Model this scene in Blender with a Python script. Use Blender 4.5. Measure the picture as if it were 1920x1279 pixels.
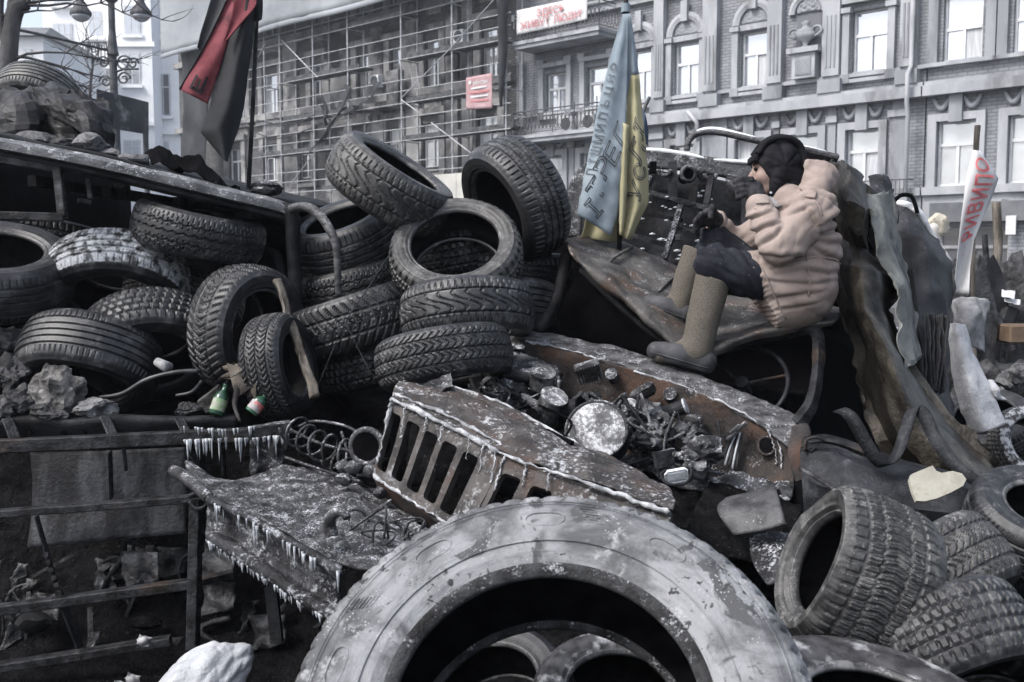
import bpy, bmesh, math, random
import numpy as np
from mathutils import Vector, Matrix, noise as mnoise

for _o in list(bpy.data.objects):
    bpy.data.objects.remove(_o, do_unlink=True)
scene = bpy.context.scene
COL = scene.collection

# ------------------------------------------------------------------ camera
F = 1900.0                      # focal length in pixels of a 1920 x 1279 picture
CAM_H = 1.70
PITCH = math.atan(160.0 / F)    # camera looks slightly down
CAMLOC = Vector((0, 0, CAM_H))
C_R = Vector((1, 0, 0))
C_F = Vector((0, math.cos(PITCH), -math.sin(PITCH)))
C_U = Vector((0, math.sin(PITCH), math.cos(PITCH)))
cam = bpy.data.cameras.new("camera")
cam.sensor_width = 36.0
cam.lens = F / 1920 * 36.0
cam.clip_start = 0.05
cam.clip_end = 600
cam.dof.use_dof = True
cam.dof.focus_distance = 4.3
cam.dof.aperture_fstop = 7.0
camo = bpy.data.objects.new("camera", cam)
camo.location = CAMLOC
camo.rotation_euler = (math.pi / 2 - PITCH, 0, 0)
COL.objects.link(camo)
scene.camera = camo

# ------------------------------------------------------------------ light: overcast winter day
SUN_EL, SUN_AZ = math.radians(52), math.radians(-118)      # azimuth measured from +Y towards +X
world = bpy.data.worlds.new("World")
scene.world = world
world.use_nodes = True
nt = world.node_tree
bg = nt.nodes["Background"]
sky = nt.nodes.new("ShaderNodeTexSky")
sky.sky_type = 'NISHITA'
sky.sun_disc = False
sky.sun_elevation = SUN_EL
sky.sun_rotation = SUN_AZ
sky.air_density = 1.0
sky.dust_density = 4.0
sky.ozone_density = 1.5
hs = nt.nodes.new("ShaderNodeHueSaturation")
hs.inputs["Saturation"].default_value = 0.58
nt.links.new(sky.outputs[0], hs.inputs["Color"])
nt.links.new(hs.outputs[0], bg.inputs[0])
bg.inputs[1].default_value = 0.14
sun = bpy.data.lights.new("sun", 'SUN')
sun.energy = 1.4
sun.angle = math.radians(18)
sun.color = (1.0, 0.985, 0.965)
suno = bpy.data.objects.new("sun", sun)
_sd = Vector((math.sin(SUN_AZ) * math.cos(SUN_EL), math.cos(SUN_AZ) * math.cos(SUN_EL), math.sin(SUN_EL)))
suno.rotation_euler = _sd.to_track_quat('Z', 'Y').to_euler()
suno.location = (0, 0, 20)
COL.objects.link(suno)
vs = scene.view_settings
vs.view_transform = 'Standard'
vs.look = 'None'
vs.exposure = 1.15
vs.gamma = 1.0
vs.use_curve_mapping = False
scene.cycles.max_bounces = 6
scene.cycles.diffuse_bounces = 3
scene.cycles.glossy_bounces = 3
scene.cycles.volume_bounces = 0
scene.cycles.volume_step_rate = 5.0
scene.cycles.use_denoising = True

# ------------------------------------------------------------------ helpers
def W(u, v, d):
    """point seen at pixel (u, v) of the 1920 px photograph, d metres ahead"""
    u, v, d = float(u), float(v), float(d)
    return CAMLOC + d * (((u - 960) / F) * C_R + ((639.5 - v) / F) * C_U + C_F)

def D(x, y, z):
    """direction: right, up, towards the viewer -> world"""
    return (C_R * x + C_U * y - C_F * z).normalized()

def lerp(a, b, t):
    t = float(t)
    return a + (b - a) * t

def nz(p, s=1.0, seed=0.0):
    q = Vector((p[0] * s + seed * 7.31, p[1] * s - seed * 3.7, p[2] * s + seed * 1.93))
    return mnoise.noise(q)

def fbm(p, s=1.0, seed=0.0, octv=3):
    a, t, k = 1.0, 0.0, s
    for _ in range(octv):
        t += a * nz(p, k, seed)
        a *= 0.5
        k *= 2.03
    return t

def tag(o, label=None, cat=None, group=None, kind=None):
    if label: o["label"] = label
    if cat: o["category"] = cat
    if group: o["group"] = group
    if kind: o["kind"] = kind
    return o

def empty(name, loc=(0, 0, 0), label=None, cat=None, group=None):
    o = bpy.data.objects.new(name, None)
    o.empty_display_size = 0.1
    o.location = loc
    COL.objects.link(o)
    return tag(o, label, cat, group)

def put(name, me, m=None, parent=None, smooth=False):
    o = bpy.data.objects.new(name, me)
    COL.objects.link(o)
    if m is not None:
        me.materials.clear()
        me.materials.append(m)
    if smooth:
        me.polygons.foreach_set("use_smooth", [True] * len(me.polygons))
    if parent is not None:
        o.parent = parent
        # every mesh is written in world space; keep it there under its parent
        o.matrix_parent_inverse = Matrix.Translation(-Vector(parent.location)) if parent.type == 'EMPTY' else Matrix.Identity(4)
    return o

def pyd(name, verts, faces, m=None, parent=None, smooth=False):
    me = bpy.data.meshes.new(name)
    me.from_pydata([tuple(v) for v in verts], [], faces)
    me.update()
    return put(name, me, m, parent, smooth)

def bmo(name, bm, m=None, parent=None, smooth=False):
    me = bpy.data.meshes.new(name)
    bmesh.ops.recalc_face_normals(bm, faces=bm.faces[:])
    bm.to_mesh(me)
    bm.free()
    return put(name, me, m, parent, smooth)

def bm_box(bm, c, sx, sy, sz, ex=None, ey=None, ez=None, bev=0.0):
    """box centred at c with full sizes along the unit axes ex, ey, ez"""
    ex = ex or Vector((1, 0, 0)); ey = ey or Vector((0, 1, 0)); ez = ez or Vector((0, 0, 1))
    M = Matrix((ex, ey, ez)).transposed().to_4x4()
    M = Matrix.Translation(c) @ M @ Matrix.Diagonal((sx, sy, sz, 1))
    r = bmesh.ops.create_cube(bm, size=1.0, matrix=M)
    if bev > 0:
        es = list({e for v in r['verts'] for e in v.link_edges})
        bmesh.ops.bevel(bm, geom=es, offset=bev, segments=1, affect='EDGES', profile=0.5)

def box(name, c, sx, sy, sz, m, parent=None, ax=None, bev=0.0, wob=0.0, cuts=0, seed=0):
    bm = bmesh.new()
    ax = ax or (None, None, None)
    bm_box(bm, Vector(c), sx, sy, sz, *ax, bev=bev)
    if cuts:
        bmesh.ops.subdivide_edges(bm, edges=bm.edges[:], cuts=cuts, use_grid_fill=True)
    if wob:
        for v in bm.verts:
            v.co += Vector((fbm(v.co, 6, seed), fbm(v.co, 6, seed + 9), fbm(v.co, 6, seed + 17))) * wob
    return bmo(name, bm, m, parent)

def frame_axes(p, q, up=None):
    ez = (q - p).normalized()
    up = Vector(up) if up is not None else Vector((0, 0, 1))
    if abs(ez.dot(up)) > 0.95:
        up = Vector((1, 0, 0))
    ex = up.cross(ez).normalized()
    ey = ez.cross(ex).normalized()
    return ex, ey, ez

def beam(name, p, q, w, h, m, parent=None, up=None, bev=0.0, wob=0.0, seed=0, cuts=0):
    """rectangular bar from p to q, h measured along `up`"""
    ex, ey, ez = frame_axes(p, q, up)
    L = (q - p).length
    bm = bmesh.new()
    n = max(2, 2 + cuts)
    rings = []
    for i in range(n):
        c = lerp(p, q, i / (n - 1))
        if wob:
            c = c + ex * fbm(c, 3, seed) * wob + ey * fbm(c, 3, seed + 5) * wob
        b = bev
        pts = []
        for sx, sy in ((1, 1), (-1, 1), (-1, -1), (1, -1)):
            if b > 0:
                for k in ((1, 0), (0, 1)) if sx * sy < 0 else ((0, 1), (1, 0)):
                    pts.append(c + ex * sx * (w / 2 - b * k[0]) + ey * sy * (h / 2 - b * k[1]))
            else:
                pts.append(c + ex * sx * w / 2 + ey * sy * h / 2)
        rings.append([bm.verts.new(x) for x in pts])
    k = len(rings[0])
    for i in range(n - 1):
        for j in range(k):
            bm.faces.new((rings[i][j], rings[i][(j + 1) % k], rings[i + 1][(j + 1) % k], rings[i + 1][j]))
    bm.faces.new(rings[0]); bm.faces.new(rings[-1])
    return bmo(name, bm, m, parent)

def smooth_path(pts, n=6):
    """Catmull-Rom through the points"""
    pts = [Vector(p) for p in pts]
    out = []
    for i in range(len(pts) - 1):
        p0 = pts[max(i - 1, 0)]; p1 = pts[i]; p2 = pts[i + 1]; p3 = pts[min(i + 2, len(pts) - 1)]
        for k in range(n):
            t = k / n
            out.append(0.5 * ((2 * p1) + (p2 - p0) * t + (2 * p0 - 5 * p1 + 4 * p2 - p3) * t * t + (3 * p1 - p0 - 3 * p2 + p3) * t ** 3))
    out.append(pts[-1])
    return out

def sweep(bm, pts, rad, seg=10, cap=True, sq=None):
    """tube along pts; rad: number or list; sq=(a,b) squashes the section"""
    pts = [Vector(p) for p in pts]
    n = len(pts)
    T = [(pts[min(i + 1, n - 1)] - pts[max(i - 1, 0)]).normalized() for i in range(n)]
    ref = Vector((0, 0, 1)) if abs(T[0].z) < 0.9 else Vector((1, 0, 0))
    ex = ref.cross(T[0]).normalized()
    rings = []
    for i in range(n):
        ex = (ex - T[i] * ex.dot(T[i])).normalized()
        ey = T[i].cross(ex)
        r = rad[i] if hasattr(rad, '__len__') else rad
        a, b = sq or (1, 1)
        rings.append([bm.verts.new(pts[i] + (ex * math.cos(2 * math.pi * k / seg) * a + ey * math.sin(2 * math.pi * k / seg) * b) * r) for k in range(seg)])
    for i in range(n - 1):
        for k in range(seg):
            bm.faces.new((rings[i][k], rings[i][(k + 1) % seg], rings[i + 1][(k + 1) % seg], rings[i + 1][k]))
    if cap:
        bm.faces.new(rings[0]); bm.faces.new(rings[-1])

def tube(name, pts, rad, m, parent=None, seg=10, smooth=True, spl=0, sq=None):
    if spl:
        if hasattr(rad, '__len__'):
            r0 = list(rad); n = len(pts)
            rad = [lerp(r0[min(int(i / spl), n - 1)], r0[min(int(i / spl) + 1, n - 1)], (i % spl) / spl) for i in range((n - 1) * spl + 1)]
        pts = smooth_path(pts, spl)
    bm = bmesh.new()
    sweep(bm, pts, rad, seg, sq=sq)
    return bmo(name, bm, m, parent, smooth)

def cyl(name, p, q, r, m, parent=None, seg=16, r2=None, smooth=False):
    bm = bmesh.new()
    sweep(bm, [p, q], [r, r if r2 is None else r2], seg)
    return bmo(name, bm, m, parent, smooth)

def linear_path(pts, n=6):
    out = []
    for a, b in zip(pts[:-1], pts[1:]):
        out += [lerp(Vector(a), Vector(b), k / n) for k in range(n)]
    return out + [Vector(pts[-1])]

def grid_pts(ctrl, su, sv, lin=''):
    """bicubic (Catmull-Rom) refinement of a control grid [row][col] of Vectors"""
    rows = [(linear_path if 'u' in lin else smooth_path)(r, su) for r in ctrl]
    cols = []
    for j in range(len(rows[0])):
        cols.append((linear_path if 'v' in lin else smooth_path)([rows[i][j] for i in range(len(rows))], sv))
    return [[cols[j][i] for j in range(len(cols))] for i in range(len(cols[0]))]

def sheet(name, ctrl, m, parent=None, su=8, sv=8, thick=0.004, crum=0.0, cs=5.0, seed=0, smooth=True, edge=0.0, ridged=False, fine=0.0, lin=''):
    """solid bent sheet through a control grid, crumpled by noise, with ragged edges"""
    g = grid_pts(ctrl, su, sv, lin) if su > 1 else [[Vector(p) for p in r] for r in ctrl]
    nr, nc = len(g), len(g[0])
    N = [[None] * nc for _ in range(nr)]
    for i in range(nr):
        for j in range(nc):
            a = g[min(i + 1, nr - 1)][j] - g[max(i - 1, 0)][j]
            b = g[i][min(j + 1, nc - 1)] - g[i][max(j - 1, 0)]
            n_ = a.cross(b)
            N[i][j] = n_.normalized() if n_.length > 1e-9 else Vector((0, 0, 1))
    if crum or fine or edge:
        h = [[None] * nc for _ in range(nr)]
        for i in range(nr):
            for j in range(nc):
                p = g[i][j]
                k = fbm(p, cs, seed)
                if ridged:
                    k = 0.6 - 2.2 * abs(nz(p, cs, seed)) + 0.35 * (1 - 2 * abs(nz(p, cs * 2.3, seed + 3)))
                q = p + N[i][j] * (k * crum + fine * fbm(p, cs * 6, seed + 2))
                if edge and (i in (0, nr - 1) or j in (0, nc - 1)):
                    q = q + Vector((nz(p, 14, seed), nz(p, 14, seed + 4), nz(p, 14, seed + 8))) * edge
                h[i][j] = q
        g = h
    vs_, fs = [], []
    for s in (0.5, -0.5):
        for i in range(nr):
            for j in range(nc):
                vs_.append(g[i][j] + N[i][j] * thick * s)
    o2 = nr * nc
    def id_(i, j): return i * nc + j
    for i in range(nr - 1):
        for j in range(nc - 1):
            a, b, c, d = id_(i, j), id_(i, j + 1), id_(i + 1, j + 1), id_(i + 1, j)
            fs.append((a, b, c, d)); fs.append((o2 + d, o2 + c, o2 + b, o2 + a))
    for j in range(nc - 1):
        a, b = id_(0, j), id_(0, j + 1); fs.append((b, a, o2 + a, o2 + b))
        a, b = id_(nr - 1, j), id_(nr - 1, j + 1); fs.append((a, b, o2 + b, o2 + a))
    for i in range(nr - 1):
        a, b = id_(i, 0), id_(i + 1, 0); fs.append((a, b, o2 + b, o2 + a))
        a, b = id_(i, nc - 1), id_(i + 1, nc - 1); fs.append((b, a, o2 + a, o2 + b))
    o = pyd(name, vs_, fs, m, parent, smooth)
    if smooth and lin:
        o.data.set_sharp_from_angle(angle=math.radians(28))
    return o

def rock(name, c, sx, sy, sz, m, parent=None, seed=0, sub=3, rough=0.35, rotz=0.0):
    bm = bmesh.new()
    bmesh.ops.create_icosphere(bm, subdivisions=sub, radius=0.5)
    rr = random.Random(seed)
    planes = [(Vector((rr.uniform(-1, 1), rr.uniform(-1, 1), rr.uniform(-1, 1))).normalized(), rr.uniform(0.30, 0.44)) for _ in range(11)]
    R_ = Matrix.Rotation(rotz, 3, 'Z')
    for v in bm.verts:
        p = v.co
        for n_, d_ in planes:
            k = p.dot(n_)
            if k > d_:
                p = p - n_ * (k - d_) * 0.9
        p = p + p.normalized() * (fbm(p, 4, seed, 3) * 0.06 + .02 * fbm(p, 14, seed + 2, 3)) * rough / 0.35
        v.co = Vector(c) + R_ @ Vector((p.x * sx, p.y * sy, p.z * sz)) * 1.35
    o = bmo(name, bm, m, parent, True)
    o.data.set_sharp_from_angle(angle=math.radians(30))
    return o

# ------------------------------------------------------------------ materials
def N_(t, kind, **kw):
    n = t.nodes.new(kind)
    for k, v in kw.items():
        setattr(n, k, v)
    return n

def surf(name, c1, c2, scale=6.0, rough=0.7, rough2=None, metal=0.0, bump=0.3, bscale=40.0, c3=None, s3=3.0, t3=0.55,
         frost=0.0, fscale=9.0, fcol=(0.62, 0.64, 0.67), up=0.25, speck=0.0, speckcol=(0.36, 0.365, 0.38), spscale=120.0, streak=None,
         spec=0.22, coord='Object', detail=8.0, bdist=0.01, edge=0.0, edgecol=(0.3, 0.3, 0.31)):
    """weathered surface: two mottled tones, an optional third patchy tone (rust, ash), frost or ash lying on it, pale specks"""
    m = bpy.data.materials.new(name)
    m.use_nodes = True
    t = m.node_tree
    L = t.links.new
    b = t.nodes["Principled BSDF"]
    tc = N_(t, "ShaderNodeTexCoord")
    vec = tc.outputs[coord]
    if streak:
        mp = N_(t, "ShaderNodeMapping")
        mp.inputs["Scale"].default_value = streak
        L(vec, mp.inputs[0])
        vec1 = mp.outputs[0]
    else:
        vec1 = vec
    def noise(s, v=vec, det=detail, rg=0.6):
        n = N_(t, "ShaderNodeTexNoise")
        n.inputs["Scale"].default_value = s
        n.inputs["Detail"].default_value = det
        n.inputs["Roughness"].default_value = rg
        L(v, n.inputs["Vector"])
        return n.outputs["Fac"]
    def ramp(fac, a, b_):
        r = N_(t, "ShaderNodeMapRange", interpolation_type='SMOOTHSTEP')
        r.inputs["From Min"].default_value = a
        r.inputs["From Max"].default_value = b_
        L(fac, r.inputs["Value"])
        return r.outputs["Result"]
    def mix(f, a, c):
        x = N_(t, "ShaderNodeMix", data_type='RGBA')
        if isinstance(f, float): x.inputs[0].default_value = f
        else: L(f, x.inputs[0])
        for s_, val in ((6, a), (7, c)):
            if isinstance(val, tuple): x.inputs[s_].default_value = (*val, 1)
            else: L(val, x.inputs[s_])
        return x.outputs[2]
    def mul(a, c):
        x = N_(t, "ShaderNodeMath", operation='MULTIPLY')
        for i, val in enumerate((a, c)):
            if isinstance(val, (int, float)): x.inputs[i].default_value = val
            else: L(val, x.inputs[i])
        return x.outputs[0]
    n1 = noise(scale, vec1)
    col = mix(ramp(n1, 0.35, 0.65), c1, c2)
    if c3:
        col = mix(ramp(noise(s3, vec1), t3 - 0.07, t3 + 0.09), col, c3)
    if edge:
        g = N_(t, "ShaderNodeNewGeometry")
        col = mix(mul(ramp(g.outputs["Pointiness"], 0.52, 0.60), edge), col, edgecol)
    rg = None
    if speck:
        col = mix(mul(ramp(noise(spscale * 1.6, vec, 3.0, 0.6), 0.64, 0.72), speck * 0.6), col, speckcol)
    bumph = noise(bscale, vec, 6.0, 0.65)
    if frost:
        g = N_(t, "ShaderNodeNewGeometry")
        sp = N_(t, "ShaderNodeSeparateXYZ")
        L(g.outputs["Normal"], sp.inputs[0])
        upm = ramp(sp.outputs["Z"], up - 0.3, up + 0.5)
        fa = mul(noise(fscale, vec, 9.0, 0.7), 0.5)
        fb_ = mul(noise(fscale * 7.3, vec, 6.0, 0.7), 0.5)
        fs_ = N_(t, "ShaderNodeMath", operation='ADD')
        L(fa, fs_.inputs[0]); L(fb_, fs_.inputs[1])
        fn = fs_.outputs[0]
        fm = ramp(fn, 0.60 - 0.20 * frost, 0.70 - 0.18 * frost)
        fmask = mul(fm, upm)
        col = mix(fmask, col, fcol)
        rr_ = N_(t, "ShaderNodeMix", data_type='FLOAT')
        L(fmask, rr_.inputs[0]); rr_.inputs[2].default_value = rough; rr_.inputs[3].default_value = 0.85
        rg = rr_.outputs[0]
    if rg is not None: L(rg, b.inputs["Roughness"])
    elif rough2 is not None:
        rr_ = N_(t, "ShaderNodeMix", data_type='FLOAT')
        L(ramp(noise(scale * 2.1), 0.35, 0.65), rr_.inputs[0]); rr_.inputs[2].default_value = rough; rr_.inputs[3].default_value = rough2
        L(rr_.outputs[0], b.inputs["Roughness"])
    else: b.inputs["Roughness"].default_value = rough
    b.inputs["Metallic"].default_value = metal
    b.inputs["Specular IOR Level"].default_value = spec
    L(col, b.inputs["Base Color"])
    if bump:
        bp = N_(t, "ShaderNodeBump")
        bp.inputs["Strength"].default_value = bump
        bp.inputs["Distance"].default_value = bdist
        L(bumph, bp.inputs["Height"])
        L(bp.outputs[0], b.inputs["Normal"])
    return m

M = {}
M['burnt'] = surf("burnt_metal", (0.006, 0.006, 0.007), (0.026, 0.027, 0.030), 7, 0.5, 0.8, 0.3, 0.5, 60, speck=0.35, spscale=90, spec=0.12)
M['burnt_frost'] = surf("burnt_metal_frosted", (0.018, 0.018, 0.02), (0.07, 0.072, 0.078), 9, 0.55, metal=0.3, bump=0.9, bscale=55, frost=0.5, fscale=14, speck=0.5, spscale=110, fcol=(0.5, 0.51, 0.54), bdist=0.015)
M['burnt_rust'] = surf("burnt_metal_rusty", (0.02, 0.018, 0.018), (0.06, 0.055, 0.055), 8, 0.6, 0.85, 0.2, 0.6, 50, c3=(0.075, 0.045, 0.034), s3=5, t3=0.54, speck=0.4)
M['grille'] = surf("grille_burnt_paint", (0.03, 0.028, 0.028), (0.085, 0.078, 0.075), 10, 0.55, metal=0.2, bump=0.7, bscale=70, c3=(0.062, 0.046, 0.040), s3=6, t3=0.57, frost=0.42, fscale=9, up=0.35, speck=0.4, bdist=0.010, fcol=(0.46, 0.47, 0.49))
M['black'] = surf("soot_and_shade_black", (0.0015, 0.0015, 0.002), (0.005, 0.005, 0.006), 9, 0.9, bump=0.4, bscale=30, spec=0.03)  # soot, and the deep shade of interiors and holes put into the colour
M['soot_heap'] = surf("charred_rubble", (0.0015, 0.0015, 0.002), (0.009, 0.009, 0.010), 12, 0.6, 0.9, 0.0, 1.0, 35, speck=0.35, spec=0.06, spscale=80, bdist=0.03)
M['rail'] = surf("sooty_steel", (0.009, 0.009, 0.010), (0.040, 0.042, 0.047), 16, 0.4, 0.75, 0.4, 0.8, 70, c3=(0.06, 0.04, 0.028), s3=4, t3=0.64, speck=0.3)
M['ice'] = surf("frost_ice", (0.17, 0.18, 0.20), (0.42, 0.44, 0.47), 20, 0.35, 0.6, 0.0, 0.5, 80, spec=0.6)
M['snow'] = surf("crusty_snow", (0.55, 0.57, 0.60), (0.78, 0.79, 0.81), 20, 0.85, bump=0.6, bscale=60)
M['stone'] = surf("broken_stone", (0.045, 0.045, 0.048), (0.18, 0.18, 0.185), 14, 0.85, bump=0.9, bscale=28, speck=0.5, spscale=40, bdist=0.02)
M['stone_dark'] = surf("sooty_stone", (0.015, 0.015, 0.016), (0.08, 0.08, 0.084), 9, 0.6, 0.85, 0.0, 0.9, 28, speck=0.5, spscale=40, bdist=0.02)
M['stone_pale'] = surf("pale_granite", (0.07, 0.068, 0.066), (0.27, 0.262, 0.255), 16, 0.85, bump=1.0, bscale=45, c3=(0.03, 0.029, 0.028), s3=6, t3=0.54, speck=0.6, spscale=40, bdist=0.02)
M['asphalt'] = surf("wet_asphalt", (0.03, 0.03, 0.033), (0.07, 0.07, 0.075), 1.5, 0.45, 0.85, 0.0, 0.5, 30, c3=(0.22, 0.23, 0.25), s3=0.6, t3=0.6)
M['wood'] = surf("weathered_wood", (0.05, 0.042, 0.035), (0.19, 0.17, 0.145), 18, 0.8, bump=0.8, bscale=40, streak=(1, 1, 0.15), c3=(0.03, 0.028, 0.026), s3=7, t3=0.58)
# ================================================================== THE SETTING
ground = pyd("ground", [(-290, -60, 0), (290, -60, 0), (290, 290, 0), (-290, 290, 0)], [(0, 1, 2, 3)], M['asphalt'])
tag(ground, kind="structure")

# ------------------------------------------------------------------ facade plane of the street behind
FT = Vector((-0.735, 0.678, 0)).normalized()      # along the street, towards the left and away
FN = Vector((-FT.y, FT.x, 0))
if FN.dot(Vector((0, -1, 0))) < 0: FN = -FN       # towards the camera
FA = Vector((33 * (1700 - 960) / F, 33, 0))

def FS(u, v, n=0.0):
    """pixel -> (s, z) on the facade plane shifted n metres towards the viewer"""
    d = W(u, v, 1.0) - CAMLOC
    k = ((FA + FN * n) - CAMLOC).dot(FN) / d.dot(FN)
    p = CAMLOC + d * k
    return (p - FA).dot(FT), p.z

def FP(s, z, n=0.0):
    return FA + FT * s + FN * n + Vector((0, 0, z))

def fbox(name, s0, s1, z0, z1, n0, n1, m, parent=None, bev=0.0):
    c = FP((s0 + s1) / 2, (z0 + z1) / 2, (n0 + n1) / 2)
    return box(name, c, abs(s1 - s0), abs(n1 - n0), abs(z1 - z0), m, parent, ax=(FT, FN, Vector((0, 0, 1))), bev=bev)

def brickmat(name, cA, cB, mort):
    m = bpy.data.materials.new(name); m.use_nodes = True
    t = m.node_tree; L = t.links.new; b = t.nodes["Principled BSDF"]
    tc = N_(t, "ShaderNodeTexCoord")
    br = N_(t, "ShaderNodeTexBrick")
    br.inputs["Color1"].default_value = (*cA, 1); br.inputs["Color2"].default_value = (*cB, 1); br.inputs["Mortar"].default_value = (*mort, 1)
    br.inputs["Scale"].default_value = 1.0
    br.inputs["Brick Width"].default_value = 0.30; br.inputs["Row Height"].default_value = 0.11; br.inputs["Mortar Size"].default_value = 0.016
    L(tc.outputs["UV"], br.inputs["Vector"])
    n = N_(t, "ShaderNodeTexNoise"); n.inputs["Scale"].default_value = 0.8; n.inputs["Detail"].default_value = 8
    L(tc.outputs["UV"], n.inputs["Vector"])
    mr = N_(t, "ShaderNodeMapRange"); mr.inputs["From Min"].default_value = 0.3; mr.inputs["From Max"].default_value = 0.7
    mr.inputs["To Min"].default_value = 0.6; mr.inputs["To Max"].default_value = 1.25
    L(n.outputs["Fac"], mr.inputs["Value"])
    mx = N_(t, "ShaderNodeMix", data_type='RGBA', blend_type='MULTIPLY'); mx.inputs[0].default_value = 1
    L(br.outputs["Color"], mx.inputs[6]); L(mr.outputs[0], mx.inputs[7])
    L(mx.outputs[2], b.inputs["Base Color"]); b.inputs["Roughness"].default_value = 0.9
    bp = N_(t, "ShaderNodeBump"); bp.inputs["Strength"].default_value = 0.8; bp.inputs["Distance"].default_value = 0.03
    L(br.outputs["Fac"], bp.inputs["Height"]); bp.invert = True
    L(bp.outputs[0], b.inputs["Normal"])
    return m

M['brick_grey'] = brickmat("grey_brick", (0.20, 0.21, 0.23), (0.245, 0.255, 0.275), (0.145, 0.15, 0.165))
M['brick_dark'] = brickmat("sooty_brick", (0.07, 0.07, 0.074), (0.12, 0.118, 0.118), (0.04, 0.04, 0.044))
M['stucco'] = surf("grey_stucco", (0.22, 0.23, 0.25), (0.30, 0.31, 0.33), 1.2, 0.9, bump=0.3, bscale=14, c3=(0.13, 0.135, 0.145), s3=0.7, t3=0.58, streak=(1, 1, .3), bdist=0.03)
M['stucco_lt'] = surf("pale_stucco", (0.28, 0.29, 0.31), (0.37, 0.38, 0.40), 1.4, 0.9, bump=0.3, bscale=14, c3=(0.17, 0.175, 0.185), s3=0.8, t3=0.58, streak=(1, 1, .35), bdist=0.03)
M['stucco_sooty'] = surf("sooty_stucco", (0.20, 0.20, 0.205), (0.34, 0.335, 0.33), 0.9, 0.9, bump=0.4, bscale=12, c3=(0.03, 0.031, 0.034), s3=0.35, t3=0.48, bdist=0.03)
M['trim_sooty'] = surf("sooty_trim", (0.19, 0.19, 0.19), (0.33, 0.325, 0.32), 1.1, 0.9, bump=0.3, bscale=12, c3=(0.07, 0.07, 0.075), s3=0.5, t3=0.54, bdist=0.03)
M['white_wall'] = surf("whitewashed_wall", (0.80, 0.81, 0.83), (0.87, 0.88, 0.89), 0.5, 0.9, bump=0.0)
M['roof_dark'] = surf("dark_roof", (0.10, 0.105, 0.115), (0.16, 0.165, 0.175), 1, 0.8, bump=0.0)
M['sash'] = surf("painted_sash", (0.52, 0.53, 0.55), (0.62, 0.63, 0.65), 2, 0.6, bump=0.0)
M['sash_dark'] = surf("grimy_sash", (0.22, 0.22, 0.23), (0.32, 0.32, 0.33), 2, 0.6, bump=0.0)
def glass(name, tint, met, rough=0.06):
    m = bpy.data.materials.new(name); m.use_nodes = True
    b = m.node_tree.nodes["Principled BSDF"]
    b.inputs["Base Color"].default_value = (*tint, 1); b.inputs["Metallic"].default_value = met
    b.inputs["Roughness"].default_value = rough; b.inputs["Specular IOR Level"].default_value = 0.8
    t = m.node_tree
    n = N_(t, "ShaderNodeTexNoise"); n.inputs["Scale"].default_value = 0.7; n.inputs["Detail"].default_value = 2
    tc = N_(t, "ShaderNodeTexCoord"); t.links.new(tc.outputs["Object"], n.inputs["Vector"])
    bp = N_(t, "ShaderNodeBump"); bp.inputs["Strength"].default_value = 0.15; bp.inputs["Distance"].default_value = 0.2
    t.links.new(n.outputs["Fac"], bp.inputs["Height"]); t.links.new(bp.outputs[0], b.inputs["Normal"])
    return m
M['glass_sky'] = glass("sky_lit_pane", (0.56, 0.58, 0.62), 0.7)
M['glass_sky2'] = glass("half_lit_pane", (0.50, 0.52, 0.56), 0.6, 0.09)
M['curtain'] = surf("net_curtain_pane", (0.36, 0.37, 0.39), (0.50, 0.51, 0.53), 2.5, 0.35, bump=0.0, streak=(6, 6, .4), spec=0.6)
M['glass_mid'] = glass("dull_pane", (0.50, 0.52, 0.55), 0.5, 0.12)
M['glass_dark'] = glass("dark_pane", (0.10, 0.105, 0.115), 0.3, 0.1)
M['iron'] = surf("wrought_iron", (0.05, 0.052, 0.056), (0.10, 0.103, 0.11), 6, 0.7, bump=0.0)
M['scaf'] = surf("galvanised_tube", (0.26, 0.27, 0.285), (0.42, 0.43, 0.445), 3, 0.6, metal=0.3, bump=0.0)
M['plankm'] = surf("scaffold_plank", (0.04, 0.041, 0.044), (0.10, 0.102, 0.108), 4, 0.85, bump=0.0)
M['net'] = surf("grey_debris_net", (0.22, 0.235, 0.255), (0.29, 0.305, 0.325), 0.5, 0.9, bump=0.4, bscale=2.0, bdist=0.1, c3=(0.17, 0.18, 0.20), s3=0.25, t3=0.58)
M['net_dark'] = surf("dark_debris_net", (0.02, 0.021, 0.024), (0.05, 0.052, 0.057), 0.8, 0.9, bump=0.3, bscale=3)
M['ac'] = surf("white_enamel", (0.5, 0.51, 0.53), (0.6, 0.61, 0.63), 3, 0.5, bump=0.0)

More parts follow.
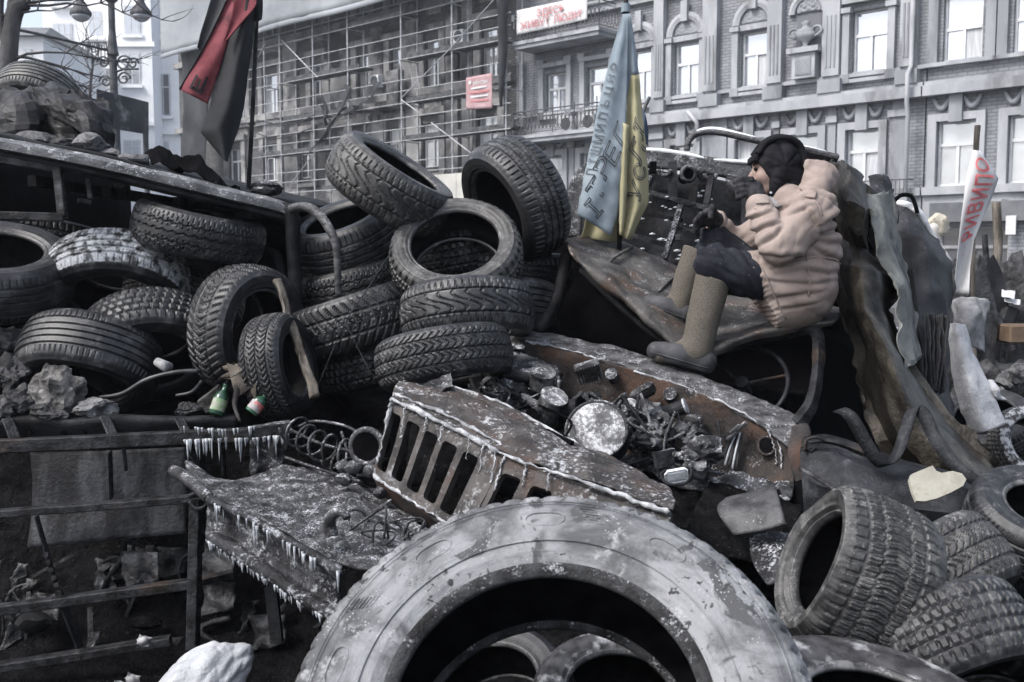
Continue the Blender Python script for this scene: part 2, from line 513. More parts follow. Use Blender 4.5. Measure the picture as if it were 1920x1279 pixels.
def uvwall(name, s0, s1, z0, z1, holes, m, parent, depth=0.28):
    """wall face with real openings and reveals; holes = (s0, s1, z0, z1)"""
    ss = sorted({s0, s1, *[max(s0, min(s1, h[k])) for h in holes for k in (0, 1)]})
    zz = sorted({z0, z1, *[max(z0, min(z1, h[k])) for h in holes for k in (2, 3)]})
    vs_, fs, uv = [], [], []
    def quad(pts):
        i = len(vs_)
        for (s, z, n) in pts:
            vs_.append(FP(s, z, n)); uv.append((s + n, z))
        fs.append((i, i + 1, i + 2, i + 3))
    for a, b in zip(ss[:-1], ss[1:]):
        for c, d in zip(zz[:-1], zz[1:]):
            ms, mz = (a + b) / 2, (c + d) / 2
            if any(h[0] < ms < h[1] and h[2] < mz < h[3] for h in holes):
                continue
            quad([(a, c, 0), (b, c, 0), (b, d, 0), (a, d, 0)])
    for h in holes:
        a, b, c, d = h
        quad([(a, c, 0), (a, c, -depth), (a, d, -depth), (a, d, 0)])
        quad([(b, c, -depth), (b, c, 0), (b, d, 0), (b, d, -depth)])
        quad([(a, d, 0), (a, d, -depth), (b, d, -depth), (b, d, 0)])
        quad([(a, c, -depth), (a, c, 0), (b, c, 0), (b, c, -depth)])
    # back and ends give the wall its body
    quad([(s0, z0, -0.6), (s1, z0, -0.6), (s1, z1, -0.6), (s0, z1, -0.6)])
    quad([(s0, z0, 0), (s0, z1, 0), (s0, z1, -0.6), (s0, z0, -0.6)])
    quad([(s1, z0, 0), (s1, z1, 0), (s1, z1, -0.6), (s1, z0, -0.6)])
    quad([(s0, z1, 0), (s1, z1, 0), (s1, z1, -0.6), (s0, z1, -0.6)])
    o = pyd(name, vs_, fs, m, parent)
    ul = o.data.uv_layers.new(name="UV")
    k = 0
    for p in o.data.polygons:
        for li in p.loop_indices:
            ul.data[li].uv = uv[o.data.loops[li].vertex_index]
    return o

def wpix(u0, u1, v0, v1):
    um, vm = (u0 + u1) / 2, (v0 + v1) / 2
    sa, sb = FS(u0, vm)[0], FS(u1, vm)[0]
    return (min(sa, sb), max(sa, sb), FS(um, v1)[1], FS(um, v0)[1])

def window(h, parent, gm, sm, transom=0.32, mull=True, sill=None, seed=0):
    """sash window in the opening h: frame with transom and mullion, panes, sill"""
    a, b, c, d = h
    n0 = -0.26
    f = 0.07
    bm = bmesh.new()
    Z = Vector((0, 0, 1))
    def bb(s0, s1, z0, z1, nn0, nn1):
        bm_box(bm, FP((s0 + s1) / 2, (z0 + z1) / 2, (nn0 + nn1) / 2), s1 - s0, nn1 - nn0, z1 - z0, FT, FN, Z)
    bb(a, a + f, c, d, n0, n0 + .1); bb(b - f, b, c, d, n0, n0 + .1)
    bb(a + f, b - f, c, c + f, n0, n0 + .1); bb(a + f, b - f, d - f, d, n0, n0 + .1)
    zt = d - (d - c) * transom
    bb(a + f, b - f, zt - .05, zt + .05, n0, n0 + .11)
    mid = (a + b) / 2
    if mull: bb(mid - .045, mid + .045, c + f, zt - .05, n0, n0 + .1)
    w = bmo("window", bm, sm, parent)
    panes = [(a + f, b - f, zt + .05, d - f)]
    panes += [(a + f, mid - .045, c + f, zt - .05), (mid + .045, b - f, c + f, zt - .05)] if mull else [(a + f, b - f, c + f, zt - .05)]
    for k, p in enumerate(panes):
        tl = random.Random(seed * 7 + k).uniform(-0.012, 0.012)
        g_ = gm
        rv = random.Random(seed * 13 + k * 5 + 1).random()
        if gm is M['glass_sky']: g_ = gm if rv < .45 else (M['glass_sky2'] if rv < .75 else (M['curtain'] if rv < .9 else M['glass_mid']))
        elif gm is M['glass_mid']: g_ = gm if rv < .5 else (M['curtain'] if rv < .75 else (M['glass_sky2'] if rv < .88 else M['glass_dark']))
        pyd("pane", [FP(p[0], p[2], n0 + .04), FP(p[1], p[2], n0 + .04 + tl), FP(p[1], p[3], n0 + .04 + tl), FP(p[0], p[3], n0 + .04 - tl * .5)], [(0, 1, 2, 3)], g_, w)
    if sill: fbox("sill", a - .12, b + .12, c - .12, c - .002, -.1, .16, sill, w)
    return w

def relief(name, s0, s1, z0, z1, n, m, parent, seed=0, amp=0.07, arch=False, nx=26, nzz=14):
    """carved ornament panel: raised scrolls"""
    vs_, fs = [], []
    cx, hw, hh = (s0 + s1) / 2, (s1 - s0) / 2, (z1 - z0)
    for j in range(nzz + 1):
        for i in range(nx + 1):
            x = -1 + 2 * i / nx; y = j / nzz
            if arch:
                ymax = math.sqrt(max(0.0, 1 - x * x)); yy = y * ymax
            else: yy = y
            xs = abs(x)
            r1 = math.hypot(xs - 0.45, (yy - 0.45) * 1.1); r2 = math.hypot(xs, (yy - 0.5) * 1.1)
            sw = math.sin(r1 * 22 + math.atan2(yy - .45, xs - .45) * 2 + seed) * math.exp(-r1 * 2.2) + 0.8 * math.cos(r2 * 20) * math.exp(-r2 * 5)
            e = 0 if (i in (0, nx) or j in (0, nzz)) else amp * (0.35 + 0.65 * max(0, sw))
            vs_.append(FP(cx + x * hw, z0 + yy * hh, n + e))
    for j in range(nzz):
        for i in range(nx):
            a = j * (nx + 1) + i
            fs.append((a, a + 1, a + nx + 2, a + nx + 1))
    return pyd(name, vs_, fs, m, parent, True)

def swag(parent, s0, s1, z, m):
    """keystone with hanging garlands over a lower window"""
    mid = (s0 + s1) / 2
    fbox("keystone", mid - .2, mid + .2, z - .5, z + .42, .0, .2, m, parent)
    for q0, q1 in ((s0 - .12, mid - .21), (mid + .21, s1 + .12)):
        pts = [FP(lerp(q0, q1, t), z + .28 - .34 * math.sin(math.pi * t), .06) for t in (0, .2, .4, .6, .8, 1)]
        tube("garland", pts, [.05, .08, .1, .1, .08, .05], m, parent, 6, spl=2)

def archring(parent, s0, s1, z, m, wd=0.28, n0=0.0, n1=0.14):
    c, r = (s0 + s1) / 2, (s1 - s0) / 2
    vs_, fs = [], []
    K = 16
    for i in range(K + 1):
        th = math.pi * i / K
        for rr, n in ((r, n0), (r, n1), (r + wd * .5, n1 + .04), (r + wd, n1), (r + wd, n0)):
            vs_.append(FP(c + rr * math.cos(th), z + rr * math.sin(th), n))
    for i in range(K):
        for j in range(4):
            a = i * 5 + j
            fs.append((a, a + 1, a + 6, a + 5))
    return pyd("arch_moulding", vs_, fs, m, parent, False)

# levels read from the drainpipe corner of the main building
_, Z_CORN = FS(1730, 178)       # string cornice between the storeys
_, Z_SILL2 = FS(1735, 358)      # sill band of the lower storey
S_CORNER = FS(1735, 200)[0]     # joint between main and right building
S_MAINL = FS(968, 250)[0]       # joint between main and scaffolded building
Z_TOP = Z_CORN + 11.0

def facade_common(root, s0, s1, m):
    fbox("cornice", s0, s1, Z_CORN - .10, Z_CORN + .22, 0.0, .42, m, root)
    fbox("cornice", s0, s1, Z_CORN + .222, Z_CORN + .36, 0.0, .28, m, root)
    fbox("string_course", s0, s1, Z_CORN + .80, Z_CORN + .92, 0.0, .16, m, root)
    fbox("sill_band", s0, s1, Z_SILL2 - .15, Z_SILL2 + .10, 0.0, .24, m, root)
    fbox("frieze", s0, s1, Z_SILL2 - .95, Z_SILL2 - .152, 0.0, .10, m, root)

# ---- main grey building
mainb = empty("townhouse", FP((S_CORNER + S_MAINL) / 2, 0), "long ornate grey townhouse with arched windows behind the burnt truck", "building")
up_w = [(1264, 1311, 82, 187), (1182, 1222, 96, 204), (1389, 1441, 55, 170), (1598, 1663, 17, 140), (1024, 1063, 124, 206), (1101, 1142, 111, 204)]
lo_w = [(1016, 1056, 301, 392), (1090, 1128, 300, 392), (1165, 1203, 292, 392), (1258, 1302, 282, 380), (1379, 1434, 265, 366), (1478, 1534, 250, 356), (1586, 1648, 239, 340)]
uph = [wpix(*w) for w in up_w]; loh = [wpix(*w) for w in lo_w]
zt3 = max(h[3] for h in uph[:4]); zb3 = Z_CORN + 1.0
# one storey has one sill and one head line
zs3 = sum(h[2] for h in uph[:4]) / 4; zh3 = sum(h[3] for h in uph[:3]) / 3
zs2 = Z_SILL2 + .12; zh2 = sum(h[3] for h in loh[-3:]) / 3
uph = [(h[0], h[1], zs3, zh3 if i < 3 else (h[3] if i == 3 else zh3 - .35)) for i, h in enumerate(uph)]
loh = [(h[0], h[1], zs2, zh2) for h in loh]
tops = [(h[0], h[1], zs3 + 4.6, zh3 + 4.6) for h in uph[:4]]
shops = [(a, a + 1.9, .1, 2.9) for a in np.arange(S_CORNER + .8, S_MAINL - 2.4, 2.9)]
uvwall("wall", S_CORNER, S_MAINL, 0, Z_TOP, uph + loh + tops + shops, M['brick_grey'], mainb)
facade_common(mainb, S_CORNER + .002, S_MAINL - .002, M['stucco_lt'])
# smooth stucco face on the lower storey, built as panels between the windows
lsort = sorted(loh)
prev = S_CORNER + .5
for h in lsort + [(S_MAINL - .3, 0, 0, 0)]:
    if h[0] - .28 - prev > .25:
        fbox("pilaster", prev + .08, h[0] - .36, Z_SILL2 + .102, Z_CORN - .102, 0.0, .07, M['stucco'], mainb)
        fbox("capital", prev + .02, h[0] - .30, Z_CORN - .62, Z_CORN - .40, .072, .15, M['stucco_lt'], mainb)
    prev = h[1] + .28 if h[1] else prev
for i, h in enumerate(loh):
    w = window(h, mainb, M['glass_mid'], M['sash'], .36, seed=i)
    for a, b, c, d in ((h[0] - .27, h[0] - .002, zs2 - .02, h[3] + .24), (h[1] + .002, h[1] + .27, zs2 - .02, h[3] + .24), (h[0], h[1], h[3] + .002, h[3] + .24)):
        fbox("architrave", a, b, c, d, 0, .11, M['stucco_lt'], mainb)
    fbox("hood_mould", h[0] - .35, h[1] + .35, h[3] + .88, h[3] + 1.0, 0, .25, M['stucco_lt'], mainb)
    swag(mainb, h[0], h[1], h[3] + .45, M['stucco'])
for i, h in enumerate(uph):
    w = window(h, mainb, M['glass_sky'], M['sash'], .36, seed=20 + i, sill=M['stucco_lt'])
    for a, b in ((h[0] - .30, h[0] - .06), (h[1] + .06, h[1] + .30)):
        fbox("jamb_column", a, b, h[2] - .12, zh3 + .05, 0, .15, M['stucco_lt'], mainb)
        fbox("capital", a - .06, b + .06, zh3 + .052, zh3 + .22, 0, .22, M['stucco_lt'], mainb)
        fbox("pedestal", a - .05, b + .05, Z_CORN + .922, h[2] - .122, 0, .18, M['stucco'], mainb)
    if i < 3:
        fbox("lintel", h[0] - .04, h[1] + .04, h[3] + .06, h[3] + .26, 0, .10, M['stucco_lt'], mainb)
        relief("tympanum", h[0], h[1], h[3] + .30, h[3] + .30 + (h[1] - h[0]) / 2, .03, M['stucco'], mainb, i, arch=True)
        archring(mainb, h[0] - .02, h[1] + .02, h[3] + .26, M['stucco_lt'])
        mid = (h[0] + h[1]) / 2
        fbox("keystone", mid - .14, mid + .14, h[3] + .2 + (h[1] - h[0]) / 2, h[3] + .95 + (h[1] - h[0]) / 2, .1, .26, M['stucco_lt'], mainb)
    else:
        fbox("lintel", h[0] - .32, h[1] + .32, h[3] + .25, h[3] + .42, 0, .2, M['stucco_lt'], mainb)
    relief("sill_panel", h[0] + .05, h[1] - .05, Z_CORN + .98, h[2] - .18, .03, M['stucco'], mainb, 3 + i, .06, nzz=10)
for i, h in enumerate(tops):
    window(h, mainb, M['glass_sky'], M['sash'], .36, seed=40 + i)
for a in shops:
    window(a, mainb, M['glass_dark'], M['sash_dark'], .25, seed=60)
for u0, u1 in ((1323, 1350), (1444, 1471), (1547, 1579), (1692, 1722), (1232, 1250)):
    sa, sb = FS(u1, 100)[0], FS(u0, 100)[0]
    fbox("giant_pilaster", sa, sb, Z_CORN + .922, Z_TOP - .3, 0, .26, M['stucco_lt'], mainb)
    fbox("pilaster_base", sa - .1, sb + .1, Z_CORN + .362, Z_CORN + .80, 0, .34, M['stucco'], mainb)
    for k in range(3):
        q = lerp(sa, sb, (k + 1) / 4)
        fbox("flute", q - .03, q + .03, Z_CORN + 1.2, Z_CORN + 2.9, .26, .285, M['stucco'], mainb)
zfr = zh3 + 1.75
fbox("entablature", S_CORNER + .01, S_MAINL - .01, zfr, zfr + .28, 0.0, .2, M['stucco_lt'], mainb)
fbox("entablature", S_CORNER + .01, S_MAINL - .01, zfr + .282, zfr + .55, 0.0, .32, M['stucco_lt'], mainb)
bm = bmesh.new()
s = S_CORNER + .1
while s < S_MAINL - .2:
    bm_box(bm, FP(s, zfr + .62, .3), .09, .14, .13, FT, FN, Vector((0, 0, 1))); s += .2
o = bmo("dentils", bm, M['stucco'], mainb); o["kind"] = "stuff"
# niche with shell and urn
sa, sb = FS(1545, 90)[0], FS(1489, 90)[0]
nb = Z_CORN + 1.9
fbox("niche_panel", sa + .1, sb - .1, nb - .9, zh3 + .3, 0, .02, M['brick_grey'], mainb)
archring(mainb, sa + .05, sb - .05, zh3 + .3, M['stucco_lt'], .22)
relief("shell", sa + .1, sb - .1, zh3 + .32, zh3 + .32 + (sb - sa) / 2, .04, M['stucco'], mainb, 9, .12, arch=True)
mid = (sa + sb) / 2
fbox("urn_pedestal", mid - .42, mid + .42, Z_CORN + .94, nb - .12, .02, .40, M['stucco_lt'], mainb)
fbox("pedestal_cap", mid - .58, mid + .58, nb - .118, nb + .06, .02, .52, M['stucco_lt'], mainb)
relief("pedestal_relief", mid - .3, mid + .3, Z_CORN + 1.0, nb - .2, .40, M['stucco'], mainb, 2, .08, nzz=10)
bm = bmesh.new()
prof = [(.08, .06), (.2, .1), (.08, .22), (.16, .38), (.40, .55), (.46, .72), (.34, .84), (.40, .95), (.15, .98), (.12, 1.15), (.2, 1.25), (.02, 1.36)]
rings = []
for r_, h_ in prof:
    rings.append([bm.verts.new(FP(mid + r_ * math.cos(k * math.pi / 7) * .9, nb + h_ * .72, .27 + r_ * .5 * math.sin(k * math.pi / 7))) for k in range(14)])
for i in range(len(rings) - 1):
    for k in range(14):
        bm.faces.new((rings[i][k], rings[i][(k + 1) % 14], rings[i + 1][(k + 1) % 14], rings[i + 1][k]))
bmo("urn", bm, M['stucco'], mainb, True)
for k in (-1, 1):
    tube("urn_handle", [FP(mid + k * .36, nb + .40, .3), FP(mid + k * .6, nb + .55, .3), FP(mid + k * .5, nb + .72, .3), FP(mid + k * .3, nb + .70, .3)], .045, M['stucco'], mainb, 6, spl=3)
# drainpipes
for uu, mm in ((1731, mainb),):
    s_ = S_CORNER + .35
    tube("drainpipe", [FP(s_, 0, .5), FP(s_, Z_CORN - .6, .5), FP(s_, Z_CORN - .3, .62), FP(s_, Z_CORN + .6, .62), FP(s_, Z_CORN + .9, .35), FP(s_, Z_TOP - .4, .35)], .075, M['stucco_lt'], mm, 8)
s_ = FS(982, 150)[0]
tube("drainpipe", [FP(s_, 0, .18), FP(s_, zh3 + .3, .18), FP(s_ + .25, zh3 + .55, .2)], .075, M['stucco_lt'], mainb, 8)
s_ = FS(1302, 235)[0]
tube("drainpipe", [FP(s_ - .5, Z_CORN - .9, .5), FP(s_ - .45, Z_CORN - .2, .55), FP(s_, Z_CORN + .25, .5)], .08, M['stucco_lt'], mainb, 8)

# balconies of the main building
def balcony(u0, u1, vs0, rail_h, npro, uref, label_part, ruined):
    """slab spanning pixel columns u0..u1, its underside at pixel row vs0 below uref"""
    sa = FS(u1, vs0, npro)[0]; sb = FS(u0, vs0, npro)[0]
    z = FS(uref, vs0, npro)[1]
    bal = fbox("balcony", sa, sb, z, z + .16, 0.03, npro, M['stucco'], mainb)
    fbox("slab_edge", sa - .06, sb + .06, z + .162, z + .30, 0.03, npro + .07, M['stucco_lt'], bal)
    zb, zt = z + .30, z + .30 + rail_h
    for zz, r in ((zt, .028), (zb + .1, .018), (zt - .14, .015)):
        tube("rail", [FP(sa, zz, .05), FP(sa, zz, npro - .02), FP(sb, zz, npro - .02), FP(sb, zz, .05)], r, M['iron'], bal, 6, smooth=False)
    for q in np.linspace(sa, sb, 5):
        cyl("post", FP(q, zb, npro - .02), FP(q, zt + (.25 if q in (sa, sb) else .1), npro - .02), .025, M['iron'], bal, 6)
    bm = bmesh.new()
    n_ = int((sb - sa) / .2)
    rr = random.Random(u0)
    for i in range(n_):
        q = sa + .1 + i * .2
        c = FP(q, (zb + zt) / 2 - .05, npro - .02)
        ring = [c + FT * (.09 * math.cos(t)) + Vector((0, 0, .30 * math.sin(t))) for t in np.linspace(0, 2 * math.pi, 9)]
        sweep(bm, ring, .013, 4, cap=False)
        ring = [c + FT * (.05 * math.cos(t)) + Vector((0, 0, -.2 + .1 * math.sin(t))) for t in np.linspace(0, 2 * math.pi, 7)]
        sweep(bm, ring, .012, 4, cap=False)
        sweep(bm, [FP(q + .1, zb + .1, npro - .02), FP(q + .1, zt - .14, npro - .02)], .011, 4)
    for i in range(int(npro / .2)):
        for qs in (sa, sb):
            c = FP(qs, (zb + zt) / 2 - .05, .1 + i * .2)
            ring = [c + FN * (.09 * math.cos(t)) + Vector((0, 0, .30 * math.sin(t))) for t in np.linspace(0, 2 * math.pi, 9)]
            sweep(bm, ring, .013, 4, cap=False)
    o = bmo("scrollwork", bm, M['iron'], bal); o["kind"] = "stuff"
    return sa, sb, zb, zt, bal
b1 = balcony(958, 1118, 262, .98, 1.15, 1040, "lower", True)
b2 = balcony(965, 1122, 78, 1.05, 1.25, 1050, "upper", True)

def ac_unit(s, z, n, label, group="air conditioners on the facades"):
    e = empty("air_conditioner", FP(s, z, n), label, "air conditioner", group)
    fbox("casing", s - .4, s + .4, z, z + .58, n - .17, n + .15, M['ac'], e, .02)
    c = FP(s - .1, z + .29, n + .151)
    bm = bmesh.new()
    ring = [c + FT * (.24 * math.cos(t)) + Vector((0, 0, .24 * math.sin(t))) for t in np.linspace(0, 2 * math.pi, 17)]
    sweep(bm, ring, .02, 5, cap=False)
    bmo("fan_guard", bm, M['iron'], e)
    cyl("fan", c, c + FN * .012, .22, M['iron'], e, 16)
    return e
ac_unit(lerp(b1[0], b1[1], .42), b1[2] + .05, .7, "air conditioner with dark fan on the lower balcony, nearer the flag")
ac_unit(lerp(b1[0], b1[1], .17), b1[2] + .05, .7, "air conditioner at the flag end of the lower balcony")

# ---- text
def text_mesh(body, size, extrude=0.0, outline=0.0):
    cu = bpy.data.curves.new("t", 'FONT')
    cu.body = body; cu.size = size; cu.align_x = 'CENTER'; cu.align_y = 'CENTER'; cu.extrude = extrude
    cu.resolution_u = 3
    cu.offset = 0.0 if outline else 0.012
    if outline:
        cu.fill_mode = 'NONE'; cu.bevel_depth = outline; cu.bevel_resolution = 0
    ob = bpy.data.objects.new("t", cu); COL.objects.link(ob)
    bpy.context.view_layer.update()
    me = bpy.data.meshes.new_from_object(ob.evaluated_get(bpy.context.evaluated_depsgraph_get()))
    bpy.data.objects.remove(ob, do_unlink=True)
    return me

def place_text(name, body, size, c, ex, ey, m, parent, off=0.004, stretch=1.0, shape=None, outline=0.0):
    me = text_mesh(body, size, 0.0, outline)
    nrm = ex.cross(ey).normalized()
    for v in me.vertices:
        x, y = v.co.x * stretch, v.co.y
        v.co = shape(x, y) - C_F * v.co.z * .06 if shape else c + ex * x + ey * y + nrm * off
    return put(name, me, m, parent)

M['cloth_white'] = surf("white_cloth", (0.50, 0.50, 0.51), (0.60, 0.60, 0.61), 3, 0.9, bump=0.2, bscale=12)
M['paint_red'] = surf("red_brush_paint", (0.55, 0.10, 0.11), (0.68, 0.22, 0.22), 9, 0.7, bump=0.0)
M['paint_pink'] = surf("faded_red_paint", (0.42, 0.15, 0.155), (0.50, 0.22, 0.225), 6, 0.7, bump=0.0)
# banner on the upper balcony
sa, sb, zb, zt, bal = b2
banner = empty("banner", FP(sa, zb, 1.35), "white cloth banner with red painted Cyrillic lines hung on the upper balcony", "banner")
s1, s0 = FS(969, 60, 1.36)[0], FS(1101, 60, 1.36)[0]
def bpt(s, t):   # s 0..1 along (left to right as seen), t 0..1 up
    q = lerp(s1, s0, s)
    zlo = lerp(FS(969, 66, 1.36)[1], FS(1101, 37, 1.36)[1], s); zhi = lerp(FS(969, 20, 1.36)[1], FS(1101, -8, 1.36)[1], s)
    return FP(q, lerp(zlo, zhi, t), 1.36 + .03 * math.sin(s * 9) * (1 - t) + .01 * math.sin(s * 31 + t * 5))
sheet("cloth", [[bpt(i / 12, j / 4) for i in range(13)] for j in range(5)], M['cloth_white'], banner, 2, 2, .006)
def bshape(row, cx):
    return lambda x, y: bpt(cx + x, row + y) + FN * .012
place_text("lettering", "ЗДЕСЬ", 1.0, None, FT, FT, M['paint_pink'], banner, shape=lambda x, y: bpt(.50 + x * .115, .68 + y * .40) + FN * .06)
place_text("lettering", "ЖИВУТ", 1.0, None, FT, FT, M['paint_pink'], banner, shape=lambda x, y: bpt(.28 + x * .118, .28 + y * .40) + FN * .06)
place_text("lettering", "ЛЮДИ'", 1.0, None, FT, FT, M['paint_pink'], banner, shape=lambda x, y: bpt(.74 + x * .118, .28 + y * .40) + FN * .06)

# ---- right building
S_R0 = FS(1740, 100)[0]; S_R1 = S_R0 - 9
rb = empty("townhouse", FP((S_R0 + S_R1) / 2, 0), "grey brick townhouse at the right edge, right of the drainpipe joint", "building")
rup = [wpix(1769, 1843, -18, 113), wpix(1901, 1984, -28, 96)]
rlo = [wpix(1756, 1830, 225, 345), wpix(1890, 1968, 215, 336)]
zs, zh = sum(h[2] for h in rup) / 2, sum(h[3] for h in rup) / 2
rup = [(h[0], h[1], zs, zh) for h in rup]
zh = sum(h[3] for h in rlo) / 2
rlo = [(h[0], h[1], zs2, zh) for h in rlo]
S_R0 -= .02
shop2 = [(S_R0 - 2.6, S_R0 - .5, .1, 2.6), (S_R0 - 5.6, S_R0 - 3.3, .1, 2.6)]
uvwall("wall", S_R1, S_R0, 0, Z_TOP - .8, rup + rlo + shop2, M['brick_grey'], rb)
facade_common(rb, S_R1 + .002, S_R0 - .002, M['stucco_lt'])
for i, h in enumerate(rlo):
    window(h, rb, M['glass_mid'], M['sash'], .36, seed=80 + i)
    for a, b, c, d in ((h[0] - .27, h[0] - .002, zs2 - .02, h[3] + .24), (h[1] + .002, h[1] + .27, zs2 - .02, h[3] + .24), (h[0], h[1], h[3] + .002, h[3] + .24)):
        fbox("architrave", a, b, c, d, 0, .11, M['stucco_lt'], rb)
    fbox("hood_mould", h[0] - .35, h[1] + .35, h[3] + .88, h[3] + 1.0, 0, .25, M['stucco_lt'], rb)
    swag(rb, h[0], h[1], h[3] + .45, M['stucco'])
    relief("frieze_panel", h[0] - .1, h[1] + .1, Z_SILL2 - .75, Z_SILL2 - .35, .10, M['stucco'], rb, i + 5, .06, nzz=8)
for i, h in enumerate(rup):
    window(h, rb, M['glass_sky'], M['sash'], .5, seed=90 + i)
    for a, b in ((h[0] - .42, h[0] - .12), (h[1] + .12, h[1] + .42)):
        fbox("jamb_column", a, b, h[2] - .12, h[3] + .3, 0, .15, M['stucco'], rb)
        fbox("pedestal", a - .05, b + .05, Z_CORN + .922, h[2] - .122, 0, .18, M['stucco'], rb)
    fbox("sill", h[0] - .5, h[1] + .5, h[2] - .12, h[2] - .002, 0, .2, M['stucco_lt'], rb)
    relief("sill_panel", h[0] + .05, h[1] - .05, Z_CORN + .98, h[2] - .18, .03, M['stucco'], rb, 13 + i, .06, nzz=10)
for a in shop2: window(a, rb, M['glass_dark'], M['sash_dark'], .25, seed=99)
fbox("shop_fascia", S_R1 + .5, S_R0 - .3, 2.75, 3.35, .002, .3, M['roof_dark'], rb)
fbox("shop_poster", FS(1912, 400)[0], FS(1893, 400)[0], FS(1900, 440)[1], FS(1900, 405)[1], .3, .33, M['cloth_white'], rb)
# small iron balcony beside the joint
bal = fbox("balcony", S_CORNER + .2, S_CORNER + 2.0, Z_SILL2 - .35, Z_SILL2 - .22, .25, .75, M['stucco'], mainb)
bm = bmesh.new()
for zz in (Z_SILL2 + .35, Z_SILL2 - .1):
    sweep(bm, [FP(S_CORNER + .2, zz, .26), FP(S_CORNER + .2, zz, .72), FP(S_CORNER + 2, zz, .72), FP(S_CORNER + 2, zz, .26)], .02, 5)
for k in range(15):
    q = S_CORNER + .2 + 1.8 * k / 14
    sweep(bm, [FP(q, Z_SILL2 - .22, .72), FP(q, Z_SILL2 + .35, .72)], .012, 4)
bmo("railing", bm, M['iron'], bal)

# ---- scaffolded building
S_L0, S_L1 = S_MAINL + .01, FS(338, 250)[0]
sb_ = empty("townhouse", FP((S_L0 + S_L1) / 2, 0), "soot-stained townhouse standing behind the scaffolding", "building")
r1 = [(494, 523, 134, 203), (671, 693, 103, 190), (733, 753, 90, 188), (798, 825, 74, 164), (903, 935, 57, 148), (400, 424, 168, 232), (585, 606, 120, 196), (440, 462, 150, 214)]
r2 = [(626, 648, 246, 300), (664, 691, 250, 320), (727, 751, 241, 318), (793, 825, 230, 316), (896, 935, 216, 306), (497, 523, 275, 344), (560, 586, 258, 330), (430, 455, 285, 350)]
h1 = [wpix(*w) for w in r1]; h2 = [wpix(*w) for w in r2]
za, zb = np.median([h[2] for h in h1]), np.median([h[3] for h in h1])
zc, zd = np.median([h[2] for h in h2]), np.median([h[3] for h in h2])
h1 = [(h[0], h[1], float(za), float(zb)) for h in h1]; h2 = [(h[0], h[1], float(zc), float(zd)) for h in h2]
h0 = [(h[0], h[1], h[2] + 4.3, h[3] + 4.3) for h in h1]
shp = [(a, a + 2.2, .1, 2.9) for a in np.arange(S_L0 + .8, S_L1 - 2.6, 3.6)]
uvwall("wall", S_L0, S_L1, 0, Z_TOP + 2, h1 + h2 + h0 + shp, M['brick_dark'], sb_)
rr = random.Random(5)
for i, h in enumerate(h1 + h2 + h0):
    g = M['glass_mid'] if i in (0, 3, 4, 10, 11, 12, 13) else (M['glass_sky'] if i in (1, 2, 5, 7) else M['glass_dark'])
    window(h, sb_, g, M['sash'] if rr.random() < .7 else M['sash_dark'], .36, seed=100 + i)
    for a, b in ((h[0] - .42, h[0] - .02), (h[1] + .02, h[1] + .42)):
        fbox("jamb_column", a, b, h[2] - .3, h[3] + .4, 0, .12, M['trim_sooty'], sb_)
    fbox("lintel", h[0] - .5, h[1] + .5, h[3] + .42, h[3] + .7, 0, .22, M['trim_sooty'], sb_)
    fbox("sill", h[0] - .5, h[1] + .5, h[2] - .5, h[2] - .302, 0, .24, M['trim_sooty'], sb_)
    relief("sill_panel", h[0] - .1, h[1] + .1, h[2] - .95, h[2] - .55, .02, M['trim_sooty'], sb_, i, .08, nzz=8)
for a in shp: window(a, sb_, M['glass_dark'], M['sash_dark'], .25, seed=9)
zmid = float(zd) + 1.3
fbox("cornice", S_L0 + .01, S_L1, zmid, zmid + .3, 0, .35, M['trim_sooty'], sb_)
fbox("cornice", S_L0 + .01, S_L1, float(zb) + 1.4, float(zb) + 1.75, 0, .35, M['trim_sooty'], sb_)
for u0, u1 in ((535, 560), (612, 640), (700, 722), (765, 788), (840, 862), (870, 890), (640, 655)):
    sa, sb2 = FS(u1, 150)[0], FS(u0, 150)[0]
    fbox("pilaster", sa, sb2, 3.4, zmid - .01, 0, .16, M['stucco_sooty'], sb_)
    fbox("pilaster", sa, sb2, zmid + .31, float(zb) + 1.39, 0, .16, M['trim_sooty'] if u0 % 2 else M['stucco_sooty'], sb_)
# balcony of that building
s0_, s1_ = FS(748, 195, .9)[0], FS(668, 205, .9)[0]
zq = FS(735, 200, .9)[1]
bal = fbox("balcony", s0_, s1_, zq, zq + .3, .03, 1.0, M['stucco_sooty'], sb_)
fbox("parapet", s0_ + .05, s0_ + .9, zq + .302, zq + 1.7, .5, .9, M['stucco_sooty'], bal)
ac_unit(FS(705, 150, .5)[0], FS(705, 165, .5)[1], .55, "white air conditioner box on the sooty balcony behind the scaffold")
ac_unit(FS(860, 80, .4)[0], FS(860, 82, .4)[1], .4, "air conditioner with dark fan high behind the scaffold")

# ---- scaffolding
sc = empty("scaffold", FP(FS(700, 200)[0], 0, 1.4), "tall tube scaffold with plank decks against the sooty facade", "scaffold")
NS, NI = 1.55, .55
lev = [FS(848, v, NS)[1] for v in (252, 178, 92)]
lev = [lev[0] - 2.0, lev[0], lev[1], lev[2], lev[2] + 2.0]
cols_u = (497, 526, 588, 653, 753, 848, 949)
cols_s = [FS(u, 200, NS)[0] for u in cols_u]
for s in cols_s:
    for n in (NS, NI):
        cyl("standard", FP(s, 0, n), FP(s, lev[4] + 1.6, n), .042, M['scaf'], sc, 6)
    for z in lev:
        cyl("transom", FP(s, z - .06, NI - .1), FP(s, z - .06, NS + .1), .026, M['scaf'], sc, 6)
for z in lev:
    for dz in (0.0, .55, 1.05):
        a, b = cols_s[-1] - .3, cols_s[0] + 1.5
        cyl("ledger", FP(a, z + dz - .04, NS + .03), FP(b, z + dz - .04, NS + .03), .022, M['scaf'], sc, 6)
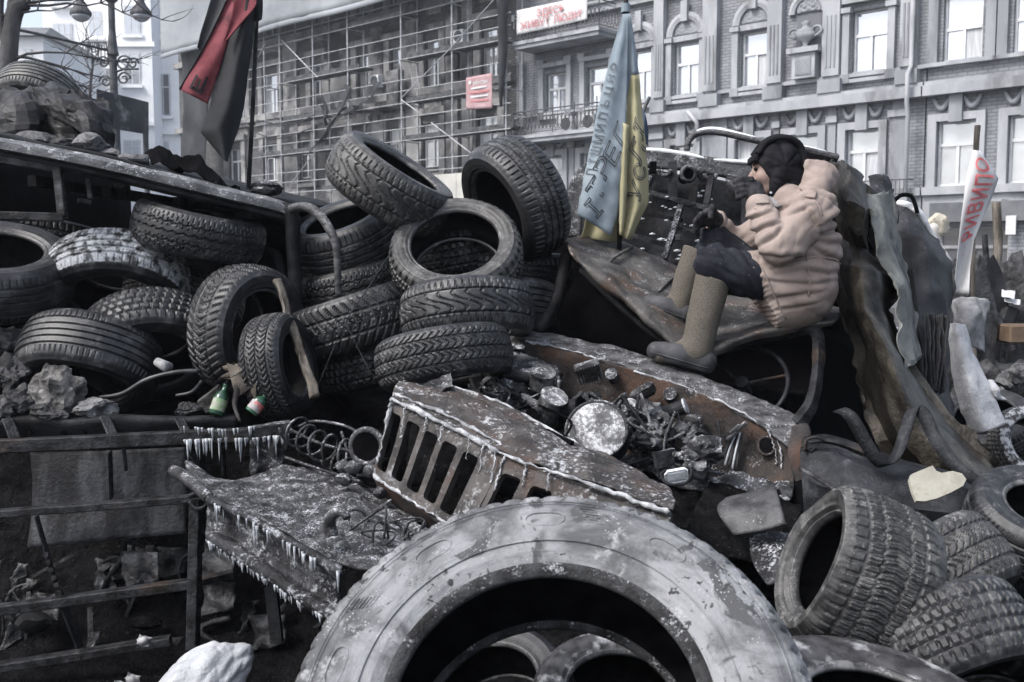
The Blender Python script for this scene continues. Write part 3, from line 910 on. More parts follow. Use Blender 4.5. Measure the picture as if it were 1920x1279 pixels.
def deck(level, u0, u1, shift=0.0):
    z = lev[level]
    a, b = FS(u1, 200, NS)[0], FS(u0, 200, NS)[0]
    n = max(1, round((b - a) / 3.0))
    for k in range(n):
        p0, p1 = lerp(a, b, k / n) + .01, lerp(a, b, (k + 1) / n) - .01
        for j in range(3):
            o = fbox("plank", p0, p1, z, z + .07, NI + .08 + j * .31, NI + .08 + j * .31 + .30, M['plankm'], sc)
    fbox("toe_board", a + .02, b - .02, z + .072, z + .20, NS - .06, NS - .03, M['plankm'], sc)
deck(3, 531, 674); deck(3, 753, 939)
deck(2, 530, 650); deck(2, 760, 878)
deck(1, 475, 650); deck(1, 753, 962)
deck(4, 653, 760)
deck(0, 600, 660)
def brace(u0, v0, u1, v1, r=.024):
    a, b = FS(u0, v0, NS + .1), FS(u1, v1, NS + .1)
    cyl("brace", FP(*a, NS + .09), FP(*b, NS + .09), r, M['scaf'], sc, 6)
for q in ((527, 75, 595, 145), (753, 183, 845, 90), (845, 90, 925, 0), (752, 187, 785, 211), (808, 230, 884, 288), (497, 80, 484, 107), (590, 285, 545, 345), (655, 285, 622, 325)):
    brace(*q)
def ladder(u0, v0, u1, v1):
    a, b = FS(u0, v0, NS - .35), FS(u1, v1, NS - .35)
    p, q = FP(*a, NS - .35), FP(*b, NS - .45)
    lad = cyl("ladder", p - FT * .2, q - FT * .2, .022, M['scaf'], sc, 5)
    cyl("ladder_rail", p + FT * .2, q + FT * .2, .022, M['scaf'], lad, 5)
    n = int((q - p).length / .3)
    for k in range(1, n):
        c = lerp(p, q, k / n)
        cyl("rung", c - FT * .2, c + FT * .2, .014, M['scaf'], lad, 4)
ladder(637, 285, 654, 222); ladder(926, 250, 936, 200); ladder(780, 165, 770, 105); ladder(955, 300, 950, 255)
# nets
nl = empty("debris_net", FP(FS(520, 50, 2)[0], lev[4], 2.0), "broad grey debris net covering the top of the scaffolded facade", "net")
sa, sb2 = FS(930, 20, 2.0)[0], FS(306, 100, 2.0)[0]
zlo = FS(489, 55, 2.0)[1]
sheet("fabric", [[FP(lerp(sb2, sa, i / 10), lerp(zlo, zlo + 7, j / 4), 2.0 + .12 * math.sin(i * 1.7 + j) + (.15 if j == 0 else 0)) for i in range(11)] for j in range(5)], M['net'], nl, 4, 4, .02, crum=.08, cs=.6)
sheet("hem", [[FP(lerp(sb2, sa, i / 10), lerp(zlo - .25, zlo + .02, j), 2.02 + .12 * math.sin(i * 1.7) + .15) for i in range(11)] for j in range(2)], M['net'], nl, 3, 2, .03)
dn = empty("debris_net", FP(FS(350, 200, 1.7)[0], 1, 1.7), "dark net strip hanging at the left end of the scaffold", "net")
sheet("fabric", [[FP(FS(u + 6 * math.sin(j * 1.3), 200, 1.75)[0], zlo - j * (zlo - 1.5) / 6, 1.75 + .1 * math.sin(i * 2 + j)) for i, u in enumerate((341, 352, 362, 374, 385))] for j in range(7)], M['net_dark'], dn, 3, 3, .02, crum=.1, cs=.8)
dr = empty("rolled_net", FP(FS(941, 150, 1.75)[0], 3, 1.75), "dark rolled net hanging down the corner of the scaffold", "net")
s_ = FS(941, 150, 1.75)[0]
tube("roll", [FP(s_ + .06 * math.sin(k), lev[4] + 2 - k * .85, 1.75) for k in range(9)], [.16, .2, .17, .22, .18, .2, .17, .12, .05], M['net_dark'], dr, 8, spl=3)
# torn black net dangling in the middle bay
tn = empty("torn_net", FP(FS(640, 200, 1.5)[0], 4, 1.5), "torn dark netting tangled on the middle scaffold bay", "net")
def fpx(u, v, n): return FP(*FS(u, v, n), n)
for k, row in enumerate((((600, 178), (606, 205), (612, 235)), ((652, 160), (640, 192), (628, 222), (600, 268)), ((706, 152), (690, 178), (668, 205)), ((660, 200), (640, 214), (618, 214)))):
    sheet("rag", [[fpx(u + 7 * e * math.sin(1 + n_ * 1.3), v + 3 * e, 1.6 + .08 * e) for e in (-1, 0, 1)] for n_, (u, v) in enumerate(row)], M['net_dark'], tn, 3, 4, .02, crum=.1, cs=1.6, edge=.08, seed=k)
for k, pts in enumerate(([(560, 310), (600, 262), (640, 215)], [(480, 225), (540, 235), (590, 215)], [(470, 245), (520, 260), (585, 240)])):
    tube("rope", [fpx(u, v, 1.7) for u, v in pts], .03, M['net_dark'], tn, 5, spl=4)
# red sign on the scaffold
M['sign_red'] = surf("faded_red_vinyl", (0.34, 0.215, 0.225), (0.42, 0.30, 0.31), 1.5, 0.7, bump=0.0)
sg = empty("scaffold_sign", FP(FS(898, 170, 1.68)[0], lev[2], 1.68), "faded red sign with white lettering hung on the scaffold", "sign")
def sgp(x, y):
    u = lerp(874, 923, x); v = lerp(lerp(205, 203, x), lerp(146, 137, x), y)
    return fpx(u, v, 1.66 + .03 * math.sin(x * 6 + y * 3))
sheet("panel", [[sgp(i / 6, j / 6) for i in range(7)] for j in range(7)], M['sign_red'], sg, 2, 2, .015)
place_text("lettering", "plettac", 1, None, FT, FT, M['cloth_white'], sg, shape=lambda x, y: sgp(.56 + x * .21, .80 + y * .17) + FN * .02)
for r_, (a, b) in enumerate(((.2, .8), (.1, .92), (.18, .85), (.15, .88))):
    y = .60 - r_ * .13
    pyd("illegible_line", [sgp(a, y) + FN * .02, sgp(b, y + .02) + FN * .02, sgp(b, y + .075) + FN * .02, sgp(a, y + .055) + FN * .02], [(0, 1, 2, 3)], M['paint_pink'] if r_ % 2 else M['cloth_white'], sg)
cyl("logo", sgp(.16, .82) + FN * .018, sgp(.16, .82) + FN * .03, .09, M['cloth_white'], sg, 12)
# hoarding at street level
M['hoard'] = surf("pale_hoarding", (0.40, 0.395, 0.37), (0.48, 0.47, 0.44), 1.2, 0.8, bump=0.1, bscale=4)
hd = empty("hoarding", FP(FS(870, 350, 2.6)[0], 0, 2.6), "pale board hoarding at street level between the tyres", "hoarding")
s0_, s1_ = FS(1000, 330, 2.6)[0], FS(790, 340, 2.6)[0]
n = 6
for k in range(n):
    fbox("board", lerp(s0_, s1_, k / n) + .01, lerp(s0_, s1_, (k + 1) / n) - .01, 0, FS(840, 326, 2.6)[1], 2.55, 2.6, M['hoard'], hd)
for z in (1.2, 3.0): fbox("batten", s0_, s1_, z, z + .1, 2.48, 2.548, M['hoard'], hd)

# ---- white buildings far left
def flatwin(parent, x0, x1, z0, z1, y, n=2, gm=None):
    w = box("window", ((x0 + x1) / 2, y - .03, (z0 + z1) / 2), x1 - x0, .1, z1 - z0, M['sash'], parent)
    g = (x1 - x0 - .1 * (n + 1)) / n
    for k in range(n):
        a = x0 + .1 + k * (g + .1)
        zt = lerp(z0, z1, .68)
        box("pane", (a + g / 2, y - .085, (z0 + .1 + zt - .05) / 2), g, .02, zt - .05 - z0 - .1, gm or M['glass_mid'], w)
        box("pane", (a + g / 2, y - .085, (zt + .05 + z1 - .1) / 2), g, .02, z1 - .1 - zt - .05, gm or M['glass_mid'], w)
    return w
def XZ(u, v, y):
    p = W(u, v, 1) - CAMLOC; k = y / p.y
    q = CAMLOC + p * k
    return q.x, q.z
wb = empty("apartment_house", (XZ(200, 400, 78)[0], 78, 0), "tall white apartment house with bay, hazy beyond the lamp post", "building")
x0 = XZ(82, 100, 78)[0]; xm = XZ(140, 100, 78)[0]; x1 = XZ(345, 100, 78)[0]
box("wall", ((x0 + x1) / 2, 84, 14), x1 - x0, 12, 28, M['white_wall'], wb)
xa, xb = XZ(210, 100, 76)[0], XZ(285, 100, 76)[0]
box("bay", ((xa + xb) / 2, 77, 13), xb - xa, 1.99, 26, M['white_wall'], wb)
def fw(u0, u1, v0, v1, y, n, gm=None):
    a, zt = XZ(u0, v0, y); b, zb_ = XZ(u1, v1, y)
    w = flatwin(wb, a, b, zb_, zt, y, n, gm)
    box("sill", ((a + b) / 2, y - .15, zb_ - .12), b - a + .4, .3, .2, M['white_wall'], w)
fw(99, 138, 44, 118, 78, 3); fw(99, 138, 160, 240, 78, 3); fw(99, 138, -60, 10, 78, 3)
fw(292, 311, 12, 67, 78, 2, M['glass_dark']); fw(292, 321, 138, 218, 78, 2, M['glass_dark']); fw(292, 318, 265, 310, 78, 2)
fw(232, 264, 10, 66, 76, 2); fw(232, 264, 100, 160, 76, 2); fw(232, 264, 262, 300, 76, 2); fw(160, 190, 150, 215, 78, 2); fw(165, 192, 20, 70, 78, 2)
for vv in (84, 232): 
    a, z = XZ(210, vv, 76); b, _ = XZ(285, vv, 76)
    box("cornice", ((a + b) / 2, 75.9, z), b - a + .5, .3, .35, M['white_wall'], wb)
for vv in (72, 248):
    a, z = XZ(283, vv, 78); b, _ = XZ(345, vv, 78)
    box("cornice", ((a + b) / 2, 77.85, z), b - a, .29, .4, M['white_wall'], wb)
a, z = XZ(163, 128, 77.2); b, zt = XZ(212, 82, 77.2)
bal = box("balcony", ((a + b) / 2, 77.3, z), b - a, 1.38, .25, M['white_wall'], wb)
bm = bmesh.new()
for k in range(18):
    q = lerp(a, b, k / 17)
    sweep(bm, [Vector((q, 76.65, z + .1)), Vector((q + .2 * math.sin(k), 76.6, (z + zt) / 2)), Vector((q, 76.65, zt))], .045, 4)
sweep(bm, [Vector((a, 76.65, zt)), Vector((b, 76.65, zt))], .06, 5)
bmo("railing", bm, M['iron'], bal)
wb2 = empty("low_house", (XZ(30, 400, 66)[0], 66, 0), "pale house with dark pitched roof behind the bare tree", "building")
a, zt = XZ(-160, 66, 66); b, _ = XZ(80, 66, 66)
box("wall", ((a + b) / 2, 71, zt / 2), b - a, 10, zt, M['white_wall'], wb2)
_, zr = XZ(0, 32, 66)
pyd("roof", [(a - .5, 65.5, zt - .1), (b + .3, 65.5, zt - .1), (b - .8, 69, zr), (a - .5, 69, zr), (a - .5, 75.9, zt + .0), (b + .3, 75.9, zt + .0)], [(0, 1, 2, 3), (3, 2, 5, 4), (1, 5, 2), (0, 3, 4), (0, 4, 5, 1)], M['roof_dark'], wb2)
for u0, u1 in ((10, 28), (45, 62)):
    p0, zz = XZ(u0, 92, 66); p1, z0 = XZ(u1, 140, 66)
    flatwin(wb2, p0, p1, z0, zz, 66, 2)

# ---- street lamp
LD = 19.0
lamp = empty("street_lamp", (W(218, 300, LD).x, W(218, 300, LD).y, 0), "tall dark street lamp with two hanging bell lanterns", "street lamp")
M['lampm'] = surf("lamp_iron", (0.05, 0.052, 0.058), (0.10, 0.104, 0.112), 5, 0.7, bump=0.0)
lx, ly = lamp.location.x, lamp.location.y
def LP(u, v): 
    p = W(u, v, LD); return Vector((p.x, ly, p.z))
ztop = LP(218, -60).z
prof = [(0, .2), (.5, .2), (.55, .14), (1.6, .11), (1.7, .15), (1.8, .1), (LP(218, 240).z, .085), (LP(218, 236).z, .14), (LP(218, 226).z, .12), (LP(218, 222).z, .075), (LP(218, 165).z, .07), (LP(218, 110).z, .068), (LP(218, 106).z, .11), (LP(218, 96).z, .09), (LP(218, 60).z, .06), (LP(218, 12).z, .06), (LP(218, 6).z, .12), (LP(218, -4).z, .1), (ztop, .06)]
bm = bmesh.new()
sweep(bm, [Vector((lx, ly, z)) for z, _ in prof], [r for _, r in prof], 12)
bmo("post", bm, M['lampm'], lamp, False)
tube("cross_arm", [LP(161, -30), LP(175, -48), LP(218, -40), LP(260, -48), LP(273, -30)], .035, M['lampm'], lamp, 8, spl=4)
for u in (161, 272.5):
    c = LP(u, 0)
    bm = bmesh.new()
    pr = [(-30, .03), (-4, .03), (0, .05), (10, .07), (16, .10), (22, .15), (27, .185), (30, .195), (34, .19)]
    sweep(bm, [LP(u, v) for v, _ in pr], [r for _, r in pr], 14)
    ln = bmo("lantern", bm, M['lampm'], lamp, False)
    bm = bmesh.new()
    pr = [(34.2, .175), (38, .16), (43, .11), (46, .04)]
    sweep(bm, [LP(u, v) for v, _ in pr], [r for _, r in pr], 14)
    bmo("globe", bm, M['glass_mid'], ln, True)
def scroll(c, r, turns, sgn, start):
    return [c + Vector((sgn * r * (1 - .75 * t) * math.cos(start + t * turns * 2 * math.pi), 0, r * (1 - .75 * t) * math.sin(start + t * turns * 2 * math.pi))) for t in np.linspace(0, 1, 22)]
for u, v, r, sg_ in ((238, 122, .16, 1), (255, 122, .11, 1), (237, 150, .13, 1), (203, 155, .12, -1), (200, 120, .12, -1)):
    tube("scroll_bracket", scroll(LP(u, v), r, 1.4, sg_, 0), .018, M['lampm'], lamp, 5)
tube("scroll_bracket", [LP(218, 140), LP(232, 134), LP(248, 132), LP(265, 132)], .02, M['lampm'], lamp, 5, spl=3)
# overhead cable tied to the lamp post
cb = tube("overhead_cable", [W(-40, 45, 15), W(40, 57, 16), W(120, 75, 17.5), W(214, 97, LD)], .025, M['iron'], None, 5, spl=6)
tag(cb, "dark cable slung from the left edge to the lamp post", "cable")

# ---- dark sign board behind the crumpled metal
bd = empty("sign_board", W(228, 210, 14), "dark weathered sign board standing behind the burnt roof", "sign board")
M['board'] = surf("dark_board", (0.05, 0.052, 0.057), (0.09, 0.093, 0.10), 1.5, 0.8, bump=0.0, c3=(0.22, 0.225, 0.235), s3=2.2, t3=0.6)
q = [W(181, 167, 13.6), W(276, 191, 14.6), W(276, 252, 14.6), W(181, 236, 13.6)]
off = Vector((0, .06, 0))
pyd("board", q + [p + off for p in q], [(3, 2, 1, 0), (4, 5, 6, 7), (0, 1, 5, 4), (1, 2, 6, 5), (2, 3, 7, 6), (3, 0, 4, 7)], M['board'], bd)
for u in (190, 268): 
    p = W(u, 245, 14.3); cyl("leg", Vector((p.x, p.y + .1, 0)), p + Vector((0, .1, .2)), .04, M['lampm'], bd, 8)

# ---- bare pollarded tree at the left edge
M['bark'] = surf("dark_bark", (0.035, 0.033, 0.034), (0.09, 0.088, 0.09), 5, 0.9, bump=0.8, bscale=12, bdist=0.03, streak=(1, 1, .3))
TD = 13.0
tree = empty("bare_tree", (W(8, 400, TD).x, W(8, 400, TD).y, 0), "bare pollarded street tree at the left edge of the frame", "tree")
def TP(u, v, dd=0.0): return W(u, v, TD + dd)
b0 = W(8, 400, TD); b0.z = 0
tube("trunk", [b0, TP(8, 250), TP(12, 150), TP(17, 90), TP(22, 52), TP(30, 18), TP(50, 6)], [.22, .16, .125, .11, .10, .11, .085], M['bark'], tree, 10, spl=4)
crown = tube("limb", [TP(15, 100), TP(5, 60), TP(0, 20), TP(4, -30)], [.06, .05, .045, .04], M['bark'], tree, 7, spl=4)
tube("limb", [TP(26, 30), TP(24, 8), TP(30, -20)], [.08, .07, .05], M['bark'], tree, 7, spl=4)
rr = random.Random(11)
bm = bmesh.new()
def twig(p, d, L, r, depth):
    pts = [p]
    for k in range(5):
        d = (d + Vector((rr.uniform(-.35, .35), rr.uniform(-.3, .3), rr.uniform(-.25, .35)))).normalized()
        pts.append(pts[-1] + d * L / 5)
    sweep(bm, pts, [r * (1 - .15 * k) for k in range(6)], 4, cap=False)
    if depth > 0:
        for k in range(3):
            i = rr.randrange(2, 6)
            twig(pts[i], (d + Vector((rr.uniform(-1, 1), rr.uniform(-.6, .6), rr.uniform(-.6, .8)))).normalized(), L * .6, r * .55, depth - 1)
for (u, v, dx, dz, L) in ((50, 6, 1, .2, 1.3), (48, 10, 1, -.25, 1.5), (20, 115, 1, .05, 1.2), (18, 105, 1, -.3, 1.0), (4, 30, 1, .4, .8), (5, 60, -1, .5, .8), (26, 20, .6, .8, 1.0), (52, 4, .5, 1, .8), (17, 120, 1, -.5, .9)):
    twig(TP(u, v), Vector((dx, rr.uniform(-.2, .2), dz)).normalized(), L, .022, 2)
o = bmo("twigs", bm, M['bark'], tree); o["kind"] = "stuff"
# a second thin sapling behind, in front of the white house
tree2 = empty("bare_sapling", (W(170, 330, 24).x, 24, 0), "thin bare sapling with fine twigs between lamp post and sign board", "tree")
bm = bmesh.new()
tube("trunk", [Vector((tree2.location.x, 24, 0)), W(172, 250, 24), W(168, 180, 24), W(176, 110, 24)], [.06, .05, .035, .02], M['bark'], tree2, 6, spl=4)
for k in range(16):
    v = rr.uniform(95, 210)
    twig(W(172, v, 24), Vector((rr.uniform(-1, 1), rr.uniform(-.3, .3), rr.uniform(-.1, .8))).normalized(), rr.uniform(.5, 1.1), .014, 1)
o = bmo("twigs", bm, M['bark'], tree2); o["kind"] = "stuff"
# ================================================================== TYRES
def rubber(name, c1, c2, dust, dcol=(0.34, 0.34, 0.35), ds=5.0, rough=0.40, bump=0.35, gloss=0.5, up=0.1, film=0.0):
    return surf(name, c1, c2, 9, rough, bump=bump, bscale=90, frost=dust, fscale=ds, fcol=dcol, up=up, c3=(dcol[0] * .62, dcol[1] * .62, dcol[2] * .61), s3=3.3, t3=0.60, speck=0.35, speckcol=(0.22, 0.22, 0.225), spscale=70, spec=gloss, bdist=0.004)
M['rubber'] = rubber("worn_rubber", (0.008, 0.008, 0.0095), (0.025, 0.026, 0.029), 0.34, (0.125, 0.126, 0.131))
M['rubber_grey'] = rubber("dusty_rubber", (0.017, 0.0168, 0.0172), (0.048, 0.0475, 0.048), 0.46, (0.17, 0.169, 0.166))
M['rubber_dark'] = rubber("sooty_rubber", (0.005, 0.005, 0.006), (0.015, 0.0155, 0.018), 0.32, (0.085, 0.085, 0.09))
M['rubber_frost'] = surf("frosted_rubber", (0.03, 0.03, 0.032), (0.09, 0.09, 0.094), 8, 0.7, bump=0.5, bscale=60, c3=(0.42, 0.43, 0.45), s3=7, t3=0.49, speck=0.5, spscale=80, bdist=0.005)
M['rubber_smear'] = surf("ash_smeared_rubber", (0.02, 0.02, 0.022), (0.06, 0.06, 0.064), 7, 0.6, bump=0.5, bscale=60, c3=(0.30, 0.305, 0.315), s3=4, t3=0.57, streak=(1, 1, 1), speck=0.4, bdist=0.005)
M['liner'] = surf("tyre_inner_liner", (0.003, 0.003, 0.004), (0.010, 0.010, 0.011), 9, 0.5, bump=0.3, bscale=40, spec=0.06)
M['bead'] = rubber("bead_rubber", (0.02, 0.02, 0.021), (0.05, 0.05, 0.052), 0.4, (0.26, 0.26, 0.265), 8)

M['bead_crust'] = surf("crusted_bead", (0.012, 0.012, 0.013), (0.05, 0.051, 0.054), 9, 0.6, bump=0.9, bscale=60, frost=0.36, fscale=12, fcol=(0.42, 0.43, 0.45), up=-.1, bdist=0.01)

def ashen():
    """sidewall of the great burnt tyre: grey ash film with brushed arcs, bare dark rubber patches and pale scale"""
    m = bpy.data.materials.new("ash_coated_rubber"); m.use_nodes = True
    t = m.node_tree; L = t.links.new; b = t.nodes["Principled BSDF"]
    tc = N_(t, "ShaderNodeTexCoord")
    def noise(s, det=8, rg=.6, vec=None, dist=0.0):
        n = N_(t, "ShaderNodeTexNoise"); n.inputs["Scale"].default_value = s; n.inputs["Detail"].default_value = det
        n.inputs["Roughness"].default_value = rg; n.inputs["Distortion"].default_value = dist
        L(vec or tc.outputs["Object"], n.inputs["Vector"]); return n.outputs["Fac"]
    def ramp(f, a, c):
        r = N_(t, "ShaderNodeMapRange", interpolation_type='SMOOTHSTEP'); r.inputs["From Min"].default_value = a; r.inputs["From Max"].default_value = c
        L(f, r.inputs["Value"]); return r.outputs[0]
    def mix(f, a, c):
        x = N_(t, "ShaderNodeMix", data_type='RGBA'); L(f, x.inputs[0])
        for i, val in ((6, a), (7, c)):
            if isinstance(val, tuple): x.inputs[i].default_value = (*val, 1)
            else: L(val, x.inputs[i])
        return x.outputs[2]
    # polar streaks: (angle, radius) of the tyre's own axis (local z)
    sp = N_(t, "ShaderNodeSeparateXYZ"); L(tc.outputs["Object"], sp.inputs[0])
    at = N_(t, "ShaderNodeMath", operation='ARCTAN2'); L(sp.outputs[1], at.inputs[0]); L(sp.outputs[0], at.inputs[1])
    ln = N_(t, "ShaderNodeVectorMath", operation='LENGTH'); L(tc.outputs["Object"], ln.inputs[0])
    cmb = N_(t, "ShaderNodeCombineXYZ"); L(at.outputs[0], cmb.inputs[0])
    mm = N_(t, "ShaderNodeMath", operation='MULTIPLY'); L(ln.outputs["Value"], mm.inputs[0]); mm.inputs[1].default_value = 14
    L(mm.outputs[0], cmb.inputs[1])
    arcs = noise(5, 6, .7, cmb.outputs[0])
    big = noise(2.6, 7, .62, None, .8)
    col = mix(ramp(big, .40, .62), (0.070, 0.072, 0.077), (0.235, 0.24, 0.25))
    ar = N_(t, "ShaderNodeMath", operation='MULTIPLY'); L(ramp(arcs, .50, .72), ar.inputs[0]); ar.inputs[1].default_value = .45
    col = mix(ar.outputs[0], col, (0.055, 0.056, 0.06))
    col = mix(ramp(noise(7, 10, .72), .55, .68), col, (0.33, 0.335, 0.345))
    col = mix(ramp(noise(4.2, 7, .6, None, 1.0), .57, .60), col, (0.060, 0.061, 0.065))
    vo = N_(t, "ShaderNodeTexVoronoi"); vo.inputs["Scale"].default_value = 70; L(tc.outputs["Object"], vo.inputs["Vector"])
    spots = N_(t, "ShaderNodeMath", operation='MULTIPLY'); L(ramp(vo.outputs["Distance"], .28, .12), spots.inputs[0]); L(ramp(noise(4, 3), .5, .62), spots.inputs[1])
    col = mix(spots.outputs[0], col, (0.42, 0.425, 0.435))
    sp2 = N_(t, "ShaderNodeMath", operation='MULTIPLY'); L(ramp(noise(30, 4, .5, None, .8), .60, .64), sp2.inputs[0]); L(ramp(noise(3.1, 2), .5, .58), sp2.inputs[1])
    col = mix(sp2.outputs[0], col, (0.03, 0.03, 0.032))
    L(col, b.inputs["Base Color"])
    b.inputs["Roughness"].default_value = .62; b.inputs["Specular IOR Level"].default_value = .35
    bp = N_(t, "ShaderNodeBump"); bp.inputs["Strength"].default_value = .6; bp.inputs["Distance"].default_value = .006
    ad = N_(t, "ShaderNodeMath", operation='ADD'); L(noise(60, 6, .7), ad.inputs[0]); L(arcs, ad.inputs[1])
    L(ad.outputs[0], bp.inputs["Height"]); L(bp.outputs[0], b.inputs["Normal"])
    return m
M['ash'] = ashen()

def tri(x): return abs((x % 1.0) * 2 - 1)
def groove(x, c, w):           # 1 inside a groove centred at c
    d = abs(x - c)
    return 1.0 if d < w else max(0.0, 1 - (d - w) / (w * .8))
def per(x, w):                 # periodic slot
    f = x % 1.0
    d = min(f, 1 - f)
    return 1.0 if d < w else max(0.0, 1 - (d - w) / (w * .9))

def tread_fn(kind):
    def ribs(t, x):     # t turns 0..1, x -1..1
        g = max(groove(x, -.52, .035), groove(x, .52, .035), groove(x, -.17, .035), groove(x, .17, .035))
        if abs(x) > .56: g = max(g, .75 * per(t * 62 + .1 * x, .07))
        else: g = max(g, .35 * per(t * 80 + x * 1.2, .05))
        return g
    def chevron(t, x):
        g = max(groove(x, -.45, .04), groove(x, .45, .04))
        g = max(g, .9 * per(t * 46 + 1.5 * abs(x), .09))
        if abs(x) < .45: g = max(g, .5 * per(t * 92 + 1.5 * abs(x) + .5, .06))
        return g
    def blocks(t, x):
        row = math.floor((x + 1) * 2.5)
        g = max(groove(x, -.6, .035), groove(x, -.2, .035), groove(x, .2, .035), groove(x, .6, .035))
        return max(g, .9 * per(t * 52 + (row % 2) * .5 + .5 * x, .09))
    def herring(t, x):
        g = max(groove(x, 0, .03), groove(x, -.62, .03), groove(x, .62, .03))
        return max(g, .8 * per(t * 58 + 1.0 * tri(x * 1.6), .10))
    def ribs3(t, x):
        g = max(groove(x, -.62, .03), groove(x, -.3, .025), groove(x, 0, .025), groove(x, .3, .025), groove(x, .62, .03))
        if abs(x) > .66: g = max(g, .55 * per(t * 74, .06))
        return g
    def swirl(t, x):
        g = max(groove(x, -.55, .03), groove(x, .55, .03))
        if abs(x) < .55: g = max(g, .8 * per(t * 30 + .9 * math.sin(x * 4.5) + .25 * x, .07))
        else: g = max(g, .7 * per(t * 60 + .4 * x, .08))
        return g
    def winter(t, x):
        ax = abs(x)
        if ax > .66:
            g = per(t * 44 + .15 * x, .12)
        elif ax > .30:
            g = max(.9 * per(t * 44 + .5 + .9 * ax + .12 * math.sin(t * 44 * 6.283), .11), .55 * per(t * 132 + ax, .10))
        else:
            g = max(per(t * 66 + 1.3 * ax, .13), .4 * per(t * 132 + 1.3 * ax, .1))
        return max(g, groove(ax, .68, .03), groove(ax, .31 + .03 * math.sin(t * 44 * 6.283), .03))
    def truck(t, x):
        if abs(x) > .7: return per(t * 70, .10)
        return max(groove(x, 0, .04), groove(x, .36, .04), groove(x, -.36, .04), .5 * per(t * 70 + .2, .07))
    def zig(t, x):
        z = .06 * (tri(t * 40) - .5) * 2
        return max(groove(x + z, -.5, .035), groove(x - z, 0, .035), groove(x + z, .5, .035), .6 * per(t * 80 + .8 * x, .07) if abs(x) > .3 else 0)
    return dict(ribs=ribs, chevron=chevron, blocks=blocks, herring=herring, ribs3=ribs3, swirl=swirl, winter=winter, truck=truck, zig=zig)[kind]

_tcache = {}
def tyre_meshes(kind, wr, rr_, nt=300, nx=40, depth=.028, deform=None, key=None):
    """tread, two sidewalls and liner for a tyre of outer radius 1, half width wr, bead radius rr_ (axis = local z)"""
    k = (kind, wr, rr_, key)
    if k in _tcache: return _tcache[k]
    fn = tread_fn(kind)
    tw = wr * .80
    def revolve(nm, prof, n, closed=True, fn_r=None):
        vs_, fs = [], []
        m_ = len(prof)
        for i in range(n):
            t = i / n; a = 2 * math.pi * t
            for j, (r, z) in enumerate(prof):
                if fn_r: r = r - fn_r(t, j)
                p = Vector((r * math.cos(a), r * math.sin(a), z))
                vs_.append(deform(p) if deform else p)
        for i in range(n):
            i2 = (i + 1) % n
            for j in range(m_ - 1):
                fs.append((i * m_ + j, i2 * m_ + j, i2 * m_ + j + 1, i * m_ + j + 1))
        me = bpy.data.meshes.new(nm)
        me.from_pydata([tuple(v) for v in vs_], [], fs); me.update()
        return me
    prof = []
    for j in range(nx + 1):
        x = -1 + 2 * j / nx
        prof.append((1 - .035 * x * x - .02 * abs(x) ** 6, x * tw))
    G = {}
    def fr(t, j):
        x = -1 + 2 * j / nx
        if j in (0, nx): return depth * .6 * fn(t, x * .99)
        return depth * fn(t, x)
    me_t = revolve("tread", prof, nt, fn_r=fr)
    sides, beads = [], []
    for s in (-1, 1):
        r_e = prof[0][0]
        hgt = r_e - rr_
        pf = [(r_e, tw), (r_e - .012, tw + .02), (r_e - .04, tw + (wr - tw) * .5), (r_e - hgt * .22, wr * .965), (r_e - hgt * .24, wr * .985), (r_e - hgt * .28, wr * .985), (r_e - hgt * .30, wr * .98), (r_e - hgt * .45, wr), (r_e - hgt * .6, wr * .985), (r_e - hgt * .72, wr * .95),
              (r_e - hgt * .735, wr * .955), (r_e - hgt * .75, wr * .945), (r_e - hgt * .86, wr * .88), (r_e - hgt * .90, wr * .89), (r_e - hgt * .93, wr * .87), (rr_ + .01, wr * .83), (rr_, wr * .79), (rr_ + .005, wr * .72), (rr_ + .03, wr * .70)]
        pf = [(r, z * s) for r, z in pf]
        if s < 0: pf = pf[::-1]
        # scallops on the shoulder follow the shoulder blocks
        idx0 = 0 if s > 0 else len(pf) - 1
        def fr2(t, j, s=s, pf=pf):
            jj = j if s > 0 else len(pf) - 1 - j
            if jj == 0: return depth * .6 * fn(t, s * .99)
            if jj == 1: return depth * .5 * fn(t, s * .99)
            if jj == 2: return depth * .25 * fn(t, s * .99)
            return 0
        cut = 13
        if s > 0: pa, pb, oa, ob = pf[:cut], pf[cut - 1:], 0, cut - 1
        else: pa, pb, oa, ob = pf[len(pf) - cut:], pf[:len(pf) - cut + 1], len(pf) - cut, 0
        sides.append(revolve("sidewall", pa, nt, fn_r=lambda t, j, oa=oa, f=fr2: f(t, j + oa)))
        beads.append(revolve("bead", pb, 120))
    ri = rr_ + .03
    pf = [(ri, -wr * .70), (ri + .03, -wr * .80), (ri + (1 - ri) * .45, -wr * .92), (.90, -tw * .92), (.925, -tw * .5), (.93, 0), (.925, tw * .5), (.90, tw * .92), (ri + (1 - ri) * .45, wr * .92), (ri + .03, wr * .80), (ri, wr * .70)]
    me_l = revolve("inner_liner", pf[::-1], 90)
    for me in (me_t, *sides, *beads, me_l):
        me.polygons.foreach_set("use_smooth", [me is not me_t] * len(me.polygons))
    me_t.polygons.foreach_set("use_smooth", [False] * len(me_t.polygons))
    _tcache[k] = (me_t, sides, beads, me_l)
    return _tcache[k]

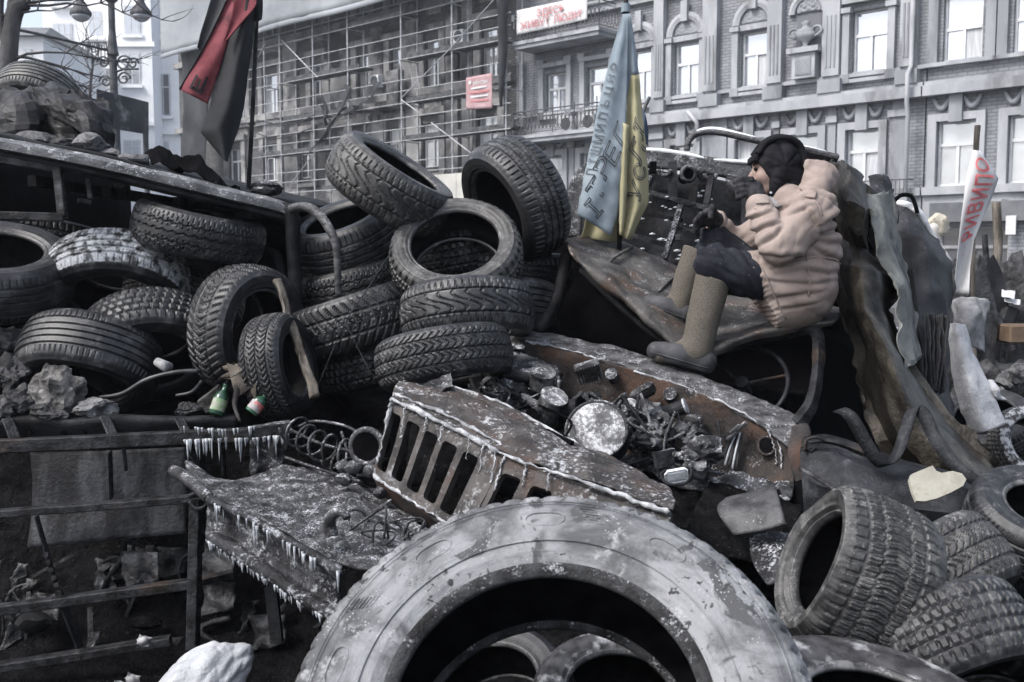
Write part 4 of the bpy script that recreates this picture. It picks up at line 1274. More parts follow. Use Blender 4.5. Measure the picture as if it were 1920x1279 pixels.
def tyre(u, v, d, R, axis, label, kind='ribs', wr=.33, rr_=.62, mt='rubber', ms=None, group=None, spin=0.0, deform=None, key=None, nt=300, nx=40, mb='bead', name="car_tyre", cat="tyre", squash=None):
    """tyre centred on pixel (u, v) at depth d; axis in viewer terms (right, up, towards viewer)"""
    me_t, sides, beads, me_l = tyre_meshes(kind, wr, rr_, nt, nx, deform=deform, key=key)
    ez = D(*axis)
    ex = Vector((0, 0, 1)).cross(ez)
    ex = ex.normalized() if ex.length > .05 else Vector((1, 0, 0))
    ey = ez.cross(ex)
    rot = Matrix((ex, ey, ez)).transposed().to_4x4() @ Matrix.Rotation(spin, 4, 'Z')
    e = bpy.data.objects.new(name, None); COL.objects.link(e)
    e.empty_display_size = .1
    sq = squash or ((1 + .035 * math.sin(u * 1.7), 1 - .035 * math.sin(u * 1.7), 1) if name == 'car_tyre' else (1, 1, 1))
    e.matrix_world = Matrix.Translation(W(u, v, d)) @ rot @ Matrix.Diagonal((R * sq[0], R * sq[1], R * sq[2], 1))
    tag(e, label, cat, group)
    def child(nm, me, m):
        o = bpy.data.objects.new(nm, me); COL.objects.link(o); o.parent = e
        if not me.materials: me.materials.append(m)
        o.material_slots[0].link = 'OBJECT'; o.material_slots[0].material = m
        return o
    child("tread", me_t, M[mt])
    for s in sides: child("sidewall", s, M[ms or mt])
    for s in beads: child("bead", s, M[mb])
    child("inner_liner", me_l, M['liner'])
    return e

G_L, G_C, G_F = "tyres heaped under the burnt roof", "tyres in the central pile", "tyres lying in the foreground"
def jam(amt, ph):
    def f(p):
        a = math.atan2(p.y, p.x)
        k = 1 + amt * math.cos(2 * (a - ph))
        return Vector((p.x * k, p.y * k, p.z + .03 * math.sin(2 * a + ph)))
    return f
# -- left heap, inside the wreck
tyre(-18, 508, 4.55, .35, (.22, .88, .42), "dark ribbed tyre cut by the left edge, hole facing up", 'ribs3', .36, .60, 'rubber', group=G_L)
tyre(95, 462, 5.6, .34, (.10, .95, -.1), "shadowed tyre behind the metal window frame", 'ribs', .33, .62, 'rubber_dark', group=G_L)
tyre(222, 530, 4.75, .322, (-.10, .84, -.50), "white-frosted tyre with pale lines across its tread", 'ribs', .36, .60, 'rubber_frost', 'rubber', group=G_L, spin=.3)
tyre(282, 648, 4.62, .312, (-.30, .72, -.62), "worn tyre with cracked grid tread leaning over the dark hole", 'blocks', .36, .60, 'rubber', group=G_L)
tyre(168, 680, 4.45, .292, (.03, .84, -.52), "broad tyre lowest in the left heap, above the pale stone", 'ribs3', .44, .60, 'rubber', group=G_L, deform=jam(.03, .4), key='b')
tyre(374, 434, 4.75, .312, (.235, .955, .13), "tyre lying tilted just beneath the roof beam", 'zig', .33, .62, 'rubber', group=G_L)
tyre(462, 618, 4.55, .282, (.80, -.12, .55), "upright tyre with arrow tread beside the broken plank", 'chevron', .42, .60, 'rubber', group=G_L, spin=.2, deform=jam(.05, 1.2), key='b')
tyre(524, 688, 4.25, .220, (.955, .15, .22), "small upright tyre with fishbone tread, right of the arrow-tread tyre", 'herring', .42, .58, 'rubber_dark', group=G_L)
tyre(345, 560, 5.1, .30, (.2, .9, -.3), "dark tyre wedged behind the frosted one", 'ribs', .33, .62, 'rubber_dark', group=G_L)
tyre(74, 192, 6.6, .285, (.08, .82, -.56), "tyre on the wreck's roof above the crumpled metal", 'ribs3', .40, .60, 'rubber_grey', group=G_L)
# -- central pile
tyre(732, 346, 4.75, .312, (.55, .80, .23), "swirl-tread tyre leaning at the top left of the central pile", 'swirl', .38, .66, 'rubber_grey', group=G_C)
tyre(966, 376, 4.80, .312, (-.80, -.46, .38), "ribbed tyre leaning at the top right of the central pile", 'ribs', .40, .62, 'rubber', group=G_C, spin=.15)
tyre(856, 482, 4.55, .308, (-.04, .66, .75), "pale grey tyre facing the camera at the heart of the pile", 'winter', .36, .645, 'rubber_grey', group=G_C, nt=352, key='c')
tyre(650, 446, 4.95, .288, (-.27, .86, .43), "tyre with open top behind the bent roof tube", 'ribs', .42, .62, 'rubber', group=G_C, spin=.8)
tyre(660, 525, 4.95, .285, (-.24, .93, .26), "dark tyre under the open-topped one, behind the bent tube", 'zig', .33, .62, 'rubber_dark', group=G_C)
tyre(672, 602, 4.62, .300, (-.30, .945, .08), "sloping tyre with diagonal tread left of the pile's middle", 'chevron', .42, .60, 'rubber_dark', group=G_C, spin=.5)
tyre(706, 672, 4.72, .29, (-.25, .95, .1), "sooty tyre lowest at the back of the pile", 'blocks', .36, .6, 'rubber_dark', group=G_C)
tyre(877, 588, 4.30, .294, (-.08, .985, -.16), "tyre with slanted slots just under the central grey tyre", 'swirl', .37, .62, 'rubber', group=G_C, spin=.9)
tyre(935, 578, 4.75, .30, (.02, .98, -.12), "tyre half hidden behind the slotted one", 'ribs3', .37, .62, 'rubber', group=G_C)
tyre(833, 672, 4.10, .280, (-.17, .975, -.12), "lowest front tyre of the pile with tight herringbone tread", 'herring', .36, .62, 'rubber', group=G_C, spin=.1)
tyre(965, 508, 5.05, .30, (.06, .95, .1), "tyre deep in the pile beneath the leaning ribbed one", 'ribs', .33, .62, 'rubber_dark', group=G_C)
tyre(862, 470, 5.12, .33, (-.18, .93, .12), "tyre seen only through the hole of the central grey tyre", 'blocks', .36, .62, 'rubber_dark', group=G_C)
# -- foreground
tyre(1030, 1386, 2.03, .535, (-.09, .69, .715), "huge ash-grey truck tyre filling the bottom foreground", 'truck', .27, .56, 'ash', group=None, name="truck_tyre", mb='bead_crust', nt=420, nx=40, spin=.5)
big_tyre = bpy.data.objects["truck_tyre"]
def moulding(nm, pts, r):
    bm = bmesh.new(); sweep(bm, pts, r, 6, cap=False)
    o = bmo(nm, bm, M['ash'], None, True); o.parent = big_tyre
    return o
def sw_pt(r, a): return Vector((r * math.cos(a), r * math.sin(a), .268 - .06 * abs(r - .78) ** 1.5))
for a0 in (.5, 1.15, 1.75, 2.5):
    moulding("oval_moulding", [sw_pt(.80 + .032 * math.sin(t), a0 + .10 * math.copysign(abs(math.cos(t)) ** .6, math.cos(t))) for t in np.linspace(0, 2 * math.pi, 33)], .004)
for a0 in (.85, 2.1):
    for k in range(7): moulding("rib_moulding", [sw_pt(.80 + .012 * k, a0 + .012 * k + .07 * t) for t in (0, .33, .66, 1)], .003)
for r in (.70, .885): moulding("ring_moulding", [sw_pt(r, t) for t in np.linspace(0, 2 * math.pi, 121)], .0035)
def buckle(p):
    # crushed ring: pinched together at the top, its crown curled over to one side
    x, y, z = p
    k = max(0.0, y - .35) / .65
    x = x * (.70 - .15 * k)
    z = z + .16 * k * k + (.38 * -x * (1 - .5 * k) if x < 0 else 0)
    y = y * 1.04 - .10 * k * max(0, -x)
    return Vector((x, y, z))
tyre(1622, 1088, 2.75, .218, (-.92, .385, .03), "buckled winter tyre with deep blocky tread beside the huge tyre", 'winter', .68, .60, 'rubber_grey', 'rubber_grey', group=G_F, nt=528, nx=56, deform=buckle, key='bk')
tyre(1752, 1092, 3.15, .25, (-.45, .72, -.50), "grey tyre tucked behind the buckled winter tyre", 'herring', .48, .60, 'rubber_grey', group=G_F)
tyre(1780, 1215, 2.72, .225, (-.25, .76, -.60), "tyre with scale-like tread at the lower right, hole facing down", 'blocks', .50, .60, 'rubber', group=G_F, spin=.4)
tyre(1952, 985, 3.30, .235, (.03, .86, .50), "smooth-sided tyre lying flat at the right edge", 'ribs3', .42, .52, 'rubber', group=G_F)
tyre(1945, 1190, 3.1, .25, (.2, .95, -.1), "dark tyre in the lower right corner, cut by the edge", 'ribs', .36, .6, 'rubber_dark', group=G_F)
tyre(1850, 1310, 2.6, .20, (-.3, .8, .4), "tyre peeping up at the bottom right corner", 'ribs', .36, .6, 'rubber', group=G_F)
tyre(1640, 1392, 2.35, .33, (.10, .96, .22), "ash-smeared tyre lying flat under the buckled one", 'ribs', .34, .5, 'rubber', 'rubber_smear', group=G_F)
tyre(1170, 1352, 2.62, .255, (.1, .86, .42), "tyre showing inside the ring of the huge tyre", 'ribs', .38, .62, 'rubber_dark', 'rubber_smear', group=G_F)
tyre(925, 1320, 2.75, .23, (-.3, .8, .5), "second tyre inside the huge ring, at left", 'ribs', .38, .62, 'rubber_dark', group=G_F)
tyre(1925, 835, 5.2, .20, (.15, .35, .92), "small pale-rimmed tyre at the right edge beneath the white cloth", 'blocks', .36, .62, 'rubber_grey', 'rubber_frost', group=G_F)
tyre(1850, 800, 5.7, .26, (-.3, .7, .4), "dark tyre behind the foot of the white cloth", 'ribs', .36, .62, 'rubber_dark', group=G_F)

# charred heap everything lies on
def heap_h(x, y):
    h = 0.0
    h += 1.02 / (1 + math.exp(-(y - 4.35) / .16)) * (1 / (1 + math.exp((y - 8.3) / .5)))
    if x > -.2:
        k = 1 / (1 + math.exp(-(x + .15) / .12))
        h = lerp(h, max(h, .42 / (1 + math.exp(-(y - 2.2) / .3)) + .25 / (1 + math.exp(-(y - 3.2) / .2))) * (1 / (1 + math.exp((y - 8.3) / .5))), k)
    side = (1 - .72 / (1 + math.exp(-(x - 2.0) / .12))) / (1 + math.exp(-(x + 5.2) / .3)) * 1 / (1 + math.exp((x - 4.6) / .35))
    kr = 1 / (1 + math.exp(-(x - 2.0) / .12)) / (1 + math.exp((x - 4.6) / .35)) / (1 + math.exp((y - 8.3) / .4))
    hr = .50 / (1 + math.exp(-(y - 5.25) / .10)) + .28 / (1 + math.exp(-(y - 6.15) / .12))
    return max(h * side, hr * kr)
vs_, fs = [], []
NXh, NYh = 150, 130
for j in range(NYh + 1):
    for i in range(NXh + 1):
        x, y = lerp(-6, 5.6, i / NXh), lerp(1.2, 10, j / NYh)
        p = Vector((x, y, 0))
        vs_.append((x, y, max(.004, heap_h(x, y) * (1 + .12 * fbm(p, 2.2, 3)) + .045 * fbm(p, 7, 5) * min(1, heap_h(x, y) * 3) + .03)))
for j in range(NYh):
    for i in range(NXh):
        a = j * (NXh + 1) + i
        fs.append((a, a + 1, a + NXh + 2, a + NXh + 1))
heap = pyd("rubble_mound", vs_, fs, M['soot_heap'], None, False)
tag(heap, kind="structure")
# ================================================================== BURNT TRUCK
def G(*rows): return [[W(*p) for p in r] for r in rows]
M['cowl'] = surf("frosted_cowl", (0.025, 0.025, 0.027), (0.10, 0.10, 0.105), 14, 0.6, metal=0.2, bump=0.7, bscale=60, frost=0.42, fscale=16, fcol=(0.36, 0.37, 0.39), up=0.2, speck=0.5, streak=(1, 1, 4))
M['firewall'] = surf("rusted_firewall", (0.012, 0.011, 0.011), (0.045, 0.038, 0.035), 8, 0.75, metal=0.1, bump=0.7, bscale=45, c3=(0.068, 0.042, 0.031), s3=5.5, t3=0.56, speck=0.5, spscale=80, frost=0.25, up=0.3, fscale=18)
M['roofrust'] = surf("rusty_roof_sheet", (0.035, 0.034, 0.034), (0.10, 0.095, 0.09), 7, 0.7, metal=0.15, bump=0.6, bscale=50, c3=(0.082, 0.054, 0.040), s3=6, t3=0.57, frost=0.35, fscale=12, fcol=(0.35, 0.36, 0.38), up=0.5)
M['drum'] = surf("frosted_drum", (0.06, 0.06, 0.063), (0.2, 0.2, 0.205), 10, 0.7, bump=0.6, bscale=70, frost=0.62, fscale=10, fcol=(0.5, 0.51, 0.53), up=-0.1)
M['alu'] = surf("melted_aluminium", (0.05, 0.05, 0.053), (0.20, 0.203, 0.21), 12, 0.5, 0.8, 0.4, 0.8, 50, c3=(0.02, 0.02, 0.022), s3=8, t3=0.50, frost=0.4, fscale=18, fcol=(0.5, 0.51, 0.53), bdist=0.015)
M['fender'] = surf("scorched_fender", (0.008, 0.0085, 0.010), (0.028, 0.030, 0.035), 6, 0.42, 0.7, 0.25, 0.7, 45, c3=(0.085, 0.089, 0.097), s3=6, t3=0.63, speck=0.5)
truck = empty("burnt_truck", W(1250, 1000, 3.9), "burnt-out truck front with slotted grille and bare engine bay", "truck wreck")
truck.location.z = 0

def holed(name, fmap, na, nb, holes, thick, m, parent, wob=0.0, seed=0):
    """plate over the unit square (a, b) with rounded slots; holes = (a0, a1, b0, b1, shear, r)"""
    A = np.linspace(0, 1, na + 1); B = np.linspace(0, 1, nb + 1)
    la = (fmap(1, .5) - fmap(0, .5)).length; lb = (fmap(.5, 1) - fmap(.5, 0)).length
    def sdf(a, b):
        best = 9.0
        for a0, a1, b0, b1, sh, r in holes:
            bc = (b0 + b1) / 2
            x = (a - sh * (b - bc) - (a0 + a1) / 2) * la; y = (b - bc) * lb
            hx, hy = (a1 - a0) / 2 * la - r, (b1 - b0) / 2 * lb - r
            qx, qy = abs(x) - hx, abs(y) - hy
            best = min(best, math.hypot(max(qx, 0), max(qy, 0)) + min(max(qx, qy), 0) - r)
        return best
    S = np.array([[sdf(a, b) for a in A] for b in B])
    keep = np.zeros((nb, na), bool)
    for j in range(nb):
        for i in range(na):
            keep[j, i] = (S[j, i] + S[j + 1, i] + S[j, i + 1] + S[j + 1, i + 1]) > 0
    pos = {}
    ha, hb = .5 / na, .5 / nb
    vid = {}
    verts = []
    def vert(i, j):
        if (i, j) in vid: return vid[(i, j)]
        a, b = A[i], B[j]
        near = [keep[jj, ii] for jj in (j - 1, j) for ii in (i - 1, i) if 0 <= jj < nb and 0 <= ii < na]
        if len(near) == 4 and not all(near):
            for _ in range(2):
                s0 = sdf(a, b)
                ga = (sdf(a + ha, b) - s0) / (ha * la); gb = (sdf(a, b + hb) - s0) / (hb * lb)
                n2 = ga * ga + gb * gb + 1e-9
                a -= s0 * ga / n2 / la; b -= s0 * gb / n2 / lb
        p = fmap(a, b)
        vid[(i, j)] = len(verts); verts.append(p); return vid[(i, j)]
    fs = [(vert(i, j), vert(i + 1, j), vert(i + 1, j + 1), vert(i, j + 1)) for j in range(nb) for i in range(na) if keep[j, i]]
    nrm = (fmap(1, .5) - fmap(0, .5)).cross(fmap(.5, 1) - fmap(.5, 0)).normalized()
    if nrm.dot(C_F) > 0: nrm = -nrm       # towards the camera
    o = len(verts)
    back = [p - nrm * thick for p in verts]
    edges = {}
    for f in fs:
        for k in range(4):
            e = (f[k], f[(k + 1) % 4]); edges[e] = 1
    rim = [e for e in edges if (e[1], e[0]) not in edges]
    allf = list(fs) + [tuple(o + x for x in f[::-1]) for f in fs] + [(b, a, o + a, o + b) for a, b in rim]
    vv = [p + nrm * (wob * fbm(p, 9, seed)) for p in verts] + [p + nrm * (wob * fbm(q, 9, seed)) for p, q in zip(back, verts)]
    return pyd(name, vv, allf, m, parent, False)

# grille: left flat face with five slots, then the turned-back face with three
def gmapL(a, b):
    top = lerp(W(735, 748, 3.56), W(948, 852, 3.30), a); bot = lerp(W(698, 892, 3.52), W(872, 1005, 3.24), a)
    p = lerp(top, bot, b)
    # rolled top lip
    k = max(0, 1 - b / .10)
    return p + C_F * (.035 * k * k) + C_U * (-.0 * k)
sl = [(.02, .125, .15, .88), (.180, .300, .15, .88), (.350, .472, .16, .89), (.522, .646, .17, .89), (.698, .83, .17, .90)]
gr = holed("grille", gmapL, 170, 56, [(a, b, c, d, .0, .014) for a, b, c, d in sl], .03, M['grille'], truck, .004, 3)
def gmapR(a, b):
    top = lerp(W(949, 853, 3.298), W(1262, 962, 3.06), a); bot = lerp(W(873, 1006, 3.238), W(1190, 1120, 2.98), a)
    p = lerp(top, bot, b)
    k = max(0, 1 - b / .10)
    return p + C_F * (.035 * k * k)
sl2 = [(.03, .15, .20, .95), (.22, .35, .22, .95), (.40, .52, .26, .95)]
holed("grille_side", gmapR, 120, 50, [(a, b, c, d, .0, .014) for a, b, c, d in sl2], .03, M['grille'], truck, .004, 7)
# rounded top shelf of the radiator cowl
sheet("grille_top", G([(735, 747, 3.57), (840, 795, 3.45), (948, 851, 3.31), (1070, 892, 3.20), (1180, 928, 3.12), (1262, 960, 3.05)],
                      [(738, 733, 3.61), (845, 778, 3.50), (958, 828, 3.37), (1080, 872, 3.26), (1190, 912, 3.18), (1266, 940, 3.11)],
                      [(744, 722, 3.66), (850, 752, 3.58), (962, 795, 3.47), (1085, 846, 3.37), (1195, 893, 3.27), (1260, 926, 3.20)],
                      [(748, 718, 3.70), (852, 738, 3.66), (965, 780, 3.56), (1088, 836, 3.45), (1192, 884, 3.34), (1250, 918, 3.27)]),
      M['grille'], truck, 14, 8, .006, crum=.012, cs=9, seed=3, fine=.003)
sheet("radiator_flange", G([(835, 722, 3.74), (930, 752, 3.68), (1015, 796, 3.58), (1090, 838, 3.48), (1170, 868, 3.40)],
                           [(838, 742, 3.70), (932, 774, 3.62), (1017, 816, 3.53), (1092, 853, 3.43), (1172, 880, 3.36)]), M['grille'], truck, 10, 5, .006, crum=.012, cs=10, seed=8)
sheet("torn_sheet", G([(752, 714, 3.80), (800, 722, 3.76), (848, 700, 3.80)], [(760, 728, 3.68), (812, 742, 3.62), (850, 725, 3.66)]), M['alu'], truck, 10, 8, .004, crum=.03, cs=14, seed=4, edge=.02)
beam("latch_bar", W(1022, 812, 3.5), W(1072, 836, 3.43), .02, .03, M['black'], truck)
sheet("grille_apron", G([(700, 893, 3.53), (780, 948, 3.40), (866, 1004, 3.26), (940, 1060, 3.18)], [(712, 925, 3.60), (790, 985, 3.5), (870, 1045, 3.38), (940, 1110, 3.30)]), M['burnt_rust'], truck, 6, 4, .008, crum=.01, seed=2)
# headlamp bucket left of the grille
bm = bmesh.new()
c0 = W(688, 838, 3.62)
ring = [c0 + D(1, 0, .35) * .062 * math.cos(t) + D(0, 1, 0) * .062 * math.sin(t) for t in np.linspace(0, 2 * math.pi, 25)]
sweep(bm, ring, .012, 8, cap=False)
lampb = bmo("headlamp_ring", bm, M['burnt_frost'], truck, True)
cyl("headlamp_bucket", c0, c0 + C_F * .10 + C_R * .02, .056, M['black'], lampb, 20)

# frost crust along the edges, and its runs
def crust(pts, r, seed, m='snow'):
    path = smooth_path([W(*p) for p in pts], 10)
    rr = random.Random(seed)
    path = [p + Vector((rr.uniform(-.004, .004), rr.uniform(-.004, .004), rr.uniform(-.004, .004))) for p in path]
    rad = [max(.001, r * (.45 + 1.3 * abs(nz(p, 22, seed)) + .8 * nz(p, 7, seed + 3))) for p in path]
    return tube("frost_crust", path, rad, M[m], truck, 7)
M['rime'] = surf("rime_frost", (0.16, 0.165, 0.175), (0.46, 0.47, 0.49), 26, 0.85, bump=1.0, bscale=110, bdist=0.006)
crust([(735, 748, 3.555), (840, 797, 3.43), (948, 853, 3.295), (1070, 896, 3.185), (1180, 934, 3.105), (1255, 960, 3.05)], .010, 1, 'rime')
crust([(738, 738, 3.59), (800, 762, 3.52), (870, 795, 3.44), (945, 836, 3.34)], .008, 2, 'rime')
crust([(948, 853, 3.29), (938, 880, 3.28), (926, 920, 3.265)], .004, 3, 'rime')
crust([(735, 748, 3.55), (725, 790, 3.54), (712, 850, 3.525), (702, 888, 3.515)], .009, 4, 'rime')
crust([(700, 892, 3.515), (740, 918, 3.45), (790, 950, 3.37), (850, 992, 3.27)], .008, 5, 'rime')
crust([(835, 722, 3.735), (930, 752, 3.675), (1015, 796, 3.575), (1090, 838, 3.475)], .006, 6, 'rime')
for k, (u, v, d, L1) in enumerate(((760, 762, 3.51, 60), (800, 780, 3.47, 30), (828, 795, 3.43, 90), (880, 822, 3.37, 40), (905, 835, 3.33, 110), (930, 845, 3.30, 60), (985, 872, 3.255, 40), (1030, 890, 3.21, 30))):
    crust([(u, v, d), (u - L1 * .07, v + L1 * .5, d - .012), (u - L1 * .15, v + L1, d - .02)], .0035, 20 + k, 'rime')

# engine bay tub
sheet("bay_floor", G([(770, 780, 4.0), (960, 800, 4.1), (1180, 880, 3.95), (1460, 930, 3.75)], [(760, 900, 3.75), (960, 930, 3.6), (1200, 980, 3.5), (1480, 1010, 3.5)]), M['soot_heap'], truck, 10, 10, .01, crum=.05, cs=8, seed=2)
sheet("bay_rear_floor", G([(780, 735, 4.3), (930, 742, 4.35), (1080, 800, 4.25), (1240, 868, 4.08), (1490, 905, 3.80)], [(770, 790, 3.95), (950, 810, 4.0), (1100, 850, 3.9), (1260, 905, 3.8), (1480, 945, 3.65)]), M['burnt_frost'], truck, 14, 14, .01, crum=.06, cs=9, seed=12, fine=.012)
# firewall and cowl
fw_ = sheet("firewall", G([(955, 634, 4.34), (1080, 662, 4.26), (1200, 698, 4.16), (1320, 740, 4.05), (1440, 800, 3.93), (1500, 850, 3.86)],
                   [(930, 690, 4.36), (1060, 720, 4.28), (1190, 770, 4.17), (1310, 812, 4.05), (1420, 850, 3.95), (1492, 885, 3.86)],
                   [(905, 760, 4.34), (1040, 800, 4.25), (1170, 855, 4.12), (1290, 895, 4.0), (1400, 905, 3.90), (1485, 925, 3.83)]), M['firewall'], truck, 14, 12, .006, crum=.012, cs=6, seed=1)
sheet("cowl", G([(985, 622, 4.46), (1100, 640, 4.38), (1210, 670, 4.28), (1330, 712, 4.16), (1430, 752, 4.05), (1512, 792, 3.94)],
                [(970, 626, 4.40), (1095, 650, 4.32), (1205, 682, 4.21), (1325, 726, 4.09), (1425, 770, 3.98), (1512, 822, 3.88)],
                [(955, 634, 4.345), (1085, 662, 4.265), (1200, 698, 4.165), (1320, 744, 4.055), (1420, 796, 3.94), (1492, 852, 3.85)]), M['cowl'], truck, 14, 6, .012, crum=.010, cs=12, seed=6, fine=.004)
crust([(1190, 695, 4.17), (1290, 728, 4.08), (1380, 768, 3.98), (1440, 806, 3.92)], .006, 31, 'rime')
crust([(1440, 806, 3.91), (1452, 840, 3.90), (1456, 870, 3.89)], .004, 32, 'rime'); crust([(1452, 812, 3.91), (1464, 850, 3.89), (1466, 880, 3.88)], .004, 33, 'rime')
crust([(985, 640, 4.32), (1060, 655, 4.27), (1130, 675, 4.21)], .006, 34, 'rime')
sheet("cowl_end", G([(1485, 800, 3.90), (1514, 796, 3.90), (1520, 830, 3.87)], [(1478, 850, 3.86), (1505, 860, 3.83), (1518, 850, 3.85)], [(1492, 905, 3.84), (1505, 920, 3.82), (1512, 915, 3.84)]), M['burnt_rust'], truck, 6, 6, .01, crum=.008, seed=4)
for u, v, d, r in ((1437, 836, 3.915, 15), (1238, 852, 4.07, 36)):
    c = W(u, v, d); rr = r * d / F
    ax = D(-.15, .35, .9)
    bm = bmesh.new(); ex, ey, ez = frame_axes(c, c + ax)
    sweep(bm, [c + ex * rr * math.cos(t) + ey * rr * 1.15 * math.sin(t) for t in np.linspace(0, 2 * math.pi, 25)], .006, 6, cap=False)
    hr = bmo("hole_rim", bm, M['firewall'], truck, True)
    cyl("opening", c - ax * .004, c + ax * .004, rr, M['black'], hr, 22)  # solid black disc paints the shade inside the hole
# small fittings on the firewall
def canister(u, v, d, r, L, ax, m, nm="canister", cap=None):
    c = W(u, v, d); a = D(*ax); 
    o = cyl(nm, c - a * L / 2, c + a * L / 2, r, M[m], truck, 18)
    cyl("rim", c + a * (L / 2), c + a * (L / 2 + .008), r * 1.08, M[cap or m], o, 18)
    return o
canister(1149, 706, 4.2, .024, .05, (-.3, .4, .85), 'burnt_frost', "filler_cap")
canister(1258, 744, 4.10, .026, .04, (-.3, .5, .8), 'burnt_frost', "vent_cap")
canister(1248, 775, 4.02, .03, .16, (.85, .35, .3), 'burnt', "starter_motor", 'ice')
canister(1186, 767, 3.95, .032, .06, (-.4, .3, .85), 'drum', "oil_cap")
# air cleaner drum
c = W(1118, 806, 3.72); a = D(-.22, .42, .88)
dr_ = cyl("air_cleaner", c - a * .10, c, .112, M['burnt'], truck, 40)
bm = bmesh.new(); ex, ey, ez = frame_axes(c, c + a)
sweep(bm, [c + ex * .112 * math.cos(t) + ey * .112 * math.sin(t) for t in np.linspace(0, 2 * math.pi, 41)], .007, 8, cap=False)
bmo("lid_rim", bm, M['burnt_frost'], dr_, True)
vs_, fs = [c + a * .012], []
for k in range(1, 9):
    for i in range(40):
        r = .108 * k / 8; t = 2 * math.pi * i / 40
        vs_.append(c + ex * r * math.cos(t) + ey * r * math.sin(t) + a * (.012 - .01 * (k / 8) ** 2 + .003 * fbm(Vector((r * math.cos(t), r * math.sin(t), 0)), 30)))
for i in range(40): fs.append((0, 1 + i, 1 + (i + 1) % 40))
for k in range(7):
    for i in range(40):
        fs.append((1 + k * 40 + i, 1 + (k + 1) * 40 + i, 1 + (k + 1) * 40 + (i + 1) % 40, 1 + k * 40 + (i + 1) % 40))
pyd("lid", vs_, fs, M['drum'], dr_, True)
# finned generator
def finned(u, v, d, w, h, dp, ax, ay, n, m):
    c = W(u, v, d); ex = D(*ax); ey = D(*ay); ey = (ey - ex * ey.dot(ex)).normalized(); ez = ex.cross(ey)
    o = box("finned_cover", c, w, h, dp, M[m], truck, ax=(ex, ey, ez), bev=.006)
    for k in range(n):
        q = c + ex * w * ((k + .5) / n - .5) + ez * (dp / 2 + .008)
        box("fin", q, w / n * .45, h * .94, .016, M[m], o, ax=(ex, ey, ez))
    return o
finned(1103, 697, 4.12, .105, .075, .06, (.93, .28, .1), (-.2, .9, .35), 9, 'alu')
box("regulator", W(1206, 736, 4.08), .11, .06, .04, M['alu'], truck, ax=(D(.85, .5, .1), D(-.5, .8, .3), D(-.1, -.2, .97)), bev=.015, wob=.006, cuts=2)
for v in (800, 822, 786): box("relay", W(1308, v, 4.0), .042, .034, .05, M['alu'], truck, ax=(D(.9, -.25, .2), D(.25, .95, .1), D(-.2, -.05, .97)), bev=.008)
for k, (u, v) in enumerate(((1378, 805), (1390, 800), (1372, 818))):
    box("bracket", W(u, v, 3.93), .05, .016, .02, M['burnt_frost'], truck, ax=(D(.7, .6, 0), D(-.6, .7, .2), D(0, 0, 1)), bev=.004)
for k in range(5):
    tube("pedal_rod", [W(1352 + k * 7, 870 + k * 3, 3.9), W(1362 + k * 6, 842, 3.93), W(1376 + k * 4, 812, 3.95)], .0045, M['ice' if k % 2 else 'rail'], truck, 5, spl=3)
box("mirror_shard", W(1268, 892, 3.62), .085, .055, .012, M['snow'], truck, ax=(D(.96, .2, .15), D(-.15, .85, .5), D(.05, -.5, .86)), bev=.012)
tube("shard_frame", [W(1244, 884, 3.62), W(1290, 876, 3.62), W(1296, 890, 3.6), W(1285, 906, 3.6), W(1252, 908, 3.6), W(1240, 892, 3.62), W(1244, 884, 3.62)], .006, M['burnt'], truck, 6, spl=3)
# manifold, engine head and scrap around it
def lump(nm, u, v, d, sx, sy, sz, m, seed):
    return rock(nm, W(u, v, d), sx, sy, sz, M[m], truck, seed, 3, .9, seed)
tube("manifold", [W(940, 684, 4.30), W(975, 676, 4.28), W(1010, 690, 4.22), W(1045, 706, 4.16)], [.035, .05, .05, .04], M['alu'], truck, 12, spl=4, sq=(1, .55))
sheet("cylinder_head", G([(925, 672, 4.35), (975, 668, 4.34), (1035, 690, 4.28)], [(930, 690, 4.22), (985, 690, 4.20), (1050, 712, 4.14)], [(945, 706, 4.16), (990, 712, 4.12), (1040, 728, 4.1)]), M['burnt_frost'], truck, 8, 8, .03, crum=.02, cs=12, seed=5)
tube("manifold", [W(930, 690, 4.15), W(960, 700, 4.12), W(1010, 706, 4.08), W(1050, 722, 4.05)], [.022, .026, .028, .02], M['burnt_frost'], truck, 10, spl=4)
canister(1016, 712, 4.05, .048, .06, (.1, .8, .5), 'alu', "distributor")
canister(1030, 765, 3.85, .05, .11, (.3, .75, .55), 'alu', "carburettor", 'drum')
canister(1062, 768, 3.85, .036, .12, (.8, .2, .5), 'burnt', "intake_pipe", 'black')
canister(1010, 770, 3.85, .022, .10, (-.5, -.2, .85), 'burnt_frost', "intake_pipe", 'black')
lump("melted_lump", 968, 660, 4.38, .12, .10, .09, 'burnt_frost', 3); lump("melted_lump", 985, 652, 4.42, .10, .08, .07, 'stone_dark', 5)
rng = random.Random(42)
mats_ = ['alu', 'burnt_frost', 'burnt', 'burnt_frost', 'alu', 'rail']
